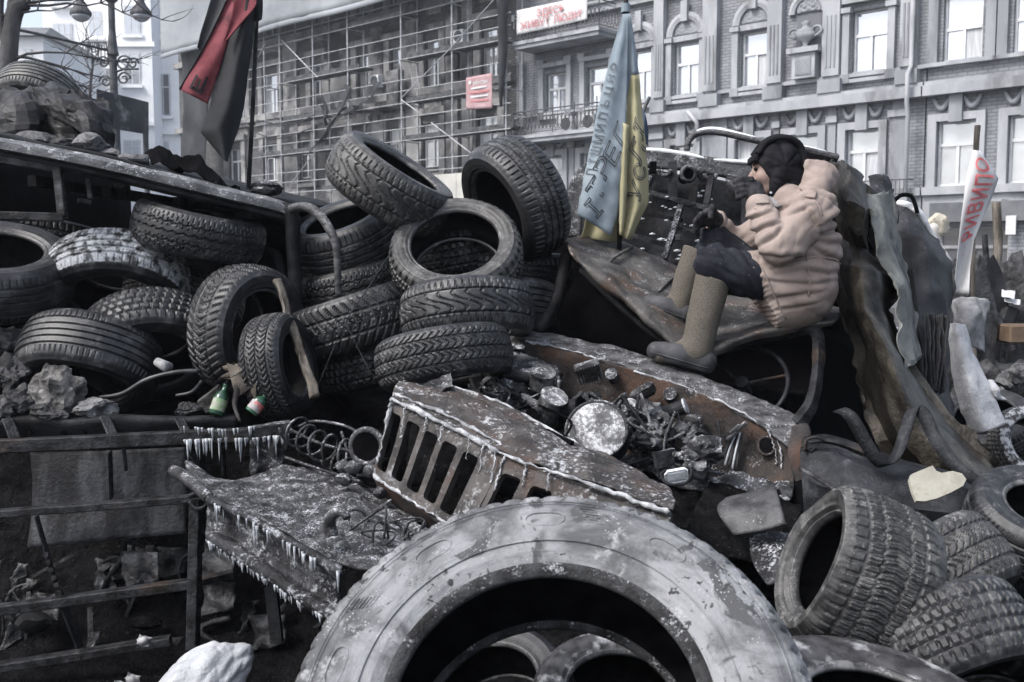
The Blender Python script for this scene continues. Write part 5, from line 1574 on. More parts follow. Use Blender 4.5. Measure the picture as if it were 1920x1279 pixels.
for k in range(130):
    t = rng.random(); q = rng.random()
    u = lerp(890, 1330, t) + rng.uniform(-15, 15); v = lerp(lerp(705, 745, q), lerp(800, 880, q), t) + rng.uniform(-12, 12)
    d = 4.22 - .35 * t - .18 * q
    m_ = rng.choice(mats_); kind = rng.randrange(5)
    ax = (rng.uniform(-1, 1), rng.uniform(-.6, .9), rng.uniform(.1, 1))
    c = W(u, v, d); a = D(*ax)
    s_ = rng.uniform(.6, 1.3)
    if kind == 0: cyl("pipe_stub", c - a * .05 * s_, c + a * .05 * s_, .018 * s_, M[m_], truck, 10)
    elif kind == 1:
        e1, e2, e3 = frame_axes(c, c + a)
        box("bracket", c, .09 * s_, .05 * s_, .014, M[m_], truck, ax=(e1, e2, e3), wob=.012, cuts=2, seed=k)
    elif kind == 2: tube("hose", [c, c + a * .08 + D(rng.uniform(-1, 1), .5, .2) * .05, c + D(rng.uniform(-1, 1), -.4, .4) * .15, c + D(rng.uniform(-1, 1), -.8, .4) * .22], .008 * s_, M[m_], truck, 6, spl=4)
    elif kind == 3: lump("melted_lump", u, v, d, .09 * s_, .07 * s_, .06 * s_, m_, k)
    else:
        o = cyl("flange", c - a * .008, c + a * .008, .034 * s_, M[m_], truck, 12)
        cyl("bolt", c + a * .008, c + a * .03, .010 * s_, M[m_], o, 6)
for k, pts in enumerate(([(1075, 842, 3.46), (1130, 862, 3.4), (1180, 890, 3.35), (1235, 905, 3.3), (1262, 930, 3.2)], [(1180, 790, 3.9), (1230, 810, 3.9), (1280, 845, 3.85), (1330, 850, 3.9)], [(1270, 800, 3.98), (1262, 840, 3.95), (1270, 880, 3.85), (1255, 895, 3.7)], [(1345, 790, 4.0), (1350, 830, 3.95), (1330, 880, 3.85), (1320, 930, 3.6)], [(1010, 760, 3.8), (1070, 790, 3.75), (1060, 830, 3.6), (1120, 870, 3.45)])):
    tube("wire", [W(*p) for p in pts], .005, M['rail' if k % 2 else 'black'], truck, 5, spl=6)

# cab: roof skin, pillar, back wall, steering wheel
roof = sheet("roof_skin", G([(1060, 448, 4.95), (1150, 450, 5.02), (1250, 490, 5.02), (1340, 545, 4.95), (1450, 568, 4.85), (1580, 582, 4.72)],
                     [(1062, 458, 4.72), (1158, 496, 4.68), (1250, 545, 4.62), (1335, 592, 4.56), (1445, 598, 4.50), (1578, 588, 4.45)],
                     [(1066, 468, 4.54), (1162, 530, 4.45), (1243, 588, 4.36), (1318, 632, 4.30), (1435, 613, 4.30), (1572, 596, 4.30)],
                     [(1074, 480, 4.46), (1166, 552, 4.34), (1236, 615, 4.24), (1302, 660, 4.18), (1425, 622, 4.20), (1566, 603, 4.22)],
                     [(1082, 492, 4.47), (1170, 566, 4.35), (1240, 628, 4.25), (1306, 674, 4.19), (1428, 634, 4.22), (1560, 612, 4.24)]), M['roofrust'], truck, 14, 8, .008, crum=.022, cs=5, seed=9, edge=.006)
for p, q in (((1185, 468, 4.90), (1120, 520, 4.48)), ((1278, 512, 4.90), (1205, 590, 4.33)), ((1360, 560, 4.85), (1290, 645, 4.22))):
    tube("roof_seam", [W(p[0], p[1] - 4, p[2]), lerp(W(p[0], p[1] - 4, p[2]), W(q[0], q[1] - 4, q[2]), .5) + Vector((0, 0, .018)), W(q[0], q[1] - 4, q[2])], .008, M['roofrust'], truck, 6, spl=5)
tube("windscreen_header", [W(1090, 505, 4.55), W(1180, 590, 4.42), W(1265, 655, 4.30), W(1330, 662, 4.28), W(1440, 636, 4.30), W(1540, 618, 4.25)], .016, M['burnt'], truck, 8, spl=6)
sheet("windscreen_pillar", G([(1478, 634, 4.27), (1514, 626, 4.21), (1525, 640, 4.17), (1524, 695, 4.08), (1512, 752, 3.99), (1486, 786, 3.94)], [(1482, 625, 4.24), (1519, 618, 4.18), (1533, 636, 4.13), (1532, 695, 4.04), (1520, 756, 3.95), (1494, 794, 3.90)], [(1482, 622, 4.26), (1524, 613, 4.20), (1544, 632, 4.17), (1542, 697, 4.08), (1531, 762, 3.99), (1508, 804, 3.92)]), M['rail'], truck, 8, 4, .012, crum=.005, cs=12, lin='v')
tube("windscreen_pillar", [W(1062, 480, 4.7), W(1045, 560, 4.6), W(1005, 625, 4.5)], .03, M['burnt'], truck, 10, spl=5)
sheet("cab_back", G([(985, 380, 5.6), (1300, 380, 5.6), (1640, 380, 5.3)], [(965, 600, 5.5), (1300, 640, 5.5), (1660, 640, 5.2)], [(900, 830, 5.3), (1300, 860, 5.2), (1660, 860, 5.0)]), M['black'], truck, 4, 4, .02)  # black back and floor sheets put the cab's inner shade into the colour
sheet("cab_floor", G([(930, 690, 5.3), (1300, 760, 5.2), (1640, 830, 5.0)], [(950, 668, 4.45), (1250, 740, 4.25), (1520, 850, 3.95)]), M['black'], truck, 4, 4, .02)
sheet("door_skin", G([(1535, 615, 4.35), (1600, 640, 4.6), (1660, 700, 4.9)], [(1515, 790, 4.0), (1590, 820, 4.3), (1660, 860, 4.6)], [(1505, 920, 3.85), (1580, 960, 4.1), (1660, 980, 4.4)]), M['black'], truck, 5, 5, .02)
c = W(1392, 720, 4.32); a = D(-.35, .55, .75); ex, ey, ez = frame_axes(c, c + a)
bm = bmesh.new()
sweep(bm, [c + ex * .19 * math.cos(t) + ey * .19 * math.sin(t) for t in np.linspace(0, 2 * math.pi, 41)], .010, 8, cap=False)
sw = bmo("steering_wheel", bm, M['fender'], truck, True)
for t in (.3, 2.5, 4.5): cyl("spoke", c, c + ex * .19 * math.cos(t) + ey * .19 * math.sin(t), .007, M['rail'], sw, 6)
cyl("hub", c - a * .08, c + a * .02, .028, M['rail'], sw, 14)

# bulkhead frame behind the roof skin
def bb(nm, p, q, w, m='burnt_frost', h=None, **k): return beam(nm, W(*p), W(*q), w, h or w, M[m], truck, wob=.004, cuts=4, **k)
sheet("bulkhead_rail", G([(1196, 283, 5.35), (1300, 292, 5.32), (1400, 306, 5.28), (1500, 312, 5.2), (1575, 330, 5.1)], [(1200, 312, 5.32), (1300, 322, 5.29), (1400, 338, 5.25), (1500, 345, 5.17), (1575, 362, 5.07)]), M['burnt_frost'], truck, 8, 5, .02, crum=.008, cs=8)
tube("snow_ridge", [W(1198, 281, 5.36), W(1240, 284, 5.35), W(1290, 291, 5.33), W(1330, 299, 5.31), W(1375, 303, 5.29), W(1430, 308, 5.26)], [.016, .024, .02, .012, .018, .01], M['snow'], truck, 8, spl=5, sq=(1.3, .7))
bm = bmesh.new()
for k in range(24):
    p = W(1212 + k * 9.5, 312 + k * 1.05, 5.30); bmesh.ops.create_icosphere(bm, subdivisions=1, radius=.008, matrix=Matrix.Translation(p))
o = bmo("rivets", bm, M['alu'], truck); o["kind"] = "stuff"
tube("roof_hoop", [W(1288, 282, 5.4), W(1292, 264, 5.4), W(1310, 250, 5.4), W(1345, 248, 5.4), W(1420, 264, 5.35), W(1500, 280, 5.3), W(1548, 292, 5.25), W(1580, 315, 5.2)], .017, M['cowl'], truck, 10, spl=6)
tube("snow_ridge", [W(1300, 252, 5.4), W(1318, 244, 5.4), W(1350, 244, 5.4), W(1420, 259, 5.35)], [.006, .013, .014, .006], M['snow'], truck, 8, spl=6)
tube("snow_ridge", [W(1478, 271, 5.3), W(1510, 278, 5.3), W(1548, 288, 5.25), W(1572, 302, 5.2)], [.006, .014, .014, .006], M['snow'], truck, 8, spl=6)
box("locker_lid", W(1530, 296, 5.0), .20, .10, .03, M['cowl'], truck, ax=(D(.95, -.25, .1), D(.1, .5, .8), D(.25, .85, -.4)), bev=.008)
sheet("side_rim", G([(1060, 448, 5.0), (1064, 400, 5.05), (1068, 350, 5.1), (1084, 318, 5.15), (1115, 300, 5.2), (1150, 292, 5.25)], [(1088, 445, 4.98), (1090, 400, 5.03), (1092, 358, 5.08), (1102, 334, 5.13), (1125, 318, 5.18), (1155, 310, 5.23)]), M['burnt_frost'], truck, 8, 4, .03, crum=.008, cs=10)
bb("frame_rail", (1130, 350, 5.2), (1222, 366, 5.18), .022); bb("frame_rail", (1215, 360, 5.18), (1335, 392, 5.12), .024)
bb("frame_rail", (1150, 432, 5.12), (1250, 460, 5.05), .024); bb("frame_rail", (1266, 428, 5.1), (1330, 440, 5.08), .02)
bb("frame_rail", (1205, 400, 5.16), (1280, 414, 5.12), .022, 'burnt')
bb("frame_post", (1278, 385, 5.11), (1245, 486, 4.98), .030, h=.02); bb("frame_post", (1222, 330, 5.2), (1208, 372, 5.18), .03, h=.02)
bb("frame_post", (1262, 305, 5.24), (1262, 376, 5.16), .045, 'burnt', h=.02); bb("frame_post", (1302, 352, 5.18), (1298, 386, 5.13), .04, 'burnt', h=.02)
bb("frame_post", (1335, 330, 5.2), (1322, 400, 5.12), .03, 'burnt', h=.02); bb("frame_post", (1160, 360, 5.2), (1150, 440, 5.1), .035, 'burnt', h=.02)
bb("frame_post", (1400, 350, 5.2), (1396, 420, 5.12), .04, 'burnt', h=.02)
for k in range(4): bb("louvre", (1362, 322 + k * 12, 5.22), (1420, 334 + k * 12, 5.18), .016, 'cowl')
box("bracket", W(1224, 314, 5.24), .035, .06, .03, M['black'], truck, ax=(C_R, C_U, -C_F), bev=.004)
box("bracket", W(1318, 330, 5.22), .05, .05, .02, M['burnt'], truck, ax=(D(.8, .5, 0), D(-.5, .8, 0), -C_F), bev=.004)
box("tab", W(1271, 446, 5.03), .03, .03, .02, M['cowl'], truck, ax=(C_R, C_U, -C_F), bev=.004)
for u, v, r in ((1291, 326, .036), (1246, 318, .03), (1332, 326, .03)):
    c = W(u, v, 5.2); a = D(-.2, .15, .95); ex, ey, ez = frame_axes(c, c + a)
    bm = bmesh.new()
    full = u == 1291
    rngt = np.linspace(0, 2 * math.pi, 25) if full else np.linspace(math.pi, 2 * math.pi, 14)
    sweep(bm, [c + C_R * r * math.cos(t) + C_U * r * math.sin(t) * 1.05 for t in rngt], .011, 7, cap=not full)
    hh_ = bmo("pipe_collar" if full else "saddle_clamp", bm, M['alu'], truck, True)
    if full: cyl("pipe", c, c + C_F * .15, .03, M['black'], hh_, 18)
sheet("bulkhead_skin", G([(1090, 318, 5.5), (1250, 322, 5.5), (1420, 350, 5.45), (1560, 362, 5.3)], [(1080, 380, 5.45), (1250, 400, 5.42), (1420, 420, 5.38), (1560, 430, 5.2)], [(1070, 445, 5.4), (1230, 490, 5.25), (1400, 540, 5.1), (1560, 560, 5.0)]), M['burnt'], truck, 8, 8, .01, crum=.03, cs=6, seed=14)
sn = bmesh.new()
for k in range(60):
    u = rng.uniform(1150, 1340); v = lerp(352, 505, rng.random()); 
    bmesh.ops.create_icosphere(sn, subdivisions=1, radius=rng.uniform(.004, .016), matrix=Matrix.Translation(W(u, v, rng.uniform(5.08, 5.3))) @ Matrix.Diagonal((1.6, 1, .6, 1)))
o = bmo("snow_crumbs", sn, M['snow'], truck); o["kind"] = "stuff"
# ================================================================== LEFT WRECK: burnt bus roof, chassis
M['rag_paper'] = surf("dirty_paper", (0.16, 0.16, 0.165), (0.38, 0.38, 0.39), 14, 0.8, bump=0.5, bscale=40)
M['roofedge'] = surf("frosted_roof_edge", (0.06, 0.062, 0.066), (0.14, 0.143, 0.15), 9, 0.6, metal=0.2, bump=0.6, bscale=40, frost=0.45, fscale=16, up=-0.2, fcol=(0.6, 0.61, 0.63))
bus = empty("burnt_bus", (W(200, 700, 5).x, 5.0, 0), "burnt-out bus body whose roof shelters the left tyre heap", "bus wreck")
ed = [(-60, 256, 4.30), (0, 268, 4.32), (150, 296, 4.38), (300, 331, 4.45), (420, 360, 4.52), (520, 384, 4.60), (545, 396, 4.62)]
sheet("roof_edge", G([(u, v - 9, d + .05) for u, v, d in ed], [(u, v - 2, d) for u, v, d in ed], [(u, v + 10, d) for u, v, d in ed], [(u, v + 13, d + .03) for u, v, d in ed]), M['roofedge'], bus, 8, 3, .008, crum=.004, cs=9, seed=1, lin='v')
sheet("gutter", G([(u, v + 14, d + .04) for u, v, d in ed], [(u, v + 22, d + .02) for u, v, d in ed], [(u, v + 28, d + .06) for u, v, d in ed]), M['burnt'], bus, 4, 3, .012)
rf = []
for k, t in enumerate((0, .33, .66, 1)):
    rf.append([W(u, v - 6, d + .05) + Vector((0, 3.0 * t, .05 * math.sin(t * 3))) for u, v, d in ed])
sheet("roof", rf, M['burnt'], bus, 4, 4, .02, crum=.02, cs=2)
bk = [[Vector((p.x, p.y, lerp(p.z, .4, j / 2))) for p in rf[-1][:5]] for j in range(3)]
sheet("rear_wall", bk, M['black'], bus, 3, 3, .03)  # black colour here and on the side wall carries the interior shade
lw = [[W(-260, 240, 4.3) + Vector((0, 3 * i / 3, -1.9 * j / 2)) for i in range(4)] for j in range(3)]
sheet("rear_wall", G([(255, 440, 6.6), (380, 440, 6.6), (478, 440, 6.6)], [(255, 600, 6.6), (380, 600, 6.6), (468, 600, 6.6)], [(255, 780, 6.6), (380, 780, 6.6), (460, 780, 6.6)]), M['black'], bus, 3, 3, .03)  # extra black sheet added to keep the hollow behind the tyres dark
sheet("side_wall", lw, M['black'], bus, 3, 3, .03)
# rear corner post
tube("corner_post", [W(520, 392, 4.64), W(546, 402, 4.64), W(550, 470, 4.66), W(556, 560, 4.68), (W(566, 640, 4.7)), W(574, 720, 4.75)], [.03, .036, .032, .03, .03, .03], M['burnt'], bus, 10, spl=6)
tube("window_corner", [W(470, 470, 4.95), W(500, 468, 4.9), W(520, 480, 4.86), W(530, 520, 4.84), W(545, 600, 4.8)], [.02, .022, .026, .026, .02], M['burnt'], bus, 8, spl=5)
beam("rear_rail", W(555, 628, 4.72), W(605, 632, 4.72), .03, .02, M['burnt_frost'], bus)
fr_ = [(-30, 294, 4.34), (108, 316, 4.40), (118, 408, 4.34), (-30, 404, 4.28)]
for i, (a, b) in enumerate(((0, 1), (1, 2), (2, 3))):
    beam("window_frame", W(*fr_[a]), W(*fr_[b]), .036, .036, M['rail'], bus, up=C_F, bev=.004)
beam("bracket", W(165, 335, 4.45), W(170, 372, 4.45), .016, .02, M['rail'], bus); beam("bracket", W(146, 376, 4.42), W(170, 380, 4.45), .022, .022, M['rail'], bus, bev=.005)
box("bracket", W(226, 347, 4.5), .05, .03, .035, M['rail'], bus, ax=(C_R, C_F, C_U), bev=.004)
# interior ribs, barely visible
for u in (60, 200, 330, 450): beam("roof_rib", W(u, 330 + u * .15, 4.7), W(u, 330 + u * .15, 4.7) + Vector((0, 2.2, 0)), .04, .05, M['burnt'], bus)
beam("seat_rail", W(440, 415, 5.0), W(530, 420, 4.9), .04, .05, M['burnt'], bus)
bt = tube("bent_tube", [W(545, 392, 4.60), W(572, 388, 4.55), W(598, 402, 4.5), W(618, 430, 4.46), W(629, 458, 4.44), W(633, 505, 4.44), W(635, 556, 4.46)], [.021, .022, .022, .021, .017, .0155, .0145], M['cowl'], None, 10, spl=6)
tag(bt, "bent frosted tube curving down from the bus roof corner", "tube")

# -- things on the roof
cm = empty("crumpled_metal", W(100, 265, 5.2), "crumpled dark sheet metal heaped on the bus roof", "scrap metal")
M['crumple'] = surf("crumpled_scrap", (0.008, 0.008, 0.009), (0.030, 0.030, 0.032), 5, 0.45, 0.8, 0.25, 0.6, 35, c3=(0.12, 0.115, 0.11), s3=4.5, t3=0.65, speck=0.4)
sheet("sheet", G([(-30, 186, 5.6), (30, 172, 5.5), (60, 176, 5.45), (98, 164, 5.4), (110, 178, 5.4)],
                 [(-30, 210, 5.3), (35, 200, 5.1), (75, 192, 5.2), (105, 190, 5.05), (150, 205, 5.1)],
                 [(-30, 250, 5.2), (40, 240, 5.05), (90, 240, 5.15), (130, 240, 4.98), (178, 262, 5.05)],
                 [(-30, 285, 5.15), (40, 280, 5.05), (90, 290, 5.05), (140, 290, 4.98), (190, 300, 5.0)]), M['crumple'], cm, 5, 5, .006, crum=.06, cs=4, seed=21, ridged=True, edge=.02, smooth=False)
sheet("sheet", G([(104, 168, 5.4), (130, 172, 5.3), (168, 186, 5.25), (190, 192, 5.3)], [(112, 188, 5.2), (140, 196, 5.05), (172, 196, 5.1), (203, 212, 5.2)], [(120, 200, 5.15), (160, 230, 4.95), (182, 240, 5.0), (204, 250, 5.1)], [(130, 215, 5.1), (165, 262, 4.92), (192, 270, 5.0), (207, 290, 5.05)]), M['crumple'], cm, 5, 5, .006, crum=.05, cs=5, seed=31, ridged=True, edge=.02, smooth=False)
sheet("flap", G([(102, 176, 5.35), (135, 178, 5.25), (175, 190, 5.2)], [(118, 196, 5.2), (140, 192, 5.1), (180, 195, 5.12)]), M['alu'], cm, 8, 6, .005, crum=.02, cs=10, seed=7, edge=.015)
for i, (u, v, d, sx, sz, m, lb) in enumerate(((63, 263, 4.75, .165, .06, 'stone', "flat grey stone on the roof edge below the crumpled metal"), (122, 271, 4.75, .10, .055, 'stone_dark', "dark lump of rubble between two grey stones on the roof edge"),
        (174, 272, 4.62, .125, .085, 'stone', "wedge-shaped grey stone, tallest on the roof edge"), (208, 288, 4.64, .07, .045, 'stone', "small stone right of the wedge-shaped one on the roof edge"),
        (250, 301, 4.66, .14, .05, 'stone', "flat stone beside the torn black sheet"), (498, 352, 4.68, .12, .06, 'burnt_frost', "frosted dark lump at the foot of the red and black flag"))):
    tag(rock("stone", W(u, v, d), sx, .12, sz, M[m], None, 50 + i, 3, .5, i * .3), lb, "stone", "stones on the bus roof")
ts = sheet("torn_sheet", G([(272, 290, 4.9), (296, 283, 4.9), (335, 300, 4.9), (372, 298, 4.9), (405, 325, 4.85), (440, 352, 4.8)], [(285, 308, 4.75), (305, 312, 4.75), (335, 322, 4.72), (372, 330, 4.72), (405, 345, 4.7), (448, 360, 4.7)]), M['black'], None, 6, 5, .005, crum=.03, cs=9, seed=5, ridged=True, edge=.01)
tag(ts, "torn black sheet curling up from the roof beside the flagpole", "sheet")
rs = random.Random(77)

# -- chassis and side frame below the heap
ch = empty("burnt_chassis", (W(250, 1000, 4).x, 4.0, 0), "charred vehicle frame of rails and hanging sheet below the left heap", "chassis")
def rl(nm, p, q, w, h, m='rail', **k): return beam(nm, W(*p), W(*q), w, h, M[m], ch, cuts=6, wob=.0022, bev=.004, **k)
sheet("top_flange", G([(-30, 783, 4.12), (80, 779, 4.1), (130, 788, 4.1), (210, 779, 4.1), (330, 782, 4.1), (450, 777, 4.12)], [(-30, 792, 4.05), (80, 787, 4.05), (130, 793, 4.05), (210, 786, 4.05), (330, 788, 4.05), (450, 784, 4.08)], [(-30, 822, 4.08), (80, 820, 4.08), (130, 820, 4.08), (210, 818, 4.08), (330, 812, 4.08), (450, 806, 4.1)]), M['burnt'], ch, 6, 5, .008, crum=.006, cs=8)
for u in (120, 155, 55, 280): 
    c = W(u, 812, 4.06); cyl("bolt_hole_disc", c, c - C_F * .012, .012, M['black'], ch, 12)  # black discs paint the shade in the holes
rl("side_rail", (-40, 838, 3.95), (475, 814, 4.0), .05, .052)
rl("side_rail", (470, 812, 4.0), (545, 800, 4.05), .05, .05, 'burnt_frost')
rl("lower_rail", (-40, 966, 3.95), (358, 935, 3.98), .05, .030)
rl("cross_rail", (-40, 1148, 3.9), (355, 1095, 3.95), .05, .038); rl("cross_rail", (350, 1096, 3.95), (435, 1076, 4.05), .04, .03)
rl("cross_rail", (-40, 1258, 3.85), (320, 1200, 3.95), .05, .034)
rl("post", (368, 935, 3.88), (362, 1215, 3.86), .06, .04)
tube("post_clamp", [W(356, 930, 3.84), W(372, 924, 3.82), W(386, 934, 3.84), W(384, 950, 3.84), W(366, 954, 3.83), W(356, 940, 3.84)], .009, M['rail'], ch, 6, spl=4)
for p, q, w in (((14, 785, 4.03), (28, 822, 3.98), .045), ((196, 780, 4.03), (212, 818, 3.98), .042), ((335, 783, 4.04), (348, 808, 3.99), .04), ((206, 848, 3.97), (209, 934, 4.02), .04), ((232, 842, 3.93), (236, 883, 3.93), .032), ((68, 968, 3.93), (106, 1100, 3.93), .035), ((110, 1110, 3.95), (150, 1215, 3.95), .045), ((418, 838, 4.05), (420, 892, 4.05), .04), ((356, 846, 3.98), (372, 875, 3.98), .05)):
    rl("strap", p, q, w, .008, up=None)
sheet("hanging_sheet", G([(58, 848, 4.12), (160, 846, 4.1), (260, 842, 4.1), (352, 838, 4.1)], [(62, 930, 4.1), (160, 925, 4.07), (260, 915, 4.09), (352, 905, 4.1)], [(50, 1029, 4.06), (160, 1017, 4.03), (260, 1008, 4.07), (350, 1000, 4.08)]), surf("streaked_sheet", (0.014, 0.0145, 0.017), (0.07, 0.072, 0.078), 12, 0.45, bump=0.7, bscale=60, c3=(0.012, 0.012, 0.014), s3=7, t3=0.52, streak=(1, 1, .2), speck=0.4, metal=0.2), ch, 7, 7, .005, crum=.012, cs=5, seed=4)
sheet("dark_backing", G([(-60, 830, 4.75), (200, 830, 4.75), (460, 820, 4.75)], [(-60, 1300, 4.6), (200, 1300, 4.6), (560, 1300, 4.6)]), M['black'], ch, 4, 4, .02, crum=.05)  # black backing sheet stands in for the shade behind the rails
for k in range(12):
    c = W(88 + (k % 6) * 5 + k // 6 * 2, 1040 + (k % 6) * 14, 3.91); cyl("bolt", c, c - C_F * .012, .011, M['rail'], ch, 7) if k < 6 else None
tube("hose", [W(190, 1130, 4.3), W(200, 1090, 4.25), W(228, 1050, 4.2), W(234, 1015, 4.2)], .012, M['rail'], ch, 7, spl=5)
tube("hose", [W(178, 1100, 4.3), W(190, 1060, 4.3), W(215, 1045, 4.25), W(246, 1052, 4.2), (W(250, 1020, 4.2))], .008, M['rail'], ch, 7, spl=5)
for k in range(6):
    u, v = rs.uniform(10, 330), rs.uniform(1120, 1265)
    rock("slag", W(u, v, rs.uniform(4.0, 4.4)), rs.uniform(.06, .14), .08, rs.uniform(.04, .10), M[rs.choice(['stone_dark', 'burnt', 'burnt_frost', 'soot_heap'])], ch, 80 + k, 2)
# burnt-out innards behind the rails
M['innards'] = surf("charred_innards", (0.008, 0.008, 0.009), (0.060, 0.061, 0.066), 14, 0.28, 0.6, 0.4, 0.9, 50, c3=(0.14, 0.142, 0.15), s3=9, t3=0.60, speck=0.8, spec=0.5)
for k in range(150):
    u, v = rs.uniform(-10, 560), rs.uniform(1015, 1275)
    if u > 390 and v < 1100: continue
    d = rs.uniform(4.1, 4.55); kind = k % 5
    c = W(u, v, d); L1 = rs.uniform(.06, .22)
    if kind == 0: beam("bar", c, c + D(rs.uniform(-1, 1), rs.uniform(-1, .4), rs.uniform(-.3, .3)) * L1 * 1.6, .02, .012, M['innards'], ch)
    elif kind == 1: tube("pipe", [c, c + D(rs.uniform(-1, 1), -.4, .2) * L1 * .6, c + D(rs.uniform(-1, 1), -1, .2) * L1 * 1.3], rs.uniform(.006, .014), M['innards'], ch, 7, spl=4)
    elif kind == 2: sheet("scrap_plate", [[c + D(1, .1 * i, .2) * .05 * j + D(.1, -1, .15) * .05 * i for j in range(4)] for i in range(4)], M['innards'], ch, 3, 3, .004, crum=.03, cs=12, seed=k, ridged=True, edge=.012)
    elif kind == 3: tube("drip", [c, c - Vector((0, 0, L1 * .5)), c - Vector((.01, 0, L1))], [.006, .004, .001], M['innards'], ch, 5, spl=2)
    else: sheet("scrap_plate", [[c + D(.9, .3 * i, .2) * .03 * j + D(-.1, -1, .25) * .04 * i for j in range(3)] for i in range(5)], M['innards'], ch, 4, 3, .004, crum=.035, cs=16, seed=k, ridged=True, edge=.012)
# ice
def icicles(name, pts, n, lmin, lmax, parent, r=.006, seed=0, drop=None):
    rr = random.Random(seed); bm = bmesh.new()
    for k in range(n):
        t = rr.random() * (len(pts) - 1); i = int(t); p = lerp(pts[i], pts[i + 1], t - i)
        L = rr.uniform(lmin, lmax) * rr.random() ** .6 + .01; r0 = r * rr.uniform(.6, 1.4)
        q = p + Vector((rr.uniform(-.006, .006), rr.uniform(-.02, .0), .004))
        sweep(bm, [q, q - Vector((0, 0, L * .3)), q - Vector((0, 0, L * .7)), q - Vector((0, 0, L))], [r0 * 1.3, r0, r0 * .6, .0008], 6)
    o = bmo(name, bm, M['ice'], parent, True); o["kind"] = "stuff"; return o
icicles("icicles", [W(345, 826, 3.94), W(420, 822, 3.95), W(480, 822, 3.96), W(545, 815, 4.0)], 46, .02, .10, ch, .0045, 1)
icicles("icicles", [W(345, 800, 3.95), W(420, 806, 3.94), W(480, 800, 3.96)], 20, .015, .04, ch, .004, 2)
sheet("ice_curtain", G([(468, 812, 4.0), (500, 806, 4.02), (540, 800, 4.05)], [(470, 850, 4.0), (500, 850, 4.0), (535, 850, 4.03)], [(474, 893, 4.0), (500, 898, 4.0), (530, 890, 4.0)]), M['burnt_frost'], ch, 10, 8, .02, crum=.035, cs=18, seed=3, edge=.02)

# -- frosted bumper beam with tow hook
bp_ = empty("frosted_bumper", W(520, 1100, 3.2), "frost-crusted bumper beam with tow hook beside the huge tyre", "bumper")
bp_.location.z = .3
M['icyplate'] = surf("icy_crust_plate", (0.02, 0.02, 0.022), (0.07, 0.071, 0.075), 14, 0.45, metal=0.2, bump=1.0, bscale=70, frost=0.5, fscale=22, up=0.3, speck=0.6, spscale=90, bdist=0.015, fcol=(0.5, 0.51, 0.54))
sheet("top_plate", G([(345, 868, 3.75), (430, 900, 3.75), (530, 878, 3.8), (640, 892, 3.78), (760, 950, 3.6)],
                     [(372, 902, 3.55), (470, 930, 3.5), (560, 950, 3.45), (660, 960, 3.4), (790, 1010, 3.3)],
                     [(392, 930, 3.38), (470, 962, 3.28), (555, 1012, 3.16), (640, 1058, 3.05), (780, 1100, 2.95)]), M['icyplate'], bp_, 12, 10, .012, crum=.014, cs=9, seed=11, fine=.008)
sheet("fascia", G([(390, 930, 3.38), (470, 966, 3.28), (555, 1016, 3.16), (640, 1064, 3.04)], [(388, 936, 3.35), (470, 974, 3.25), (555, 1024, 3.13), (640, 1074, 3.01)],
                  [(390, 950, 3.40), (470, 990, 3.30), (555, 1042, 3.18), (638, 1092, 3.06)], [(388, 982, 3.41), (468, 1028, 3.31), (552, 1085, 3.19), (634, 1135, 3.07)],
                  [(386, 996, 3.36), (466, 1044, 3.26), (550, 1102, 3.14), (632, 1152, 3.02)], [(388, 1012, 3.35), (468, 1062, 3.25), (552, 1120, 3.13), (634, 1170, 3.01)], [(390, 1016, 3.42), (470, 1066, 3.32), (552, 1126, 3.20), (634, 1176, 3.08)]), surf("frost_streaked_channel", (0.012, 0.012, 0.014), (0.05, 0.051, 0.056), 12, 0.5, metal=0.2, bump=0.9, bscale=60, frost=0.5, fscale=9, up=-0.55, fcol=(0.34, 0.35, 0.375), streak=(1, 1, .2), bdist=0.012), bp_, 8, 4, .012, crum=.006, cs=9, seed=2, fine=.004)
tube("end_bracket", [W(325, 882, 3.6), W(345, 893, 3.5), W(372, 915, 3.42), W(392, 935, 3.38)], [.02, .022, .022, .02], M['icyplate'], bp_, 8, spl=5)
tube("tow_hook", [W(622, 1005, 3.12), W(618, 985, 3.12), W(620, 970, 3.1), W(632, 960, 3.08), W(645, 962, 3.06), W(651, 972, 3.05)], [.022, .02, .018, .016, .014, .012], M['burnt_frost'], bp_, 10, spl=5)
tube("cross_pipe", [W(700, 950, 3.55), W(760, 985, 3.4), W(820, 1012, 3.2), W(860, 1030, 3.1)], .022, M['burnt_frost'], bp_, 10, spl=4)
for k in range(12):
    p = W(rs.uniform(690, 780), rs.uniform(960, 1040), 3.30 - rs.random() * .1)
    tube("frozen_wire", [p, p + D(rs.uniform(-1, 1), .6, .2) * .05, p + D(rs.uniform(-1, 1), .3, .3) * .08, p + D(rs.uniform(-1, 1), -.6, .4) * .09], .004, M['burnt_frost'], bp_, 5, spl=4)
icicles("icicles", [W(390, 1012, 3.36), W(468, 1062, 3.26), W(552, 1120, 3.14), W(634, 1170, 3.02)], 70, .008, .03, bp_, .004, 5)
icicles("icicles", [W(390, 938, 3.35), W(470, 976, 3.25), W(555, 1026, 3.13), W(640, 1076, 3.0)], 26, .02, .08, bp_, .0035, 6)
# post under the bumper
pg = beam("support", W(508, 1100, 3.5), W(520, 1205, 3.5), .03, .04, M['burnt'], bp_)

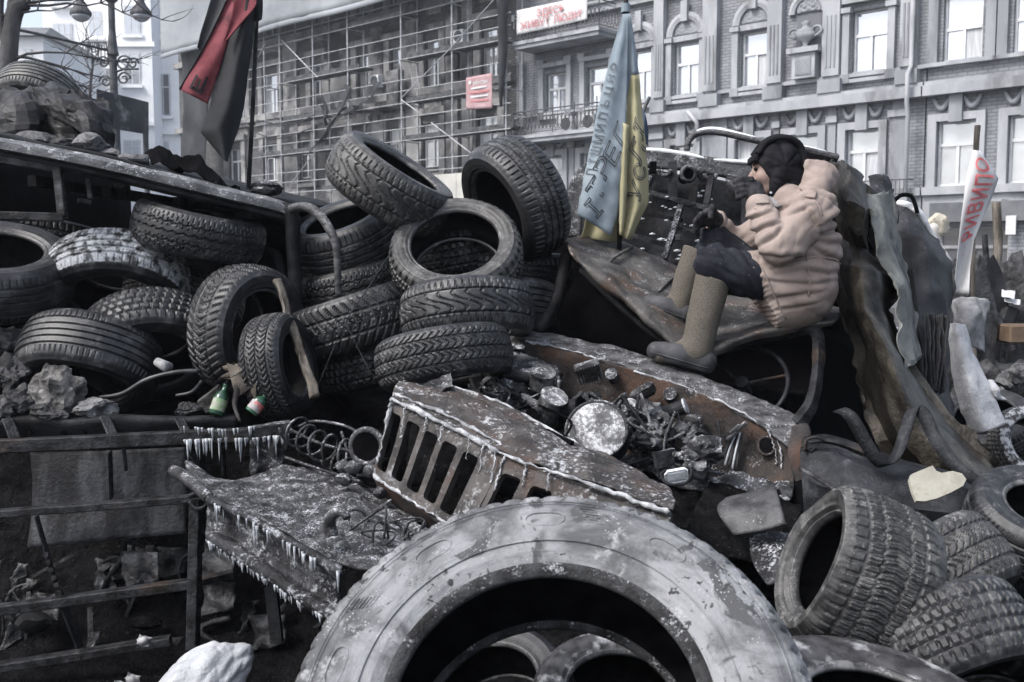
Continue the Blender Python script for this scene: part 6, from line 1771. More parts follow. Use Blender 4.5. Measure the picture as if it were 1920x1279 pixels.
# -- tangled coil wire
cw = empty("coiled_wire", W(620, 880, 3.75), "tangle of frosted coiled wire between chassis and grille", "wire")
def coil(path, r, turns, rad, m):
    path = smooth_path(path, 8); n = len(path); pts = []
    for i in range(turns * 14):
        t = i / (turns * 14 - 1) * (n - 1); k = min(int(t), n - 2); c = lerp(path[k], path[k + 1], t - k)
        T = (path[k + 1] - path[k]).normalized(); ex = T.cross(Vector((0, 0, 1))).normalized(); ey = T.cross(ex)
        a = i / 14 * 2 * math.pi
        pts.append(c + ex * r * math.cos(a) + ey * r * math.sin(a))
    return tube("coil", pts, rad, M[m], cw, 5)
coil([W(548, 800, 3.95), W(585, 830, 3.85), W(640, 850, 3.75), W(700, 870, 3.7)], .055, 7, .006, 'burnt_frost')
coil([W(620, 860, 3.8), W(660, 880, 3.72), W(705, 850, 3.68), W(690, 900, 3.66)], .04, 6, .006, 'burnt_frost')
for pts in ([(545, 806, 3.9), (610, 835, 3.8), (690, 850, 3.7)], [(535, 858, 3.85), (600, 880, 3.75), (680, 905, 3.65)], [(560, 800, 3.95), (590, 790, 3.95), (650, 800, 3.9), (700, 830, 3.8)], [(640, 810, 3.85), (650, 850, 3.75), (640, 905, 3.7)]):
    tube("strand", [W(*p) for p in pts], .006, M['burnt_frost'], cw, 5, spl=6)
for k in range(14):
    rock("frost_clump", W(rs.uniform(630, 725), rs.uniform(850, 965), 3.72 - rs.random() * .2), .05, .04, .04, M['burnt_frost'], cw, 150 + k, 2)

# -- stones, rubbish and plank in the left heap
def thing_rock(u, v, d, sx, sz, m, lb, seed):
    tag(rock("stone", W(u, v, d), sx, sx * .8, sz, M[m], None, seed, 4, .8, seed), lb, "stone", "stones under the left tyres")
thing_rock(108, 732, 4.15, .17, .17, 'stone_pale', "pale granite block below the lowest left tyre", 3)
thing_rock(18, 702, 4.25, .15, .13, 'stone_dark', "wet black stone at the left edge, beside the pale block", 5)
thing_rock(40, 752, 4.15, .15, .10, 'stone_dark', "black stone in front of the pale block, left", 8)
thing_rock(92, 772, 4.1, .13, .06, 'stone_dark', "low dark stone at the foot of the pale block", 9)
thing_rock(178, 768, 4.12, .13, .07, 'stone', "grey stone just right of the pale block", 13)
thing_rock(5, 770, 4.1, .10, .08, 'stone_dark', "small black stone in the left corner of the heap", 15)
thing_rock(352, 768, 4.15, .09, .05, 'stone_dark', "charred lump beside the printed carton", 17)
thing_rock(20, 640, 4.5, .16, .10, 'stone_dark', "sooty lump under the tyre at the left edge", 18)
pk = empty("broken_plank", W(598, 748, 4.08), "weathered broken plank leaning across the small upright tyre", "plank")
sheet("board", G([(514, 524, 4.30), (530, 580, 4.25), (548, 640, 4.18), (566, 690, 4.12), (583, 748, 4.06)], [(528, 522, 4.32), (542, 580, 4.27), (562, 640, 4.2), (582, 690, 4.14), (600, 742, 4.08)]), M['wood'], pk, 8, 4, .022, crum=.006, cs=12, edge=.012)
M['green_glass'] = surf("green_bottle_glass", (0.015, 0.05, 0.03), (0.04, 0.11, 0.065), 8, 0.12, bump=0.0, spec=0.8)
M['label_pale'] = surf("bottle_label", (0.22, 0.225, 0.19), (0.32, 0.32, 0.28), 30, 0.6, bump=0.0, c3=(0.15, 0.25, 0.12), s3=40, t3=0.52)
M['label_red'] = surf("red_white_label", (0.24, 0.24, 0.25), (0.32, 0.32, 0.32), 30, 0.6, bump=0.0, c3=(0.4, 0.05, 0.05), s3=35, t3=0.53)
def bottle(p, q, r, lb, lm, group="bottles in the rubbish"):
    e = empty("bottle", p, lb, "bottle", group)
    a = (q - p); bm = bmesh.new()
    pr = [(0, .9), (.02, 1), (.55, 1), (.66, .9), (.78, .45), (.86, .36), (.97, .36), (.975, .42), (1, .42)]
    sweep(bm, [p + a * t for t, _ in pr], [r * k for _, k in pr], 16)
    bmo("glass", bm, M['green_glass'], e, True)
    bm = bmesh.new(); sweep(bm, [p + a * .12, p + a * .5], r * 1.02, 16, cap=False); bmo("label", bm, M[lm], e, True)
    return e
bottle(W(404, 778, 4.08), W(424, 722, 4.12), .030, "green bottle with pale label leaning by the carton", 'label_pale')
bottle(W(470, 774, 4.05), W(500, 738, 4.08), .028, "bottle with red and white label lying at the small tyre's foot", 'label_red')
tag(box("carton", W(398, 748, 4.2), .11, .06, .04, M['stone_pale'], None, ax=(D(.8, .6, .1), D(-.5, .75, .3), D(.1, -.3, .95)), bev=.002), "small crushed pale carton behind the green bottle", "carton")
cu = empty("paper_cup", W(306, 684, 4.3), "white paper cup lying inside the dark hollow of the heap", "cup")
cyl("wall", W(294, 678, 4.3), W(316, 690, 4.27), .018, M['rag_paper'], cu, 16, r2=.025, smooth=True)
rg = empty("burnt_rag", W(450, 740, 4.1), "twisted burnt rag between the bottle and the small tyre", "rag")
for k in range(7):
    p = W(435 + k * 6, 712 + (k % 3) * 6, 4.1)
    sheet("strip", [[p + D(rs.uniform(-1, 1), rs.uniform(-.3, 1), rs.uniform(-.3, .3)) * .03 * j + D(.5, .8, .1) * .012 * i for j in range(4)] for i in range(2)], M['wood'], rg, 4, 2, .004, crum=.012, cs=25, seed=k)
tube("strip", [W(440, 700, 4.1), W(445, 730, 4.08), W(440, 760, 4.06), W(450, 790, 4.02)], [.012, .014, .01, .006], M['burnt_rust'], rg, 6, spl=5)
hs_ = tube("rubber_hose", [W(185, 746, 4.2), W(230, 738, 4.18), W(275, 712, 4.17), W(330, 698, 4.18), W(372, 696, 4.2)], .010, M['rubber_dark'], None, 7, spl=6)
tag(hs_, "black hose lying across the mouth of the lowest left tyre", "hose")
hs2 = tube("rubber_hose", [W(330, 742, 4.2), W(360, 735, 4.2), W(378, 715, 4.25)], .008, M['rubber_dark'], None, 7, spl=6)
tag(hs2, "short black hose end near the charred lump", "hose")
# thin loose wires hanging in front of the pile
for k, (pts, lb) in enumerate((([(735, 470, 4.3), (690, 540, 4.3), (645, 610, 4.25), (610, 690, 4.2), (590, 740, 4.15)], "hair-thin wire hanging from the central grey tyre to the plank"), ([(645, 600, 4.3), (665, 640, 4.25), (690, 690, 4.2), (705, 720, 4.2)], "short thin wire curling below the sloping tyre"))):
    tag(tube("loose_wire", [W(*p) for p in pts], .0022, M['rail'], None, 4, spl=8), lb, "wire", "loose wires")
# plastic bag
bg_ = empty("plastic_bag", W(390, 1290, 3.0), "crumpled white plastic bag at the bottom left", "bag")
bg_.location.z = .2
M['bag'] = surf("dirty_white_plastic", (0.30, 0.31, 0.33), (0.44, 0.45, 0.47), 7, 0.4, bump=0.5, bscale=16, bdist=0.03, c3=(0.10, 0.10, 0.105), s3=6, t3=0.63)
for i, (u, v, lb) in enumerate(((262, 1190, "crumpled foil scrap on the rubble above the white bag"), (240, 1262, "pale paper scrap left of the white bag"), (215, 1275, "grey scrap of paper in the bottom left rubble"))):
    sc_ = sheet("litter", [[W(u + i2 * 12 - 3 * j, v + j * 9 + 3 * i2, 3.8 + .02 * ((i2 + j) % 2)) for i2 in range(3)] for j in range(3)], M['rag_paper'], None, 5, 5, .003, crum=.012, cs=14, seed=30 + i, ridged=True)
    tag(sc_, lb, "litter", "litter at the bottom left")
# ================================================================== RIGHT: torn sheets, cloth, fender
M['tornA'] = surf("scorched_panel", (0.010, 0.0095, 0.009), (0.050, 0.044, 0.037), 5, 0.42, metal=0.45, bump=0.8, bscale=40, c3=(0.145, 0.130, 0.105), s3=2.6, t3=0.57, streak=(1, 1, .45), speck=0.3)
M['tornB'] = surf("grey_green_panel", (0.10, 0.105, 0.10), (0.20, 0.205, 0.195), 6, 0.7, bump=0.5, bscale=40, c3=(0.05, 0.05, 0.05), s3=5, t3=0.58)
M['panel_dk'] = surf("sooty_panel", (0.014, 0.014, 0.016), (0.04, 0.041, 0.045), 6, 0.55, metal=0.2, bump=0.5, bscale=40, speck=0.3, spscale=60, frost=0.2, up=0.6)
tp = empty("torn_metal", W(1700, 900, 4.1), "tall torn body panel, scorched tan and brown, right of the seated man", "torn panel")
def zig(rows):
    out = []
    for i, r in enumerate(rows):
        q = []
        for a, b in zip(r[:-1], r[1:]):
            q.append(a); k = .5 + .2 * math.sin(i * 1.9 + a[0])
            q.append(tuple(lerp(a[j], b[j], k) + ((.10 if len(q) % 4 == 1 else -.07) * (1 + .4 * math.sin(i * 1.3)) if j == 2 else 0) for j in range(3)))
        out.append(q + [r[-1]])
    return out
sheet("skin", G(*zig([[(1543, 300, 4.75), (1572, 302, 4.55), (1606, 326, 4.42), (1652, 374, 4.55)],
                [(1553, 352, 4.65), (1580, 372, 4.35), (1616, 392, 4.25), (1640, 410, 4.45)],
                [(1560, 400, 4.62), (1584, 420, 4.40), (1612, 440, 4.30), (1628, 450, 4.52)],
                [(1558, 440, 4.62), (1592, 452, 4.50), (1622, 470, 4.45), (1640, 480, 4.58)],
                [(1562, 500, 4.5), (1600, 500, 4.22), (1640, 510, 4.18), (1692, 528, 4.40)],
                [(1575, 580, 4.42), (1610, 580, 4.15), (1650, 585, 4.12), (1668, 580, 4.32)],
                [(1598, 650, 4.35), (1636, 655, 4.1), (1672, 650, 4.08), (1690, 640, 4.28)],
                [(1612, 740, 4.25), (1660, 740, 4.02), (1708, 735, 4.0), (1738, 715, 4.25)],
                [(1640, 830, 4.15), (1690, 820, 3.95), (1745, 805, 3.92), (1780, 780, 4.2)],
                [(1690, 900, 4.1), (1750, 890, 3.88), (1800, 870, 3.86), (1850, 840, 4.1)],
                [(1750, 930, 4.1), (1800, 920, 3.9), (1850, 900, 3.86), (1895, 880, 4.1)]])), M['tornA'], tp, 9, 12, .008, crum=.012, cs=5, seed=41, edge=.03, ridged=True, fine=.002, lin='uv')
sheet("flap", G([(1618, 372, 4.42), (1640, 362, 4.48), (1672, 358, 4.62)], [(1636, 420, 4.32), (1656, 415, 4.38), (1678, 410, 4.58)], [(1640, 480, 4.30), (1664, 475, 4.34), (1690, 470, 4.58)], [(1682, 540, 4.22), (1694, 530, 4.3), (1704, 525, 4.56)], [(1682, 620, 4.16), (1702, 610, 4.26), (1716, 600, 4.5)], [(1700, 690, 4.1), (1716, 680, 4.2), (1728, 672, 4.45)]), M['tornB'], tp, 10, 10, .005, crum=.007, cs=7, seed=43, edge=.03, ridged=True, lin='uv')
sheet("flap", G([(1626, 335, 4.70), (1650, 326, 4.72), (1668, 330, 4.75)], [(1640, 372, 4.62), (1662, 366, 4.64), (1676, 366, 4.68)], [(1652, 430, 4.6), (1672, 420, 4.62), (1682, 420, 4.65)]), M['panel_dk'], tp, 6, 6, .006, crum=.02, cs=8, seed=44, edge=.012)
dk = empty("bent_metal", W(1730, 800, 4.8), "soot-black bent panel with snow along its top, behind the torn one", "torn panel")
sheet("skin", G([(1668, 382, 5.0), (1700, 388, 4.95), (1722, 402, 4.92), (1742, 436, 4.95), (1768, 468, 5.0)],
                [(1678, 430, 4.85), (1705, 440, 4.78), (1735, 460, 4.75), (1762, 490, 4.8), (1784, 500, 4.9)],
                [(1690, 520, 4.78), (1715, 530, 4.7), (1742, 540, 4.68), (1768, 540, 4.75), (1786, 545, 4.85)],
                [(1705, 610, 4.7), (1728, 620, 4.62), (1745, 620, 4.66), (1760, 620, 4.72), (1776, 620, 4.8)],
                [(1718, 690, 4.65), (1736, 700, 4.58), (1748, 710, 4.6), (1760, 715, 4.66), (1774, 720, 4.75)],
                [(1735, 800, 4.6), (1750, 820, 4.55), (1765, 830, 4.55), (1780, 840, 4.6), (1800, 850, 4.7)]), M['panel_dk'], dk, 10, 10, .006, crum=.010, cs=6, seed=46, edge=.02, ridged=True, lin='uv')
tube("snow_ridge", [W(1672, 380, 4.98), W(1698, 384, 4.95), W(1722, 398, 4.92), W(1742, 430, 4.95), W(1764, 462, 4.98)], [.012, .018, .018, .012, .006], M['snow'], dk, 8, spl=5)
tube("handle_loop", [W(1676, 378, 4.9), W(1690, 366, 4.9), W(1708, 368, 4.9), W(1716, 384, 4.9), W(1720, 400, 4.9)], .010, M['black'], dk, 8, spl=5)
for k in range(7):   # shredded strips under the dark panel
    u = 1716 + k * 9
    sheet("strip", G([(u, 590, 4.66), (u + 8, 588, 4.64)], [(u + 6 - k, 660, 4.6), (u + 14 - k, 655, 4.58)], [(u + 10 - 3 * k, 740, 4.55), (u + 18 - 3 * k, 735, 4.53)]), M['panel_dk'], dk, 3, 6, .004, crum=.02, cs=10, seed=60 + k)

# fender and its fittings belong to the truck
sheet("fender", G([(1505, 822, 3.86), (1560, 820, 3.86), (1630, 846, 3.80), (1720, 870, 3.72), (1800, 890, 3.64), (1850, 900, 3.6)],
                  [(1500, 850, 3.76), (1560, 850, 3.70), (1630, 880, 3.62), (1720, 900, 3.55), (1800, 915, 3.5), (1860, 930, 3.5)],
                  [(1505, 900, 3.72), (1570, 920, 3.60), (1640, 940, 3.52), (1720, 955, 3.46), (1800, 965, 3.42), (1860, 980, 3.44)],
                  [(1510, 980, 3.72), (1580, 990, 3.62), (1650, 1000, 3.54), (1720, 1010, 3.50), (1800, 1020, 3.46), (1860, 1030, 3.46)],
                  [(1510, 1060, 3.8), (1580, 1070, 3.7), (1650, 1080, 3.64), (1720, 1090, 3.6), (1800, 1100, 3.56), (1860, 1110, 3.56)]), M['fender'], truck, 9, 9, .008, crum=.007, cs=7, seed=51, lin='v', fine=.002)
sheet("wheel_arch_lip", G([(1505, 822, 3.84), (1545, 816, 3.82), (1590, 828, 3.78), (1660, 856, 3.72)], [(1508, 834, 3.80), (1548, 828, 3.78), (1592, 840, 3.74), (1660, 868, 3.68)]), M['rail'], truck, 8, 4, .012, crum=.006)
sheet("inner_arch", G([(1490, 905, 3.80), (1530, 900, 3.76), (1590, 940, 3.66)], [(1480, 1000, 3.7), (1530, 1010, 3.66), (1580, 1010, 3.62)], [(1480, 1100, 3.6), (1530, 1110, 3.55), (1580, 1110, 3.55)]), M['black'], truck, 6, 6, .01, crum=.01)
tube("stay_rod", [W(1500, 878, 3.66), W(1545, 905, 3.56), W(1590, 938, 3.48)], .007, M['alu'], truck, 7)
box("door_hinge", W(1516, 838, 3.74), .05, .03, .02, M['rail'], truck, ax=(D(.8, -.5, .2), D(.5, .8, .1), D(-.2, .1, .97)), bev=.004)
tube("hinge_pin", [W(1508, 846, 3.73), W(1512, 826, 3.73), W(1530, 820, 3.72), W(1546, 826, 3.72)], .006, M['rail'], truck, 6, spl=4)
# loose plate leaning on the truck front
pl = sheet("loose_plate", G([(1362, 936, 3.22), (1405, 924, 3.20), (1452, 907, 3.18)], [(1345, 958, 3.12), (1412, 950, 3.08), (1462, 940, 3.06)], [(1376, 1004, 3.05), (1426, 996, 3.02), (1474, 983, 3.0)]), surf("grey_scraped_plate", (0.030, 0.030, 0.032), (0.078, 0.078, 0.081), 14, 0.5, metal=0.2, bump=0.5, bscale=50, speck=0.9, spscale=50), None, 6, 6, .01, crum=.006)
tag(pl, "scraped grey metal plate leaning between engine bay and huge tyre", "plate")
pl2 = sheet("bent_plate", G([(1405, 1010, 3.1), (1460, 995, 3.12), (1540, 1010, 3.1)], [(1410, 1050, 3.0), (1470, 1040, 2.98), (1540, 1045, 3.0)], [(1440, 1100, 2.9), (1490, 1095, 2.88), (1545, 1090, 2.92)]), M['burnt_frost'], None, 7, 7, .01, crum=.03, cs=6, seed=5)
tag(pl2, "bent frosted plate below the scraped grey one", "plate")
sheet("wing_remnant", G([(1330, 905, 3.75), (1420, 920, 3.7), (1500, 940, 3.65)], [(1300, 960, 3.4), (1400, 990, 3.3), (1500, 1010, 3.3)], [(1280, 1010, 3.2), (1380, 1050, 3.1), (1500, 1080, 3.1)]), M['soot_heap'], truck, 8, 8, .01, crum=.03, cs=8, seed=6)
# bent strap
def strip_along(name, pts, half, m, parent=None, thick=.005, nrm=None, n=8):
    path = smooth_path([W(*p) for p in pts], n)
    rows = [[], []]
    for i, p in enumerate(path):
        w = nrm if nrm else Vector((0, 0, 1))
        rows[0].append(p + w * half); rows[1].append(p - w * half)
    return sheet(name, [rows[0], [lerp(a, b, .5) for a, b in zip(*rows)], rows[1]], m, parent, 1, 1, thick)
st = strip_along("metal_strap", [(1573, 768, 3.62), (1594, 780, 3.58), (1622, 828, 3.55), (1644, 862, 3.54), (1664, 872, 3.54), (1684, 848, 3.56), (1700, 800, 3.58), (1713, 766, 3.6), (1730, 774, 3.58), (1756, 826, 3.52), (1786, 866, 3.46), (1815, 890, 3.42), (1842, 912, 3.40)], .024, M['fender'], None, .005, D(.75, .35, .55))
tag(st, "bent flat metal strap zigzagging below the torn panel", "strap")
# cream foam insole
ins = []
outl = [(1702, 903), (1706, 892), (1720, 886), (1745, 876), (1752, 886), (1762, 890), (1782, 886), (1800, 891), (1808, 902), (1802, 914), (1780, 926), (1752, 938), (1730, 943), (1715, 942), (1708, 925)]
vs_ = [W(u, v, 3.30 - (v - 875) * .0012) for u, v in outl]; nn = len(vs_)
off = D(.1, .5, .85) * .014
ino = pyd("foam_insole", [p + off for p in vs_] + vs_, [tuple(range(nn)), tuple(range(2 * nn - 1, nn - 1, -1))] + [(i, i + nn, (i + 1) % nn + nn, (i + 1) % nn) for i in range(nn)], surf("cream_foam", (0.24, 0.23, 0.195), (0.31, 0.30, 0.255), 9, 0.9, bump=0.3, bscale=60, c3=(0.22, 0.20, 0.16), s3=30, t3=0.62))
tag(ino, "cream heart-shaped piece of foam lying on the fender", "foam piece")

# white ribbon banner on a stick
rb_ = empty("ribbon_banner", W(1832, 560, 5.6), "narrow white ribbon banner with red letters on a stick at right", "banner")
tube("stick", [W(1833, 236, 5.6), W(1830, 280, 5.6), W(1824, 420, 5.65), W(1826, 640, 5.7), W(1830, 900, 5.7)], [.018, .016, .014, .016, .02], M['wood'], rb_, 8, spl=4)
L_ = [(1824, 281), (1812, 330), (1806, 380), (1800, 430), (1795, 480), (1791, 520), (1787, 552)]
R_ = [(1838, 283), (1872, 335), (1860, 370), (1842, 412), (1826, 450), (1819, 500), (1817, 552)]
def rbp(a, t):   # a across 0..1, t down 0..1
    k = min(int(t * 6), 5); f = t * 6 - k
    l = Vector((lerp(L_[k][0], L_[k + 1][0], f), lerp(L_[k][1], L_[k + 1][1], f), 0)); r = Vector((lerp(R_[k][0], R_[k + 1][0], f), lerp(R_[k][1], R_[k + 1][1], f), 0))
    p = lerp(l, r, a)
    return W(p.x, p.y, 5.5 - .04 * math.sin(a * 3.1 + t * 4) + .10 * t)
sheet("cloth", [[rbp(i / 8, j / 24) for i in range(9)] for j in range(25)], M['cloth_white'], rb_, 1, 1, .003)
for k, (chh, t, a, s) in enumerate((("О", .09, .60, .80), ("П", .19, .60, .78), ("И", .29, .55, .78), ("В", .385, .50, .78), ("И", .48, .48, .74), ("Р", .57, .45, .70))):
    def shp(x, y, t=t, a=a, s=s): return rbp(a - y * s * 1.0, t - x * s * .165) - C_F * .014
    place_text("letter", chh, 1, None, FT, FT, M['paint_red'], rb_, shape=shp)
for t in (.64, .70): place_text("letter", "-", 1, None, FT, FT, M['paint_red'], rb_, shape=lambda x, y, t=t: rbp(.3 - y * .3, t - x * .06) - C_F * .014)
# white rag below
wr = empty("white_rag", W(1830, 820, 5.0), "long dirty white rag hanging below the ribbon banner", "cloth")
M['rag'] = surf("dirty_white_rag", (0.40, 0.40, 0.41), (0.62, 0.62, 0.63), 8, 0.9, bump=0.7, bscale=45, bdist=0.015)
M['rag_grey'] = surf("wet_grey_rag", (0.12, 0.12, 0.125), (0.30, 0.30, 0.305), 8, 0.8, bump=0.7, bscale=30, bdist=0.015)
sheet("upper_rag", G([(1783, 562, 5.3), (1815, 556, 5.2), (1858, 566, 5.3)], [(1786, 600, 5.2), (1815, 600, 5.1), (1852, 600, 5.2)], [(1796, 640, 5.2), (1818, 650, 5.1), (1842, 660, 5.2)]), M['rag_grey'], wr, 7, 7, .008, crum=.03, cs=9, seed=3)
sheet("strip", G([(1778, 608, 5.1), (1792, 605, 5.0), (1808, 610, 5.1)], [(1786, 680, 5.05), (1808, 670, 4.95), (1828, 668, 5.05)], [(1798, 750, 5.0), (1825, 742, 4.9), (1856, 730, 5.0)], [(1822, 815, 4.98), (1850, 808, 4.9), (1884, 795, 5.0)]), M['rag'], wr, 8, 10, .005, crum=.012, cs=7, seed=8, ridged=True, fine=.0015)
sheet("end", G([(1842, 715, 5.05), (1860, 712, 5.0), (1872, 725, 5.05)], [(1850, 740, 5.03), (1868, 745, 4.98), (1877, 752, 5.03)]), M['rag'], wr, 6, 6, .02, crum=.03, cs=12, seed=9)

# street clutter far right, out of focus
man = empty("mannequin_bust", W(1757, 470, 11), "pale mannequin bust standing behind the dark panel", "mannequin")
M['plaster'] = surf("pale_plaster", (0.42, 0.40, 0.38), (0.52, 0.50, 0.47), 6, 0.7, bump=0.0)
M['hair'] = surf("pale_hair", (0.36, 0.33, 0.27), (0.46, 0.42, 0.35), 30, 0.8, bump=0.6, bscale=80)
bm = bmesh.new()
cx = W(1753, 432, 11)
sweep(bm, [cx + Vector((.02, 0, -.55)), cx + Vector((.03, 0, -.30)), cx + Vector((.03, 0, -.20)), cx + Vector((.01, 0, -.12)), cx + Vector((-.01, 0, -.06)), cx + Vector((-.025, 0, .01)), cx + Vector((-.01, 0, .07)), cx + Vector((.0, 0, .11))], [.16, .15, .075, .055, .07, .085, .08, .04], 14)
bmo("bust", bm, M['plaster'], man, True)
cyl("stand", Vector((cx.x + .02, cx.y, 0)), cx + Vector((.02, 0, -.50)), .10, M['rail'], man, 12, r2=.12)
c2 = cx + Vector((-.108, 0, .0)); cyl("nose", c2 + Vector((.03, 0, .02)), c2 + Vector((-.005, 0, -.01)), .014, M['plaster'], man, 6)
o = rock("hair", cx + Vector((.03, 0, .06)), .20, .19, .19, M['hair'], man, 4, 3, .5)
cl = bpy.data.objects
def clutter(nm, p, q, r, m, lb, cat):
    e = W(*q); g0 = Vector((e.x, e.y, .3))
    tag(tube(nm, [W(*p), lerp(W(*p), e, .5) + Vector((.03, 0, 0)), e, g0], r, M[m], None, 7, spl=4), lb, cat)
clutter("stake", (1868, 380, 8), (1860, 560, 8), .035, 'wood', "brown wooden stake standing right of the ribbon banner", "stake")
clutter("stake", (1846, 440, 8.5), (1848, 700, 8.5), .025, 'rail', "dark thin post close to the ribbon banner", "post")
clutter("bent_pipe", (1868, 588, 7), (1880, 690, 7), .022, 'alu', "pale bent pipe among the dark clutter at right", "pipe")
for i, (u, v, d, sx, sz, m, lb) in enumerate(((1905, 640, 7.5, .8, .40, 'stone_dark', "dark mound of charred goods at the right edge"), (1895, 715, 6.6, .16, .14, 'stone', "grey boulder at the right edge above the dark tyre"), (1868, 742, 6.4, .14, .09, 'stone', "pale stone left of the grey boulder"), (1912, 700, 6.3, .13, .13, 'stone', "stone cut by the right edge beside the boulder"), (1850, 640, 7.2, .5, .3, 'panel_dk', "black heap behind the white rag"), (1800, 660, 6.8, .55, .5, 'stone_dark', "soot-black heap between the dark panel and the white rag"))):
    pc = W(u, v, d)
    if sx >= .5:
        top = pc.z + sz * .5; pc = Vector((pc.x, pc.y, top / 2)); sz = top
    tag(rock("rubble", pc, sx, sx * .7, sz, M[m], None, 200 + i, 4 if sx >= .5 else 3, 1.6 if sx >= .5 else .7), lb, "rubble", "rubble at the far right")
for i, (u, v, w, h, lb) in enumerate(((1890, 553, 24, 14, "white paper sheet lying on the dark mound at right"), (1905, 690, 14, 8, "small white scrap on the right-hand clutter"), (1898, 565, 30, 6, "pale torn paper at the right edge"))):
    tag(sheet("paper", [[W(u + a * w, v - b * h + a * 5, 7.1 + .1 * b) for a in (-.5, 0, .5)] for b in (-.5, .5)], M['cloth_white'], None, 3, 3, .003, crum=.02, cs=9, seed=i), lb, "paper", "papers at the far right")
tag(box("crate", W(1915, 625, 6.8), .25, .2, .12, surf("brown_board", (0.10, 0.07, 0.05), (0.16, 0.115, 0.08), 6, 0.8), None, bev=.01), "brown board box at the right edge", "box")
# ================================================================== SEATED MAN
PD = 4.30
PO = W(1450, 480, PD)
PS = PD / F
def pl_(u, v, z=0.0): return np.array([(u - 1450) * PS, (480 - v) * PS, z])
def pw(p): return PO + C_R * float(p[0]) + C_U * float(p[1]) - C_F * float(p[2])

def sd_cone(P, a, b, ra, rb, zs=1.0):
    """capsule whose radius runs from ra to rb; zs > 1 widens it towards / away from the viewer"""
    S = np.array([1, 1, 1 / zs]); Q = P * S; a = a * S; b = b * S
    ba = b - a
    h = np.clip(((Q - a) @ ba) / max(ba @ ba, 1e-9), 0, 1)
    return np.linalg.norm(Q - a - h[:, None] * ba, axis=1) - (ra + (rb - ra) * h)
def sd_ell(P, c, r, rot=0.0):
    Q = P - c
    if rot:
        cs, sn = math.cos(rot), math.sin(rot)
        Q = np.stack([Q[:, 0] * cs + Q[:, 1] * sn, -Q[:, 0] * sn + Q[:, 1] * cs, Q[:, 2]], 1)
    k = np.linalg.norm(Q / r, axis=1)
    return (k - 1) * min(r)
def sd_plane(P, p, n):          # negative on the side opposite to n
    n = np.array(n, float); n /= np.linalg.norm(n)
    return (P - p) @ n
def su(a, b, k):
    h = np.clip(.5 + .5 * (b - a) / k, 0, 1)
    return b + (a - b) * h - k * h * (1 - h)
def ss(a, b, k):                # a minus b
    h = np.clip(.5 - .5 * (a + b) / k, 0, 1)
    return a + (-b - a) * h + k * h * (1 - h)

def nets(fn, lo, hi, res):
    """naive surface nets over a signed distance function"""
    lo, hi = np.array(lo), np.array(hi)
    n = np.ceil((hi - lo) / res).astype(int) + 1
    xs = [lo[i] + res * np.arange(n[i]) for i in range(3)]
    X, Y, Z = np.meshgrid(*xs, indexing='ij')
    V = fn(np.stack([X.ravel(), Y.ravel(), Z.ravel()], 1)).reshape(n)
    S = V < 0
    acc = np.zeros(tuple(n - 1) + (3,)); cnt = np.zeros(tuple(n - 1))
    import itertools
    def corner(A, d): return A[d[0]:n[0] - 1 + d[0], d[1]:n[1] - 1 + d[1], d[2]:n[2] - 1 + d[2]]
    for d0 in itertools.product((0, 1), repeat=3):
        for ax in range(3):
            if d0[ax]: continue
            d1 = list(d0); d1[ax] = 1
            a, b = corner(V, d0), corner(V, d1)
            cr = (a < 0) != (b < 0)
            t = np.where(cr, a / np.where(cr, a - b, 1), 0)
            for k in range(3):
                acc[..., k] += np.where(cr, d0[k] + (t if k == ax else 0), 0)
            cnt += cr
    act = cnt > 0
    idx = -np.ones(act.shape, int); idx[act] = np.arange(act.sum())
    I = np.argwhere(act)
    verts = lo + res * (I + acc[act] / cnt[act][:, None])
    faces = []
    for ax in range(3):
        a = [slice(0, m) for m in n]; b = [slice(0, m) for m in n]
        a[ax] = slice(0, n[ax] - 1); b[ax] = slice(1, n[ax])
        A, B = S[tuple(a)], S[tuple(b)]
        o1, o2 = [(1, 2), (2, 0), (0, 1)][ax]
        for e in np.argwhere(A != B):
            if e[o1] == 0 or e[o2] == 0 or e[o1] >= n[o1] - 1 or e[o2] >= n[o2] - 1: continue
            q = []
            for p, r in ((0, 0), (-1, 0), (-1, -1), (0, -1)):
                c = e.copy(); c[o1] += p; c[o2] += r; q.append(idx[tuple(c)])
            if min(q) < 0: continue
            faces.append(tuple(q) if A[tuple(e)] else tuple(q[::-1]))
    return verts, faces

def sdf_obj(name, fn, lo, hi, res, m, parent, disp=None, relax=1):
    v, f = nets(fn, lo, hi, res)
    if disp is not None:
        h = 1e-3
        g = np.stack([fn(v + np.array(d) * h) - fn(v - np.array(d) * h) for d in ((1, 0, 0), (0, 1, 0), (0, 0, 1))], 1)
        g /= np.linalg.norm(g, axis=1)[:, None] + 1e-9
        v = v + g * disp(v)[:, None]
    me = bpy.data.meshes.new(name)
    me.from_pydata([tuple(pw(p)) for p in v], [], [tuple(int(i) for i in q) for q in f])
    me.update()
    return put(name, me, m, parent, True)

def vnoise(P, seed=0):
    return np.array([mnoise.noise(Vector((float(p[0]) + seed * 3.1, float(p[1]) - seed * 1.7, float(p[2]) + seed))) for p in P])
def folds(v, ang, along, across, seed, sharp=True):
    """cloth folds running along direction ang (radians, in the picture plane)"""
    c, s = math.cos(ang), math.sin(ang)
    a = v[:, 0] * c + v[:, 1] * s; b = -v[:, 0] * s + v[:, 1] * c
    q = np.stack([a * along, b * across, v[:, 2] * (along + across) * .35], 1)
    n = vnoise(q, seed)
    return (2.6 * np.abs(n) ** .8 - .6) if sharp else n

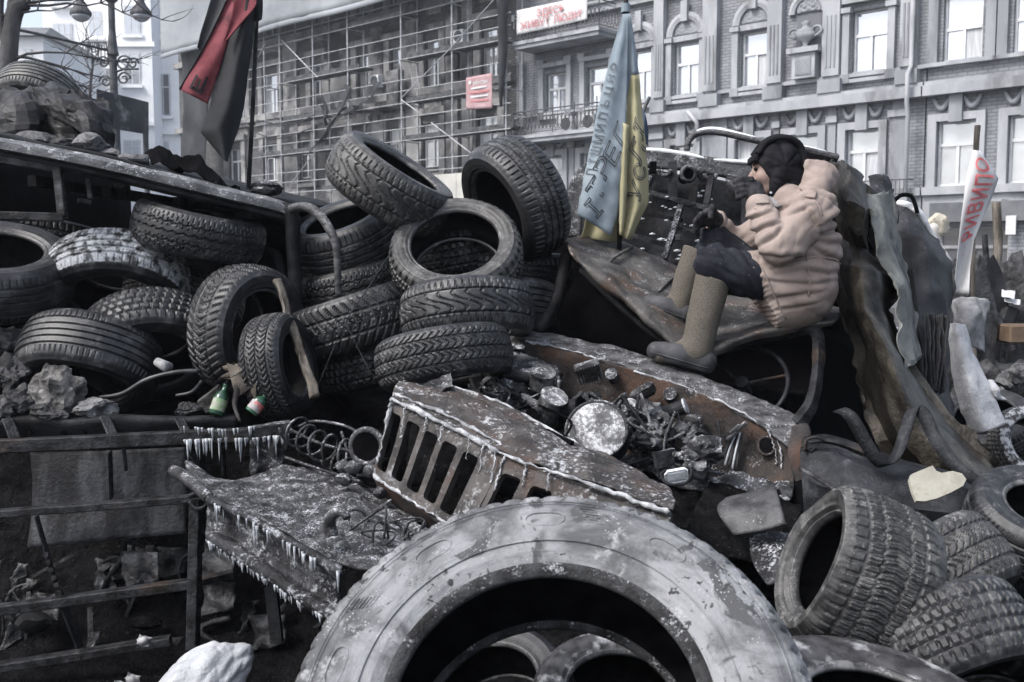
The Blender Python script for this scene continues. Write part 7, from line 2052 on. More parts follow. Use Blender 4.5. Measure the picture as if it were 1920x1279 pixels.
M['skin'] = surf("weathered_skin", (0.21, 0.145, 0.122), (0.27, 0.195, 0.168), 30, 0.55, bump=0.15, bscale=180, c3=(0.24, 0.13, 0.115), s3=18, t3=0.58, bdist=0.003)
M['jacket'] = surf("tan_jacket_cloth", (0.225, 0.182, 0.163), (0.285, 0.236, 0.213), 7, 0.88, bump=0.35, bscale=220, c3=(0.165, 0.132, 0.116), s3=6, t3=0.63, bdist=0.002, spec=0.2)
M['trouser'] = surf("navy_trousers", (0.010, 0.011, 0.016), (0.022, 0.024, 0.032), 8, 0.9, bump=0.4, bscale=250, speck=0.35, spscale=60, bdist=0.002, spec=0.2)
M['felt'] = surf("grey_brown_felt", (0.088, 0.080, 0.068), (0.135, 0.123, 0.106), 260, 0.95, bump=0.9, bscale=320, c3=(0.075, 0.067, 0.057), s3=160, t3=0.55, bdist=0.004, spec=0.1)
M['galosh'] = surf("dusty_galosh_rubber", (0.03, 0.031, 0.034), (0.065, 0.066, 0.071), 12, 0.5, 0.75, 0.0, 0.4, 90, speck=0.3, bdist=0.003)
M['glove'] = surf("charcoal_knit", (0.020, 0.020, 0.023), (0.050, 0.050, 0.055), 40, 0.95, bump=0.9, bscale=260, bdist=0.003, spec=0.1)
M['helmet'] = surf("black_quilted_cloth", (0.006, 0.006, 0.008), (0.016, 0.016, 0.019), 20, 0.8, bump=0.6, bscale=200, bdist=0.003, spec=0.1)
M['darkcup'] = surf("dark_enamel", (0.012, 0.012, 0.014), (0.03, 0.03, 0.033), 15, 0.5, bump=0.2, bscale=60)

# ---- the body itself, one surface
def body_fn(P):
    d = sd_cone(P, pl_(1492, 545), pl_(1505, 470), .115, .115, 1.35)
    d = su(d, sd_cone(P, pl_(1505, 470), pl_(1487, 402), .115, .105, 1.5), .05)
    d = su(d, sd_cone(P, pl_(1484, 402), pl_(1458, 362), .06, .05), .03)
    for s, sh, el, wr in ((1, (1500, 402, .16), (1432, 478, .21), (1401, 385, .17)), (-1, (1482, 402, -.16), (1402, 458, -.19), (1350, 408, -.12))):
        d = su(d, sd_cone(P, pl_(*sh), pl_(*el), .05, .042), .03)
        d = su(d, sd_cone(P, pl_(*el), pl_(*wr), .042, .03), .02)
    for hp, kn, an, to in (((1470, 560, .09), (1326, 494, .09), (1306, 650, .08), (1240, 664, .06)), ((1465, 560, -.09), (1350, 444, -.12), (1282, 575, -.12), (1225, 572, -.14))):
        d = su(d, sd_cone(P, pl_(*hp), pl_(*kn), .06, .055), .04)
        d = su(d, sd_cone(P, pl_(*kn), pl_(*an), .05, .035), .03)
        d = su(d, sd_cone(P, pl_(*an), pl_(*to), .035, .025), .02)
    # head: skull, face, jaw, nose, lips, brow, ear
    d = su(d, sd_ell(P, pl_(1456, 312), np.array([.088, .088, .070])), .03)
    d = su(d, sd_ell(P, pl_(1433, 334), np.array([.046, .075, .056])), .025)
    d = su(d, sd_cone(P, pl_(1425, 362), pl_(1456, 352), .021, .030, 1.7), .02)
    d = su(d, sd_cone(P, pl_(1414, 316), pl_(1404.5, 336), .006, .0105, 1.1), .010)
    for s in (-1, 1):
        d = su(d, sd_cone(P, pl_(1409, 338, s * .011), pl_(1413, 338, s * .013), .007, .006), .006)
        d = su(d, sd_cone(P, pl_(1414, 308, s * .012), pl_(1420, 309, s * .042), .009, .008), .012)
        d = ss(d, sd_ell(P, pl_(1411, 319, s * .027), np.array([.013, .010, .015])), .010)
        d = su(d, sd_ell(P, pl_(1423, 336, s * .040), np.array([.022, .020, .016])), .014)
    d = su(d, sd_cone(P, pl_(1412, 349, -.014), pl_(1412, 349, .014), .007, .007), .008)
    d = su(d, sd_cone(P, pl_(1413.5, 355, -.012), pl_(1413.5, 355, .012), .007, .007), .006)
    d = su(d, sd_ell(P, pl_(1419, 365), np.array([.020, .017, .022])), .014)
    return d
person = sdf_obj("person", body_fn, (-.60, -.52, -.28), (.26, .52, .30), .0062, M['skin'], None)
tag(person, "man in tan hooded jacket and felt boots, sitting hunched with gloved hand at mouth", "person")
for s in (-1, 1):
    c = pw(pl_(1413.5, 319.5, s * .027)); bm = bmesh.new()
    bmesh.ops.create_uvsphere(bm, u_segments=12, v_segments=8, radius=.0075, matrix=Matrix.Translation(c))
    bmo("eye", bm, M['helmet'], person, True)
    tube("eyebrow", [pw(pl_(1412, 311.5, s * .014)), pw(pl_(1411.5, 309.5, s * .028)), pw(pl_(1417, 310.5, s * .046))], .0035, M['helmet'], person, 6, spl=3)

# ---- jacket
def jacket_fn(P):
    d = sd_cone(P, pl_(1488, 536), pl_(1504, 470), .160, .142, 1.18)
    d = su(d, sd_cone(P, pl_(1504, 470), pl_(1492, 410), .138, .118, 1.5), .06)
    d = su(d, sd_cone(P, pl_(1492, 405), pl_(1470, 378), .10, .075, 1.3), .05)
    d = su(d, sd_cone(P, pl_(1490, 545, .02), pl_(1432, 530, .03), .150, .125, 1.25), .06)
    d = su(d, sd_cone(P, pl_(1470, 575, .06), pl_(1440, 590, .10), .075, .055), .06)
    d = su(d, sd_cone(P, pl_(1460, 520, .12), pl_(1400, 505, .11), .09, .070), .06)
    d = su(d, sd_cone(P, pl_(1504, 402, .170), pl_(1436, 470, .235), .088, .078), .018)
    d = su(d, sd_cone(P, pl_(1430, 470, .235), pl_(1404, 398, .18), .076, .050), .012)
    d = su(d, sd_cone(P, pl_(1484, 402, -.165), pl_(1400, 458, -.20), .085, .075), .035)
    d = su(d, sd_cone(P, pl_(1400, 458, -.20), pl_(1356, 411, -.13), .07, .048), .03)
    # hem cut: open towards the knees
    d = np.maximum(d, np.where(P[:, 1] < pl_(0, 482)[1], sd_plane(P, pl_(1412, 548), (-(607 - 487), -(1443 - 1385), 0)), -1))
    return d
FOLDS = []
for pts, w, A in (([(850, 485), (905, 470), (962, 455)], 7, .009), ([(880, 545), (940, 520), (1000, 505)], 8, .010), ([(920, 600), (975, 560), (1010, 520)], 8, .010), ([(935, 640), (1000, 655), (1060, 640)], 8, .008),
                  ([(1195, 505), (1260, 470), (1330, 425)], 9, .012), ([(1190, 540), (1270, 520), (1345, 500)], 9, .012), ([(1185, 575), (1260, 580), (1350, 570)], 10, .012), ([(1170, 600), (1240, 640), (1345, 650)], 10, .010),
                  ([(1000, 695), (1080, 650), (1160, 640)], 9, .012), ([(1020, 720), (1130, 700), (1250, 715), (1330, 700)], 10, .012), ([(950, 745), (1060, 760), (1180, 765), (1300, 745)], 9, .010), ([(985, 830), (1090, 815), (1210, 800)], 9, .010), ([(1000, 880), (1100, 870), (1200, 850)], 8, .008),
                  ([(1110, 430), (1150, 470), (1185, 530)], 8, .009), ([(1200, 360), (1250, 390), (1300, 430)], 8, .008), ([(1050, 420), (1100, 400), (1140, 385)], 8, .008), ([(1040, 470), (1090, 450), (1130, 430)], 7, .008)):
    FOLDS.append(([(1030 + x / 2.5085, 230 + y / 2.5085) for x, y in pts], w, A))
def fold_lines(v):
    U = np.stack([v[:, 0] / PS + 1450, 480 - v[:, 1] / PS], 1)
    h = np.zeros(len(v))
    for pts, w, A in FOLDS:
        best = np.full(len(v), 1e9); sg_ = np.zeros(len(v)); tt = np.zeros(len(v)); n = len(pts) - 1
        for i in range(n):
            a, b = np.array(pts[i]), np.array(pts[i + 1]); ba = b - a
            t = np.clip(((U - a) @ ba) / (ba @ ba), 0, 1)
            q = U - a - t[:, None] * ba; dd = np.hypot(q[:, 0], q[:, 1])
            s_ = np.sign(ba[0] * q[:, 1] - ba[1] * q[:, 0])
            m_ = dd < best
            best = np.where(m_, dd, best); sg_ = np.where(m_, s_, sg_); tt = np.where(m_, (i + t) / n, tt)
        x = best * sg_ / w
        taper = np.sin(np.pi * np.clip(tt * .9 + .05, 0, 1)) ** .6
        h += A * taper * (np.exp(-((x + .55) / .75) ** 2) - 1.25 * np.exp(-((x - .45) / .38) ** 2))
    return h * (v[:, 2] > .0)
def jacket_disp(v):
    n = len(v)
    u_ = v[:, 0] / PS + 1450; w_ = 480 - v[:, 1] / PS
    arm = np.exp(-(((u_ - 1420) / 40) ** 2 + ((w_ - 440) / 55) ** 2)) * (v[:, 2] > .08)
    low = 1 / (1 + np.exp(-(w_ - 500) / 12))
    back = (1 - low) * (1 - arm)
    h = .0
    h = h + arm * (.011 * folds(v, math.radians(58), 5, 20, 1) + .005 * folds(v, math.radians(78), 9, 40, 2))
    h = h + back * (.012 * folds(v, math.radians(46), 2.2, 15, 3) + .005 * folds(v, math.radians(33), 5, 27, 4))
    h = h + low * (.012 * folds(v, math.radians(-24), 2.4, 14, 5) + .005 * folds(v, math.radians(18), 5, 24, 6))
    h = h * (.50 - .25 * low) + fold_lines(v) * (1 - .45 * low)
    hemd = np.abs((v - pl_(1412, 548)) @ (np.array([-120., -58, 0]) / 133.3))
    al = (v - pl_(1412, 548)) @ (np.array([58., -120, 0]) / 133.3)
    h = h + np.exp(-hemd / .02) * low * (.0022 * np.sin(al * 300) - .003) * (w_ < 612)
    return h
jk = sdf_obj("jacket", jacket_fn, (-.32, -.36, -.34), (.34, .30, .36), .0058, M['jacket'], person, jacket_disp)
def hood_fn(P):
    d = sd_ell(P, pl_(1524, 346), np.array([.085, .105, .145]), math.radians(-38))
    d = su(d, sd_cone(P, pl_(1496, 316, -.07), pl_(1496, 316, .07), .030, .030), .05)
    d = su(d, sd_cone(P, pl_(1470, 380, -.10), pl_(1505, 380, -.12), .035, .045), .04)
    d = su(d, sd_cone(P, pl_(1455, 392, .09), pl_(1510, 372, .13), .022, .05), .04)
    d = ss(d, sd_ell(P, pl_(1474, 322), np.array([.085, .13, .105]), math.radians(-20)), .02)
    return d
def hood_disp(v): return .006 * folds(v, math.radians(-35), 5, 20, 11) + .003 * folds(v, math.radians(60), 8, 30, 12)
hd_ = sdf_obj("hood", hood_fn, (-.05, .14, -.24), (.30, .44, .24), .0075, M['jacket'], jk, hood_disp)
# seams and fittings on the jacket
def surf_pt(fn, u, v, z0=.40):
    """first point of the cloth met from the viewer's side"""
    p = pl_(u, v, z0).copy()
    for _ in range(60):
        dd = float(fn(p[None])[0])
        if dd < .0015: break
        p[2] -= max(dd, .002)
        if p[2] < -.05: break
    return pw(p)
def jtube(nm, uv, r, m, off=.004, fn=jacket_fn, spl=3):
    return tube(nm, [surf_pt(fn, u, v) - C_F * off for u, v in uv], r, M[m], jk, 6, spl=spl)
jtube("armhole_seam", [(1490, 384), (1500, 402), (1506, 424), (1508, 446), (1498, 470)], .0035, 'jacket', .002)
jtube("hem_seam", [(1398, 488), (1410, 515), (1424, 545), (1440, 575), (1456, 600)], .003, 'jacket', .002)
jtube("side_seam", [(1480, 470), (1486, 500), (1490, 530), (1488, 560)], .003, 'jacket', .002)
jtube("waist_cord", [(1440, 500), (1470, 494), (1505, 490), (1540, 492), (1562, 498)], .004, 'jacket', .001)
jtube("cuff_seam", [(1391, 404), (1400, 408), (1410, 408), (1418, 405)], .004, 'jacket', .003)
sheet("epaulette", [[surf_pt(jacket_fn, u, v) - C_F * .010 for u, v in r] for r in (((1484, 358), (1500, 360)), ((1481, 370), (1498, 373)), ((1477, 384), (1494, 388)))], M['jacket'], jk, 4, 4, .006)
bt_ = surf_pt(hood_fn, 1491, 344); cyl("snap_button", bt_ - C_F * .003, bt_ - C_F * .008, .006, M['snow'], jk, 12)
jtube("drawstring", [(1471, 350), (1467, 358), (1463, 368), (1460, 374)], .0032, 'cloth_white', .008, hood_fn)
sheet("cuff_patch", [[surf_pt(jacket_fn, u, v) - C_F * .006 for u, v in r] for r in (((1393, 388), (1404, 384), (1416, 388)), ((1393, 396), (1404, 396), (1416, 396)))], M['jacket'], jk, 4, 4, .006)
sheet("inner_collar", [[pw(pl_(u, v, z)) for u, v, z in r] for r in (((1436, 372, .06), (1450, 376, .07), (1464, 370, .08)), ((1428, 392, .10), (1444, 396, .11), (1462, 390, .12)))], surf("check_scarf", (0.16, 0.16, 0.165), (0.28, 0.28, 0.285), 60, 0.9), jk, 5, 5, .012, crum=.006, cs=30)

# ---- trousers
def trouser_fn(P):
    d = sd_cone(P, pl_(1480, 556, .07), pl_(1400, 518, .09), .07, .085)
    d = su(d, sd_cone(P, pl_(1400, 520, .10), pl_(1330, 496, .10), .088, .072), .03)
    d = su(d, sd_cone(P, pl_(1328, 497, .10), pl_(1330, 538, .09), .068, .050), .02)
    e = sd_cone(P, pl_(1480, 545, -.08), pl_(1354, 446, -.12), .075, .068)
    e = su(e, sd_cone(P, pl_(1352, 447, -.12), pl_(1322, 490, -.12), .066, .05), .02)
    return su(d, e, .02)
def trouser_disp(v): return .010 * folds(v, math.radians(118), 4, 22, 21) + .005 * folds(v, math.radians(140), 7, 40, 22)
sdf_obj("trousers", trouser_fn, (-.42, -.34, -.26), (.14, .18, .24), .0085, M['trouser'], person, trouser_disp)

# ---- felt boots with galoshes
def boot(top, ank, heel, toe, rt, ra, z, cutn, name, galosh_label=None):
    # sole line from heel to toe
    def felt(P):
        d = sd_cone(P, pl_(*top, z), pl_(*ank, z), rt, ra)
        d = su(d, sd_cone(P, pl_(ank[0] - 4, ank[1] + 8, z), pl_(lerp(ank[0], toe[0], .7), lerp(ank[1], toe[1], .7), z), ra * .86, .040), .03)
        a = np.array([top[0] - ank[0], -(top[1] - ank[1])], float); a /= np.linalg.norm(a)
        d = np.maximum(d, sd_plane(P, pl_(*top, z), (a[0] + cutn, a[1], 0)))
        return np.maximum(d, -(sd_cone(P, pl_(*top, z) + np.array([a[0], a[1], 0]) * .1, pl_(*top, z) - np.array([a[0], a[1], 0]) * .03, rt - .012, rt - .012)))
    sx, sy = toe[0] - heel[0], -(toe[1] - heel[1])
    nrm = (sy, -sx, 0) if -sx < 0 else (-sy, sx, 0)      # downwards
    nrm = (-sy, sx, 0) if sx < 0 else (sy, -sx, 0)
    def gal(P):
        d = sd_cone(P, pl_(heel[0] - 22, heel[1] - 26, z), pl_(lerp(heel[0], toe[0], .55), lerp(heel[1], toe[1], .55) - 20, z), .062, .052)
        d = su(d, sd_cone(P, pl_(lerp(heel[0], toe[0], .55), lerp(heel[1], toe[1], .55) - 20, z), pl_(toe[0] + 22, toe[1] - 10, z), .050, .040), .03)
        d = np.maximum(d, sd_plane(P, pl_(heel[0], heel[1], z), nrm))
        # throat line
        d = np.maximum(d, sd_plane(P, pl_(lerp(heel[0], toe[0], .30), lerp(heel[1], toe[1], .30) - 42, z), (.18, 1, 0)) * 1.0)
        return d
    c = pl_(*ank, z)
    lo = (min(toe[0], heel[0], ank[0], top[0]) - 1450 - 30) * PS; hi = (max(heel[0], top[0]) - 1450 + 45) * PS
    b = sdf_obj(name, felt, (lo, (480 - heel[1] - 40) * PS, z - .13), (hi, (480 - top[1] + 50) * PS, z + .13), .0055, M['felt'], person, lambda v: .0035 * folds(v, 0.2, 8, 14, 31, False))
    g = sdf_obj("galosh", gal, (lo, (480 - heel[1] - 45) * PS, z - .11), (hi, (480 - ank[1] + 40) * PS, z + .11), .005, M['galosh'], b)
    # welt line round the sole
    pts = []
    n3 = np.array(nrm, float); n3 /= np.linalg.norm(n3)
    a_, b_ = pl_(heel[0] - 3, heel[1], z), pl_(toe[0] + 8, toe[1], z)
    for t in np.linspace(0, 1, 9):
        p = a_ + (b_ - a_) * t - n3 * .020
        q = p.copy(); q[2] = z + .12
        for _ in range(40):
            dd = float(gal(q[None])[0])
            if dd < .001: break
            q[2] -= max(dd, .0015)
        if q[2] > z: pts.append(pw(q))
    if len(pts) > 3: tube("welt", pts, .0035, M['galosh'], g, 6, spl=2)
    return b
boot((1329, 526), (1300, 652), (1331, 702), (1203, 668), .073, .066, .085, .12, "felt_boot")
boot((1318, 466), (1282, 570), (1310, 612), (1204, 578), .064, .056, -.125, .12, "felt_boot")
cyl("loop", surf_pt(trouser_fn, 1326, 540) - C_F * .01, surf_pt(trouser_fn, 1326, 540) - C_F * .012 - C_U * .015, .003, M['snow'], person, 6)

# ---- gloves
def glove(palm, wrist, fingers, thumb, name):
    def fn(P):
        d = sd_cone(P, pl_(*wrist), pl_(*palm), .036, .040)
        for f in fingers:
            e = None
            for (a, b) in zip(f[:-1], f[1:]):
                s = sd_cone(P, pl_(*a), pl_(*b), .0125, .0115)
                e = s if e is None else np.minimum(e, s)
            d = su(d, e, .008)
        e = None
        for (a, b) in zip(thumb[:-1], thumb[1:]):
            s = sd_cone(P, pl_(*a), pl_(*b), .0135, .012); e = s if e is None else np.minimum(e, s)
        return su(d, e, .009)
    allp = [palm, wrist] + [q for f in fingers for q in f] + list(thumb)
    A = np.array([pl_(*q) for q in allp])
    return sdf_obj(name, fn, A.min(0) - .05, A.max(0) + .05, .0042, M['glove'], person, lambda v: .0015 * folds(v, 1.4, 20, 60, 41))
glove((1396, 366, .16), (1402, 386, .175),
      [[(1390, 350 + k * 9, .185 - .004 * k), (1374 + k, 349 + k * 9.2, .185 - .003 * k), (1364 + 2 * k, 352 + k * 9, .155), (1366 + 2 * k, 354 + k * 8.6, .125)] for k in range(4)],
      [(1402, 362, .13), (1398, 349, .11), (1386, 344, .115), (1374, 346, .12)], "glove")
glove((1336, 404, -.06), (1352, 409, -.10),
      [[(1328, 398 + k * 6, -.02 - .022 * k), (1314 + k, 402 + k * 6, .0 - .022 * k), (1305 + 1.5 * k, 414 + k * 5, -.005 - .02 * k), (1308 + 2 * k, 428 + k * 3, -.02 - .018 * k)] for k in range(4)],
      [(1344, 396, -.04), (1336, 388, -.01), (1332, 396, .012), (1331, 408, .018)], "glove")
# ribbed cuffs
for a, b in (((1402, 390, .178), (1404, 398, .18)), ((1350, 408, -.10), (1360, 412, -.13))):
    cyl("cuff", pw(pl_(*a)), pw(pl_(*b)), .043, M['jacket'], person, 18, smooth=True)
mug = empty("dark_cup", pw(pl_(1366, 366, .12)), "dark rounded cup in the man's gloved hand at his mouth", "cup")
bm = bmesh.new()
a_, b_ = pl_(1358, 368, .115), pl_(1392, 352, .10)
pr = [(0, .012), (.03, .034), (.10, .043), (.5, .044), (.9, .042), (1, .043)]
sweep(bm, [pw(a_ + (b_ - a_) * t) for t, _ in pr], [r for _, r in pr], 20)
bmo("body", bm, M['darkcup'], mug, True)

# ---- tank-crew helmet
def helm_fn(P):
    d = sd_ell(P, pl_(1457, 311), np.array([.104, .104, .088]), math.radians(8))
    d = su(d, sd_cone(P, pl_(1452, 335, .060), pl_(1446, 366, .050), .034, .026), .02)
    d = su(d, sd_cone(P, pl_(1452, 335, -.060), pl_(1446, 366, -.050), .034, .026), .02)
    d = su(d, sd_cone(P, pl_(1486, 340), pl_(1472, 376), .055, .050, 1.2), .03)
    d = ss(d, sd_ell(P, pl_(1414, 340), np.array([.062, .083, .085]), math.radians(8)), .008)
    return np.maximum(d, -sd_ell(P, pl_(1456, 316), np.array([.080, .080, .064])))
def helm_disp(v):
    u_ = v[:, 0] / PS + 1450; w_ = 480 - v[:, 1] / PS
    top = 1 / (1 + np.exp((w_ - 318) / 4))
    # padded rolls over the crown, radiating stitch lines on the side
    ang = np.arctan2(318 - w_, u_ - 1462)
    pads = np.abs(np.sin(ang * 3.4 + .5)) ** .5
    return top * (.010 * pads - .004) + (1 - top) * .006 * folds(v, math.radians(-15), 8, 24, 51)
hl = sdf_obj("helmet", helm_fn, (-.13, .17, -.15), (.18, .53, .15), .0055, M['helmet'], person, helm_disp)
box("brow_pad", pw(pl_(1412, 300, .0)), .026, .034, .11, M['helmet'], hl, ax=(C_R, (C_U + C_R * .1).normalized(), -C_F), bev=.006)
tube("crown_roll", [pw(pl_(1415, 293, .052)), pw(pl_(1432, 272, .05)), pw(pl_(1462, 262, .05)), pw(pl_(1490, 272, .05)), pw(pl_(1502, 296, .045)), pw(pl_(1503, 320, .04))], .013, M['helmet'], hl, 8, spl=4)
tube("crown_roll", [pw(pl_(1412, 293, .0)), pw(pl_(1432, 268, .0)), pw(pl_(1462, 257, .0)), pw(pl_(1492, 268, .0)), pw(pl_(1505, 296, .0))], .014, M['helmet'], hl, 8, spl=4)
tube("chin_strap", [pw(pl_(1440, 362, .072)), pw(pl_(1430, 374, .05)), pw(pl_(1424, 378, .0))], .006, M['helmet'], hl, 6, spl=3)
cyl("strap_stud", pw(pl_(1437, 366, .070)), pw(pl_(1437, 366, .076)), .005, M['snow'], hl, 8)
# ================================================================== FLAGS
M['flag_blue'] = surf("faded_blue_cotton", (0.185, 0.225, 0.26), (0.235, 0.278, 0.312), 6, 0.9, bump=0.3, bscale=160, bdist=0.003)
M['flag_yellow'] = surf("dull_yellow_cotton", (0.28, 0.26, 0.16), (0.345, 0.32, 0.205), 6, 0.9, bump=0.3, bscale=160, bdist=0.003)
M['ink'] = surf("black_marker_ink", (0.03, 0.035, 0.045), (0.07, 0.075, 0.085), 60, 0.9, bump=0.0)
M['flag_red'] = surf("dark_red_cotton", (0.12, 0.028, 0.036), (0.20, 0.060, 0.072), 7, 0.9, bump=0.3, bscale=160, bdist=0.003, c3=(0.045, 0.028, 0.032), s3=5, t3=0.58)
M['flag_black'] = surf("black_cotton", (0.016, 0.017, 0.019), (0.028, 0.029, 0.032), 5, 0.85, bump=0.3, bscale=160, bdist=0.003)
M['flag_grey'] = surf("charcoal_lining", (0.04, 0.042, 0.046), (0.06, 0.062, 0.066), 5, 0.85, bump=0.3, bscale=160, bdist=0.003)
uf = empty("flag", W(1165, 470, 4.85), "blue and yellow flag scrawled with letters, hanging folded on a pole", "flag")
tube("pole", [W(1172, -40, 4.92), W(1174, 10, 4.92), W(1168, 250, 4.9), W(1160, 500, 4.88)], .012, M['rail'], uf, 8)
cyl("pole_cap", W(1173, 8, 4.92), W(1173, 24, 4.92), .022, M['flag_blue'], uf, 12)
Lb = [(1168, 26), (1149, 90), (1134, 150), (1119, 215), (1107, 275), (1096, 330), (1087, 375), (1082, 402)]
Rb = [(1177, 26), (1177, 90), (1176, 150), (1174, 215), (1172, 275), (1166, 330), (1160, 390), (1146, 442)]
def quadmap(L, R, depth):
    def f(a, t):
        a, t = float(a), float(t)
        k = min(int(t * (len(L) - 1)), len(L) - 2); s = t * (len(L) - 1) - k
        u = lerp(lerp(L[k][0], L[k + 1][0], s), lerp(R[k][0], R[k + 1][0], s), a); v = lerp(lerp(L[k][1], L[k + 1][1], s), lerp(R[k][1], R[k + 1][1], s), a)
        return W(u, v, depth(a, t))
    return f
fb = quadmap(Lb, Rb, lambda a, t: 4.84 - .05 * t * math.sin(a * math.pi) + .012 * math.sin(a * 9 + t * 3) * t + .010 * math.sin(t * 11 + a * 5) * t)
sheet("blue_fold", [[fb(i / 16, j / 40) for i in range(17)] for j in range(41)], M['flag_blue'], uf, 1, 1, .003, crum=.006, cs=14, ridged=True)
Lr = [(1177, 26), (1177, 90), (1176, 150), (1174, 215), (1172, 275), (1168, 330), (1166, 390), (1164, 445)]
Rr = [(1182, 26), (1192, 90), (1199, 150), (1205, 215), (1211, 275), (1215, 330), (1216, 380), (1182, 450)]
fy = quadmap(Lr, Rr, lambda a, t: 4.86 + .035 * math.sin(a * 7 + .6) * t + .01 * math.sin(t * 9) * t)
def ysplit(a): return .262 if a > .35 else lerp(.36, .262, a / .35)
sheet("blue_back_fold", [[fy(i / 14, j / 16 * ysplit(i / 14)) for i in range(15)] for j in range(17)], M['flag_blue'], uf, 1, 1, .003)
sheet("yellow_fold", [[fy(i / 14, lerp(ysplit(i / 14), 1, j / 30)) for i in range(15)] for j in range(31)], M['flag_yellow'], uf, 1, 1, .003, crum=.005, cs=14)
fl = quadmap([(1102, 392), (1096, 425), (1090, 446)], [(1182, 392), (1178, 432), (1164, 456)], lambda a, t: 4.93 + .03 * math.sin(a * 8))
sheet("yellow_under_fold", [[fl(i / 16, j / 8) for i in range(17)] for j in range(9)], M['flag_yellow'], uf, 1, 1, .003, crum=.006, cs=12)
fc = quadmap([(1168, 230), (1164, 300), (1162, 370), (1160, 440)], [(1180, 235), (1176, 300), (1174, 370), (1168, 442)], lambda a, t: 4.83 - .02 * math.sin(a * math.pi))
sheet("yellow_front_fold", [[fc(i / 6, j / 24) for i in range(7)] for j in range(25)], M['flag_yellow'], uf, 1, 1, .003, crum=.004, cs=14)
def letter(ch_, f, a, t, sa, st, rot, mm='ink', n='letter'):
    c, s = math.cos(rot), math.sin(rot)
    return place_text(n, ch_, 1, None, FT, FT, M[mm], uf, outline=.020, shape=lambda x, y: f(max(.01, min(.99, a + (x * c - y * s) * sa)), max(.01, min(.99, t - (x * s + y * c) * st))) - C_F * .012)
for k, chh in enumerate("ОНЦЬПИМШІП"):
    letter(chh, fb, .28 - .012 * k, .23 + k * .052, .40, .050, math.radians(78))
for chh, a, t, sa, st in (("Г", .82, .52, .42, .15), ("Е", .68, .615, .60, .17), ("Р", .48, .68, .60, .17), ("Т", .40, .79, .62, .17), ("І", .42, .90, .65, .18)):
    letter(chh, fb, a, t, sa, st, math.radians(62))
for chh, a, t, sa, st in (("І", .75, .50, .8, .16), ("Л", .62, .60, .9, .16), ("С", .70, .70, .7, .12), ("У", .55, .80, .7, .14)):
    letter(chh, fy, a, t, sa, st, math.radians(60))

# red and black flag
rbf = empty("flag", W(466, 350, 4.95), "red and black flag hanging limp on a thin pole above the bus roof", "flag")
tube("pole", [W(484, -30, 4.97), W(480, 60, 4.97), W(474, 200, 4.96), W(466, 352, 4.95)], .011, M['rail'], rbf, 8)
sheet("pole_sleeve", G([(472, -10, 4.9), (481, -10, 4.88), (492, -10, 4.9)], [(474, 20, 4.9), (483, 20, 4.88), (492, 18, 4.9)], [(478, 38, 4.9), (485, 40, 4.88), (490, 36, 4.9)]), M['flag_black'], rbf, 4, 4, .006)
fk = quadmap([(438, -10), (432, 40), (420, 90), (406, 150), (392, 205), (375, 246), (400, 275), (422, 300)], [(482, -10), (478, 40), (472, 90), (464, 150), (456, 205), (448, 240), (438, 268), (426, 304)], lambda a, t: 4.90 - .06 * math.sin(a * math.pi * .9) * (1 - .3 * t) + .02 * math.sin(a * 7 + t * 2))
sheet("black_fold", [[fk(i / 16, j / 40) for i in range(17)] for j in range(41)], M['flag_black'], rbf, 1, 1, .003, crum=.004, cs=8)
fg = quadmap([(398, -10), (386, 30), (376, 62), (370, 88)], [(440, -10), (424, 30), (404, 70), (384, 108)], lambda a, t: 4.97 + .02 * math.sin(a * 4))
sheet("grey_fold", [[fg(i / 8, j / 16) for i in range(9)] for j in range(17)], M['flag_grey'], rbf, 1, 1, .003)
fr1 = quadmap([(430, -10), (412, 30), (390, 75), (368, 115), (350, 145), (337, 168)], [(452, -10), (436, 40), (424, 90), (412, 130), (400, 165), (389, 195)], lambda a, t: 4.90 + .012 * math.sin(a * 5 + t * 3))
sheet("red_fold", [[fr1(i / 12, j / 30) for i in range(13)] for j in range(31)], M['flag_red'], rbf, 1, 1, .003, crum=.004, cs=8)
fr2 = quadmap([(440, -10), (436, 20), (428, 50), (420, 76)], [(484, -10), (478, 14), (452, 44), (422, 80)], lambda a, t: 4.82 + .01 * math.sin(a * 4))
sheet("red_fold", [[fr2(i / 10, j / 16) for i in range(11)] for j in range(17)], M['flag_red'], rbf, 1, 1, .003, crum=.004, cs=8)
for pts in ([(.0, t) for t in np.linspace(0, 1, 14)],):
    tube("hem", [fr1(a, t) - C_F * .004 for a, t in pts], .004, M['flag_black'], rbf, 5)
tube("hem", [fr2(1, t) - C_F * .004 for t in np.linspace(0.2, 1, 10)], .004, M['flag_red'], rbf, 5)
for a0, a1, t0, t1 in ((.28, .36, .74, .92), (.46, .54, .77, .90), (.64, .74, .72, .90), (.28, .74, .885, .925)):
    q = [fr1(a0, t0), fr1(a1, t0), fr1(a1, t1), fr1(a0, t1)]
    pyd("emblem_bar", [p - C_F * .012 for p in q], [(0, 1, 2, 3)], M['flag_black'], rbf)
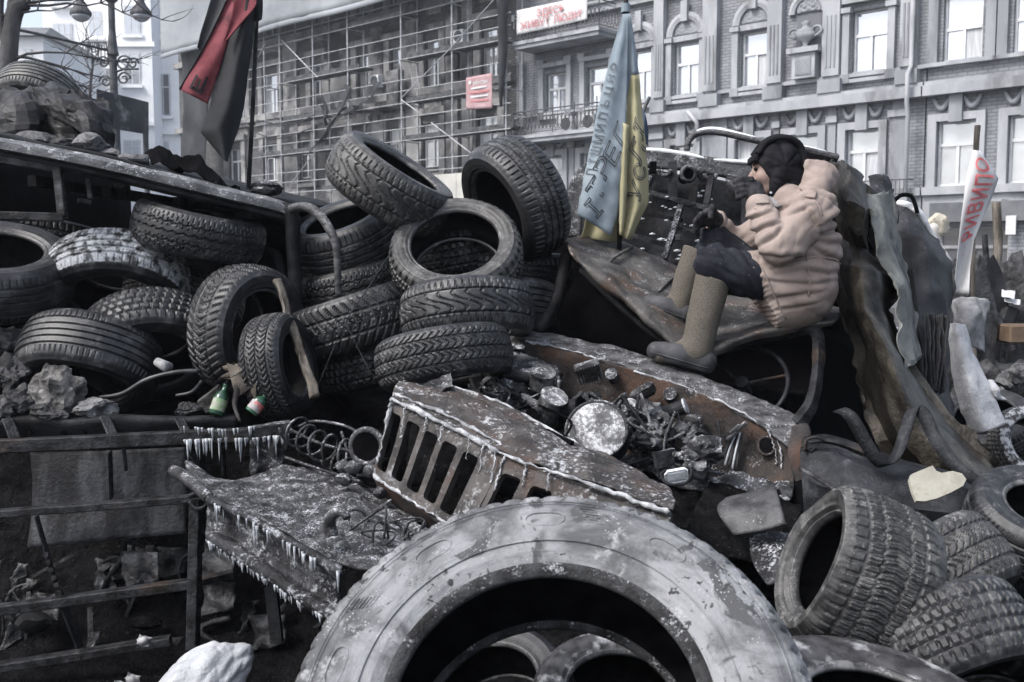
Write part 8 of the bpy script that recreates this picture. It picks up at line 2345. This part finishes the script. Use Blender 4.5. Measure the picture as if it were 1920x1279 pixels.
# small dark flag behind the truck
sf = empty("flag", W(1205, 270, 6.6), "small dark blue flag on a curved stick behind the blue and yellow flag", "flag")
tube("stick", [W(1218, 182, 6.6), W(1208, 205, 6.6), W(1203, 235, 6.6), W(1200, 290, 6.6)], .012, M['iron'], sf, 6, spl=4)
sheet("cloth", G([(1206, 205, 6.58), (1210, 215, 6.55), (1212, 225, 6.58)], [(1202, 235, 6.58), (1208, 240, 6.55), (1215, 246, 6.58)], [(1199, 262, 6.58), (1208, 268, 6.55), (1216, 272, 6.58)]), surf("dark_blue_cotton", (0.03, 0.045, 0.075), (0.05, 0.065, 0.10), 6, 0.9), sf, 5, 5, .003, crum=.01, cs=6)

# plastic bag, a slack pillow with a gathered end
BO = W(392, 1285, 3.12)
def bag_fn(P):
    d = sd_ell(P, np.array([-.02, 0, 0]), np.array([.125, .095, .12]), .25)
    d = su(d, sd_cone(P, np.array([.02, .06, -.02]), np.array([.085, .075, -.04]), .065, .045), .05)
    d = su(d, sd_cone(P, np.array([-.06, -.02, .02]), np.array([-.16, -.07, .04]), .06, .015), .06)
    return np.maximum(d, -sd_plane(P, np.array([.075, 0, 0]), (-1, .25, -.1)) * -1) if False else d
bv, bf = nets(bag_fn, (-.24, -.16, -.18), (.20, .17, .18), .006)
bn = np.stack([bag_fn(bv + np.array(e_) * 1e-3) - bag_fn(bv - np.array(e_) * 1e-3) for e_ in ((1, 0, 0), (0, 1, 0), (0, 0, 1))], 1)
bn /= np.linalg.norm(bn, axis=1)[:, None] + 1e-9
bv = bv + bn * (.010 * folds(bv, math.radians(38), 4, 16, 71) + .005 * folds(bv, math.radians(60), 6, 34, 72))[:, None]
pyd("film", [BO + C_R * float(p[0]) + C_U * float(p[1]) - C_F * float(p[2]) for p in bv], [tuple(int(i) for i in q) for q in bf], M['bag'], bg_, True)

# ================================================================== HAZE
hz = box("haze", (0, 115, 16.5), 600, 370, 35.0, None)
hm = bpy.data.materials.new("winter_haze"); hm.use_nodes = True
t_ = hm.node_tree
for n_ in list(t_.nodes):
    if n_.type != 'OUTPUT_MATERIAL': t_.nodes.remove(n_)
pv = t_.nodes.new("ShaderNodeVolumePrincipled")
pv.inputs["Color"].default_value = (0.86, 0.90, 0.96, 1)
pv.inputs["Density"].default_value = 0.0013
pv.inputs["Anisotropy"].default_value = 0.45
t_.links.new(pv.outputs[0], [n_ for n_ in t_.nodes if n_.type == 'OUTPUT_MATERIAL'][0].inputs["Volume"])
hz.data.materials.append(hm)
hz["kind"] = "stuff"
hz.display_type = 'WIRE'
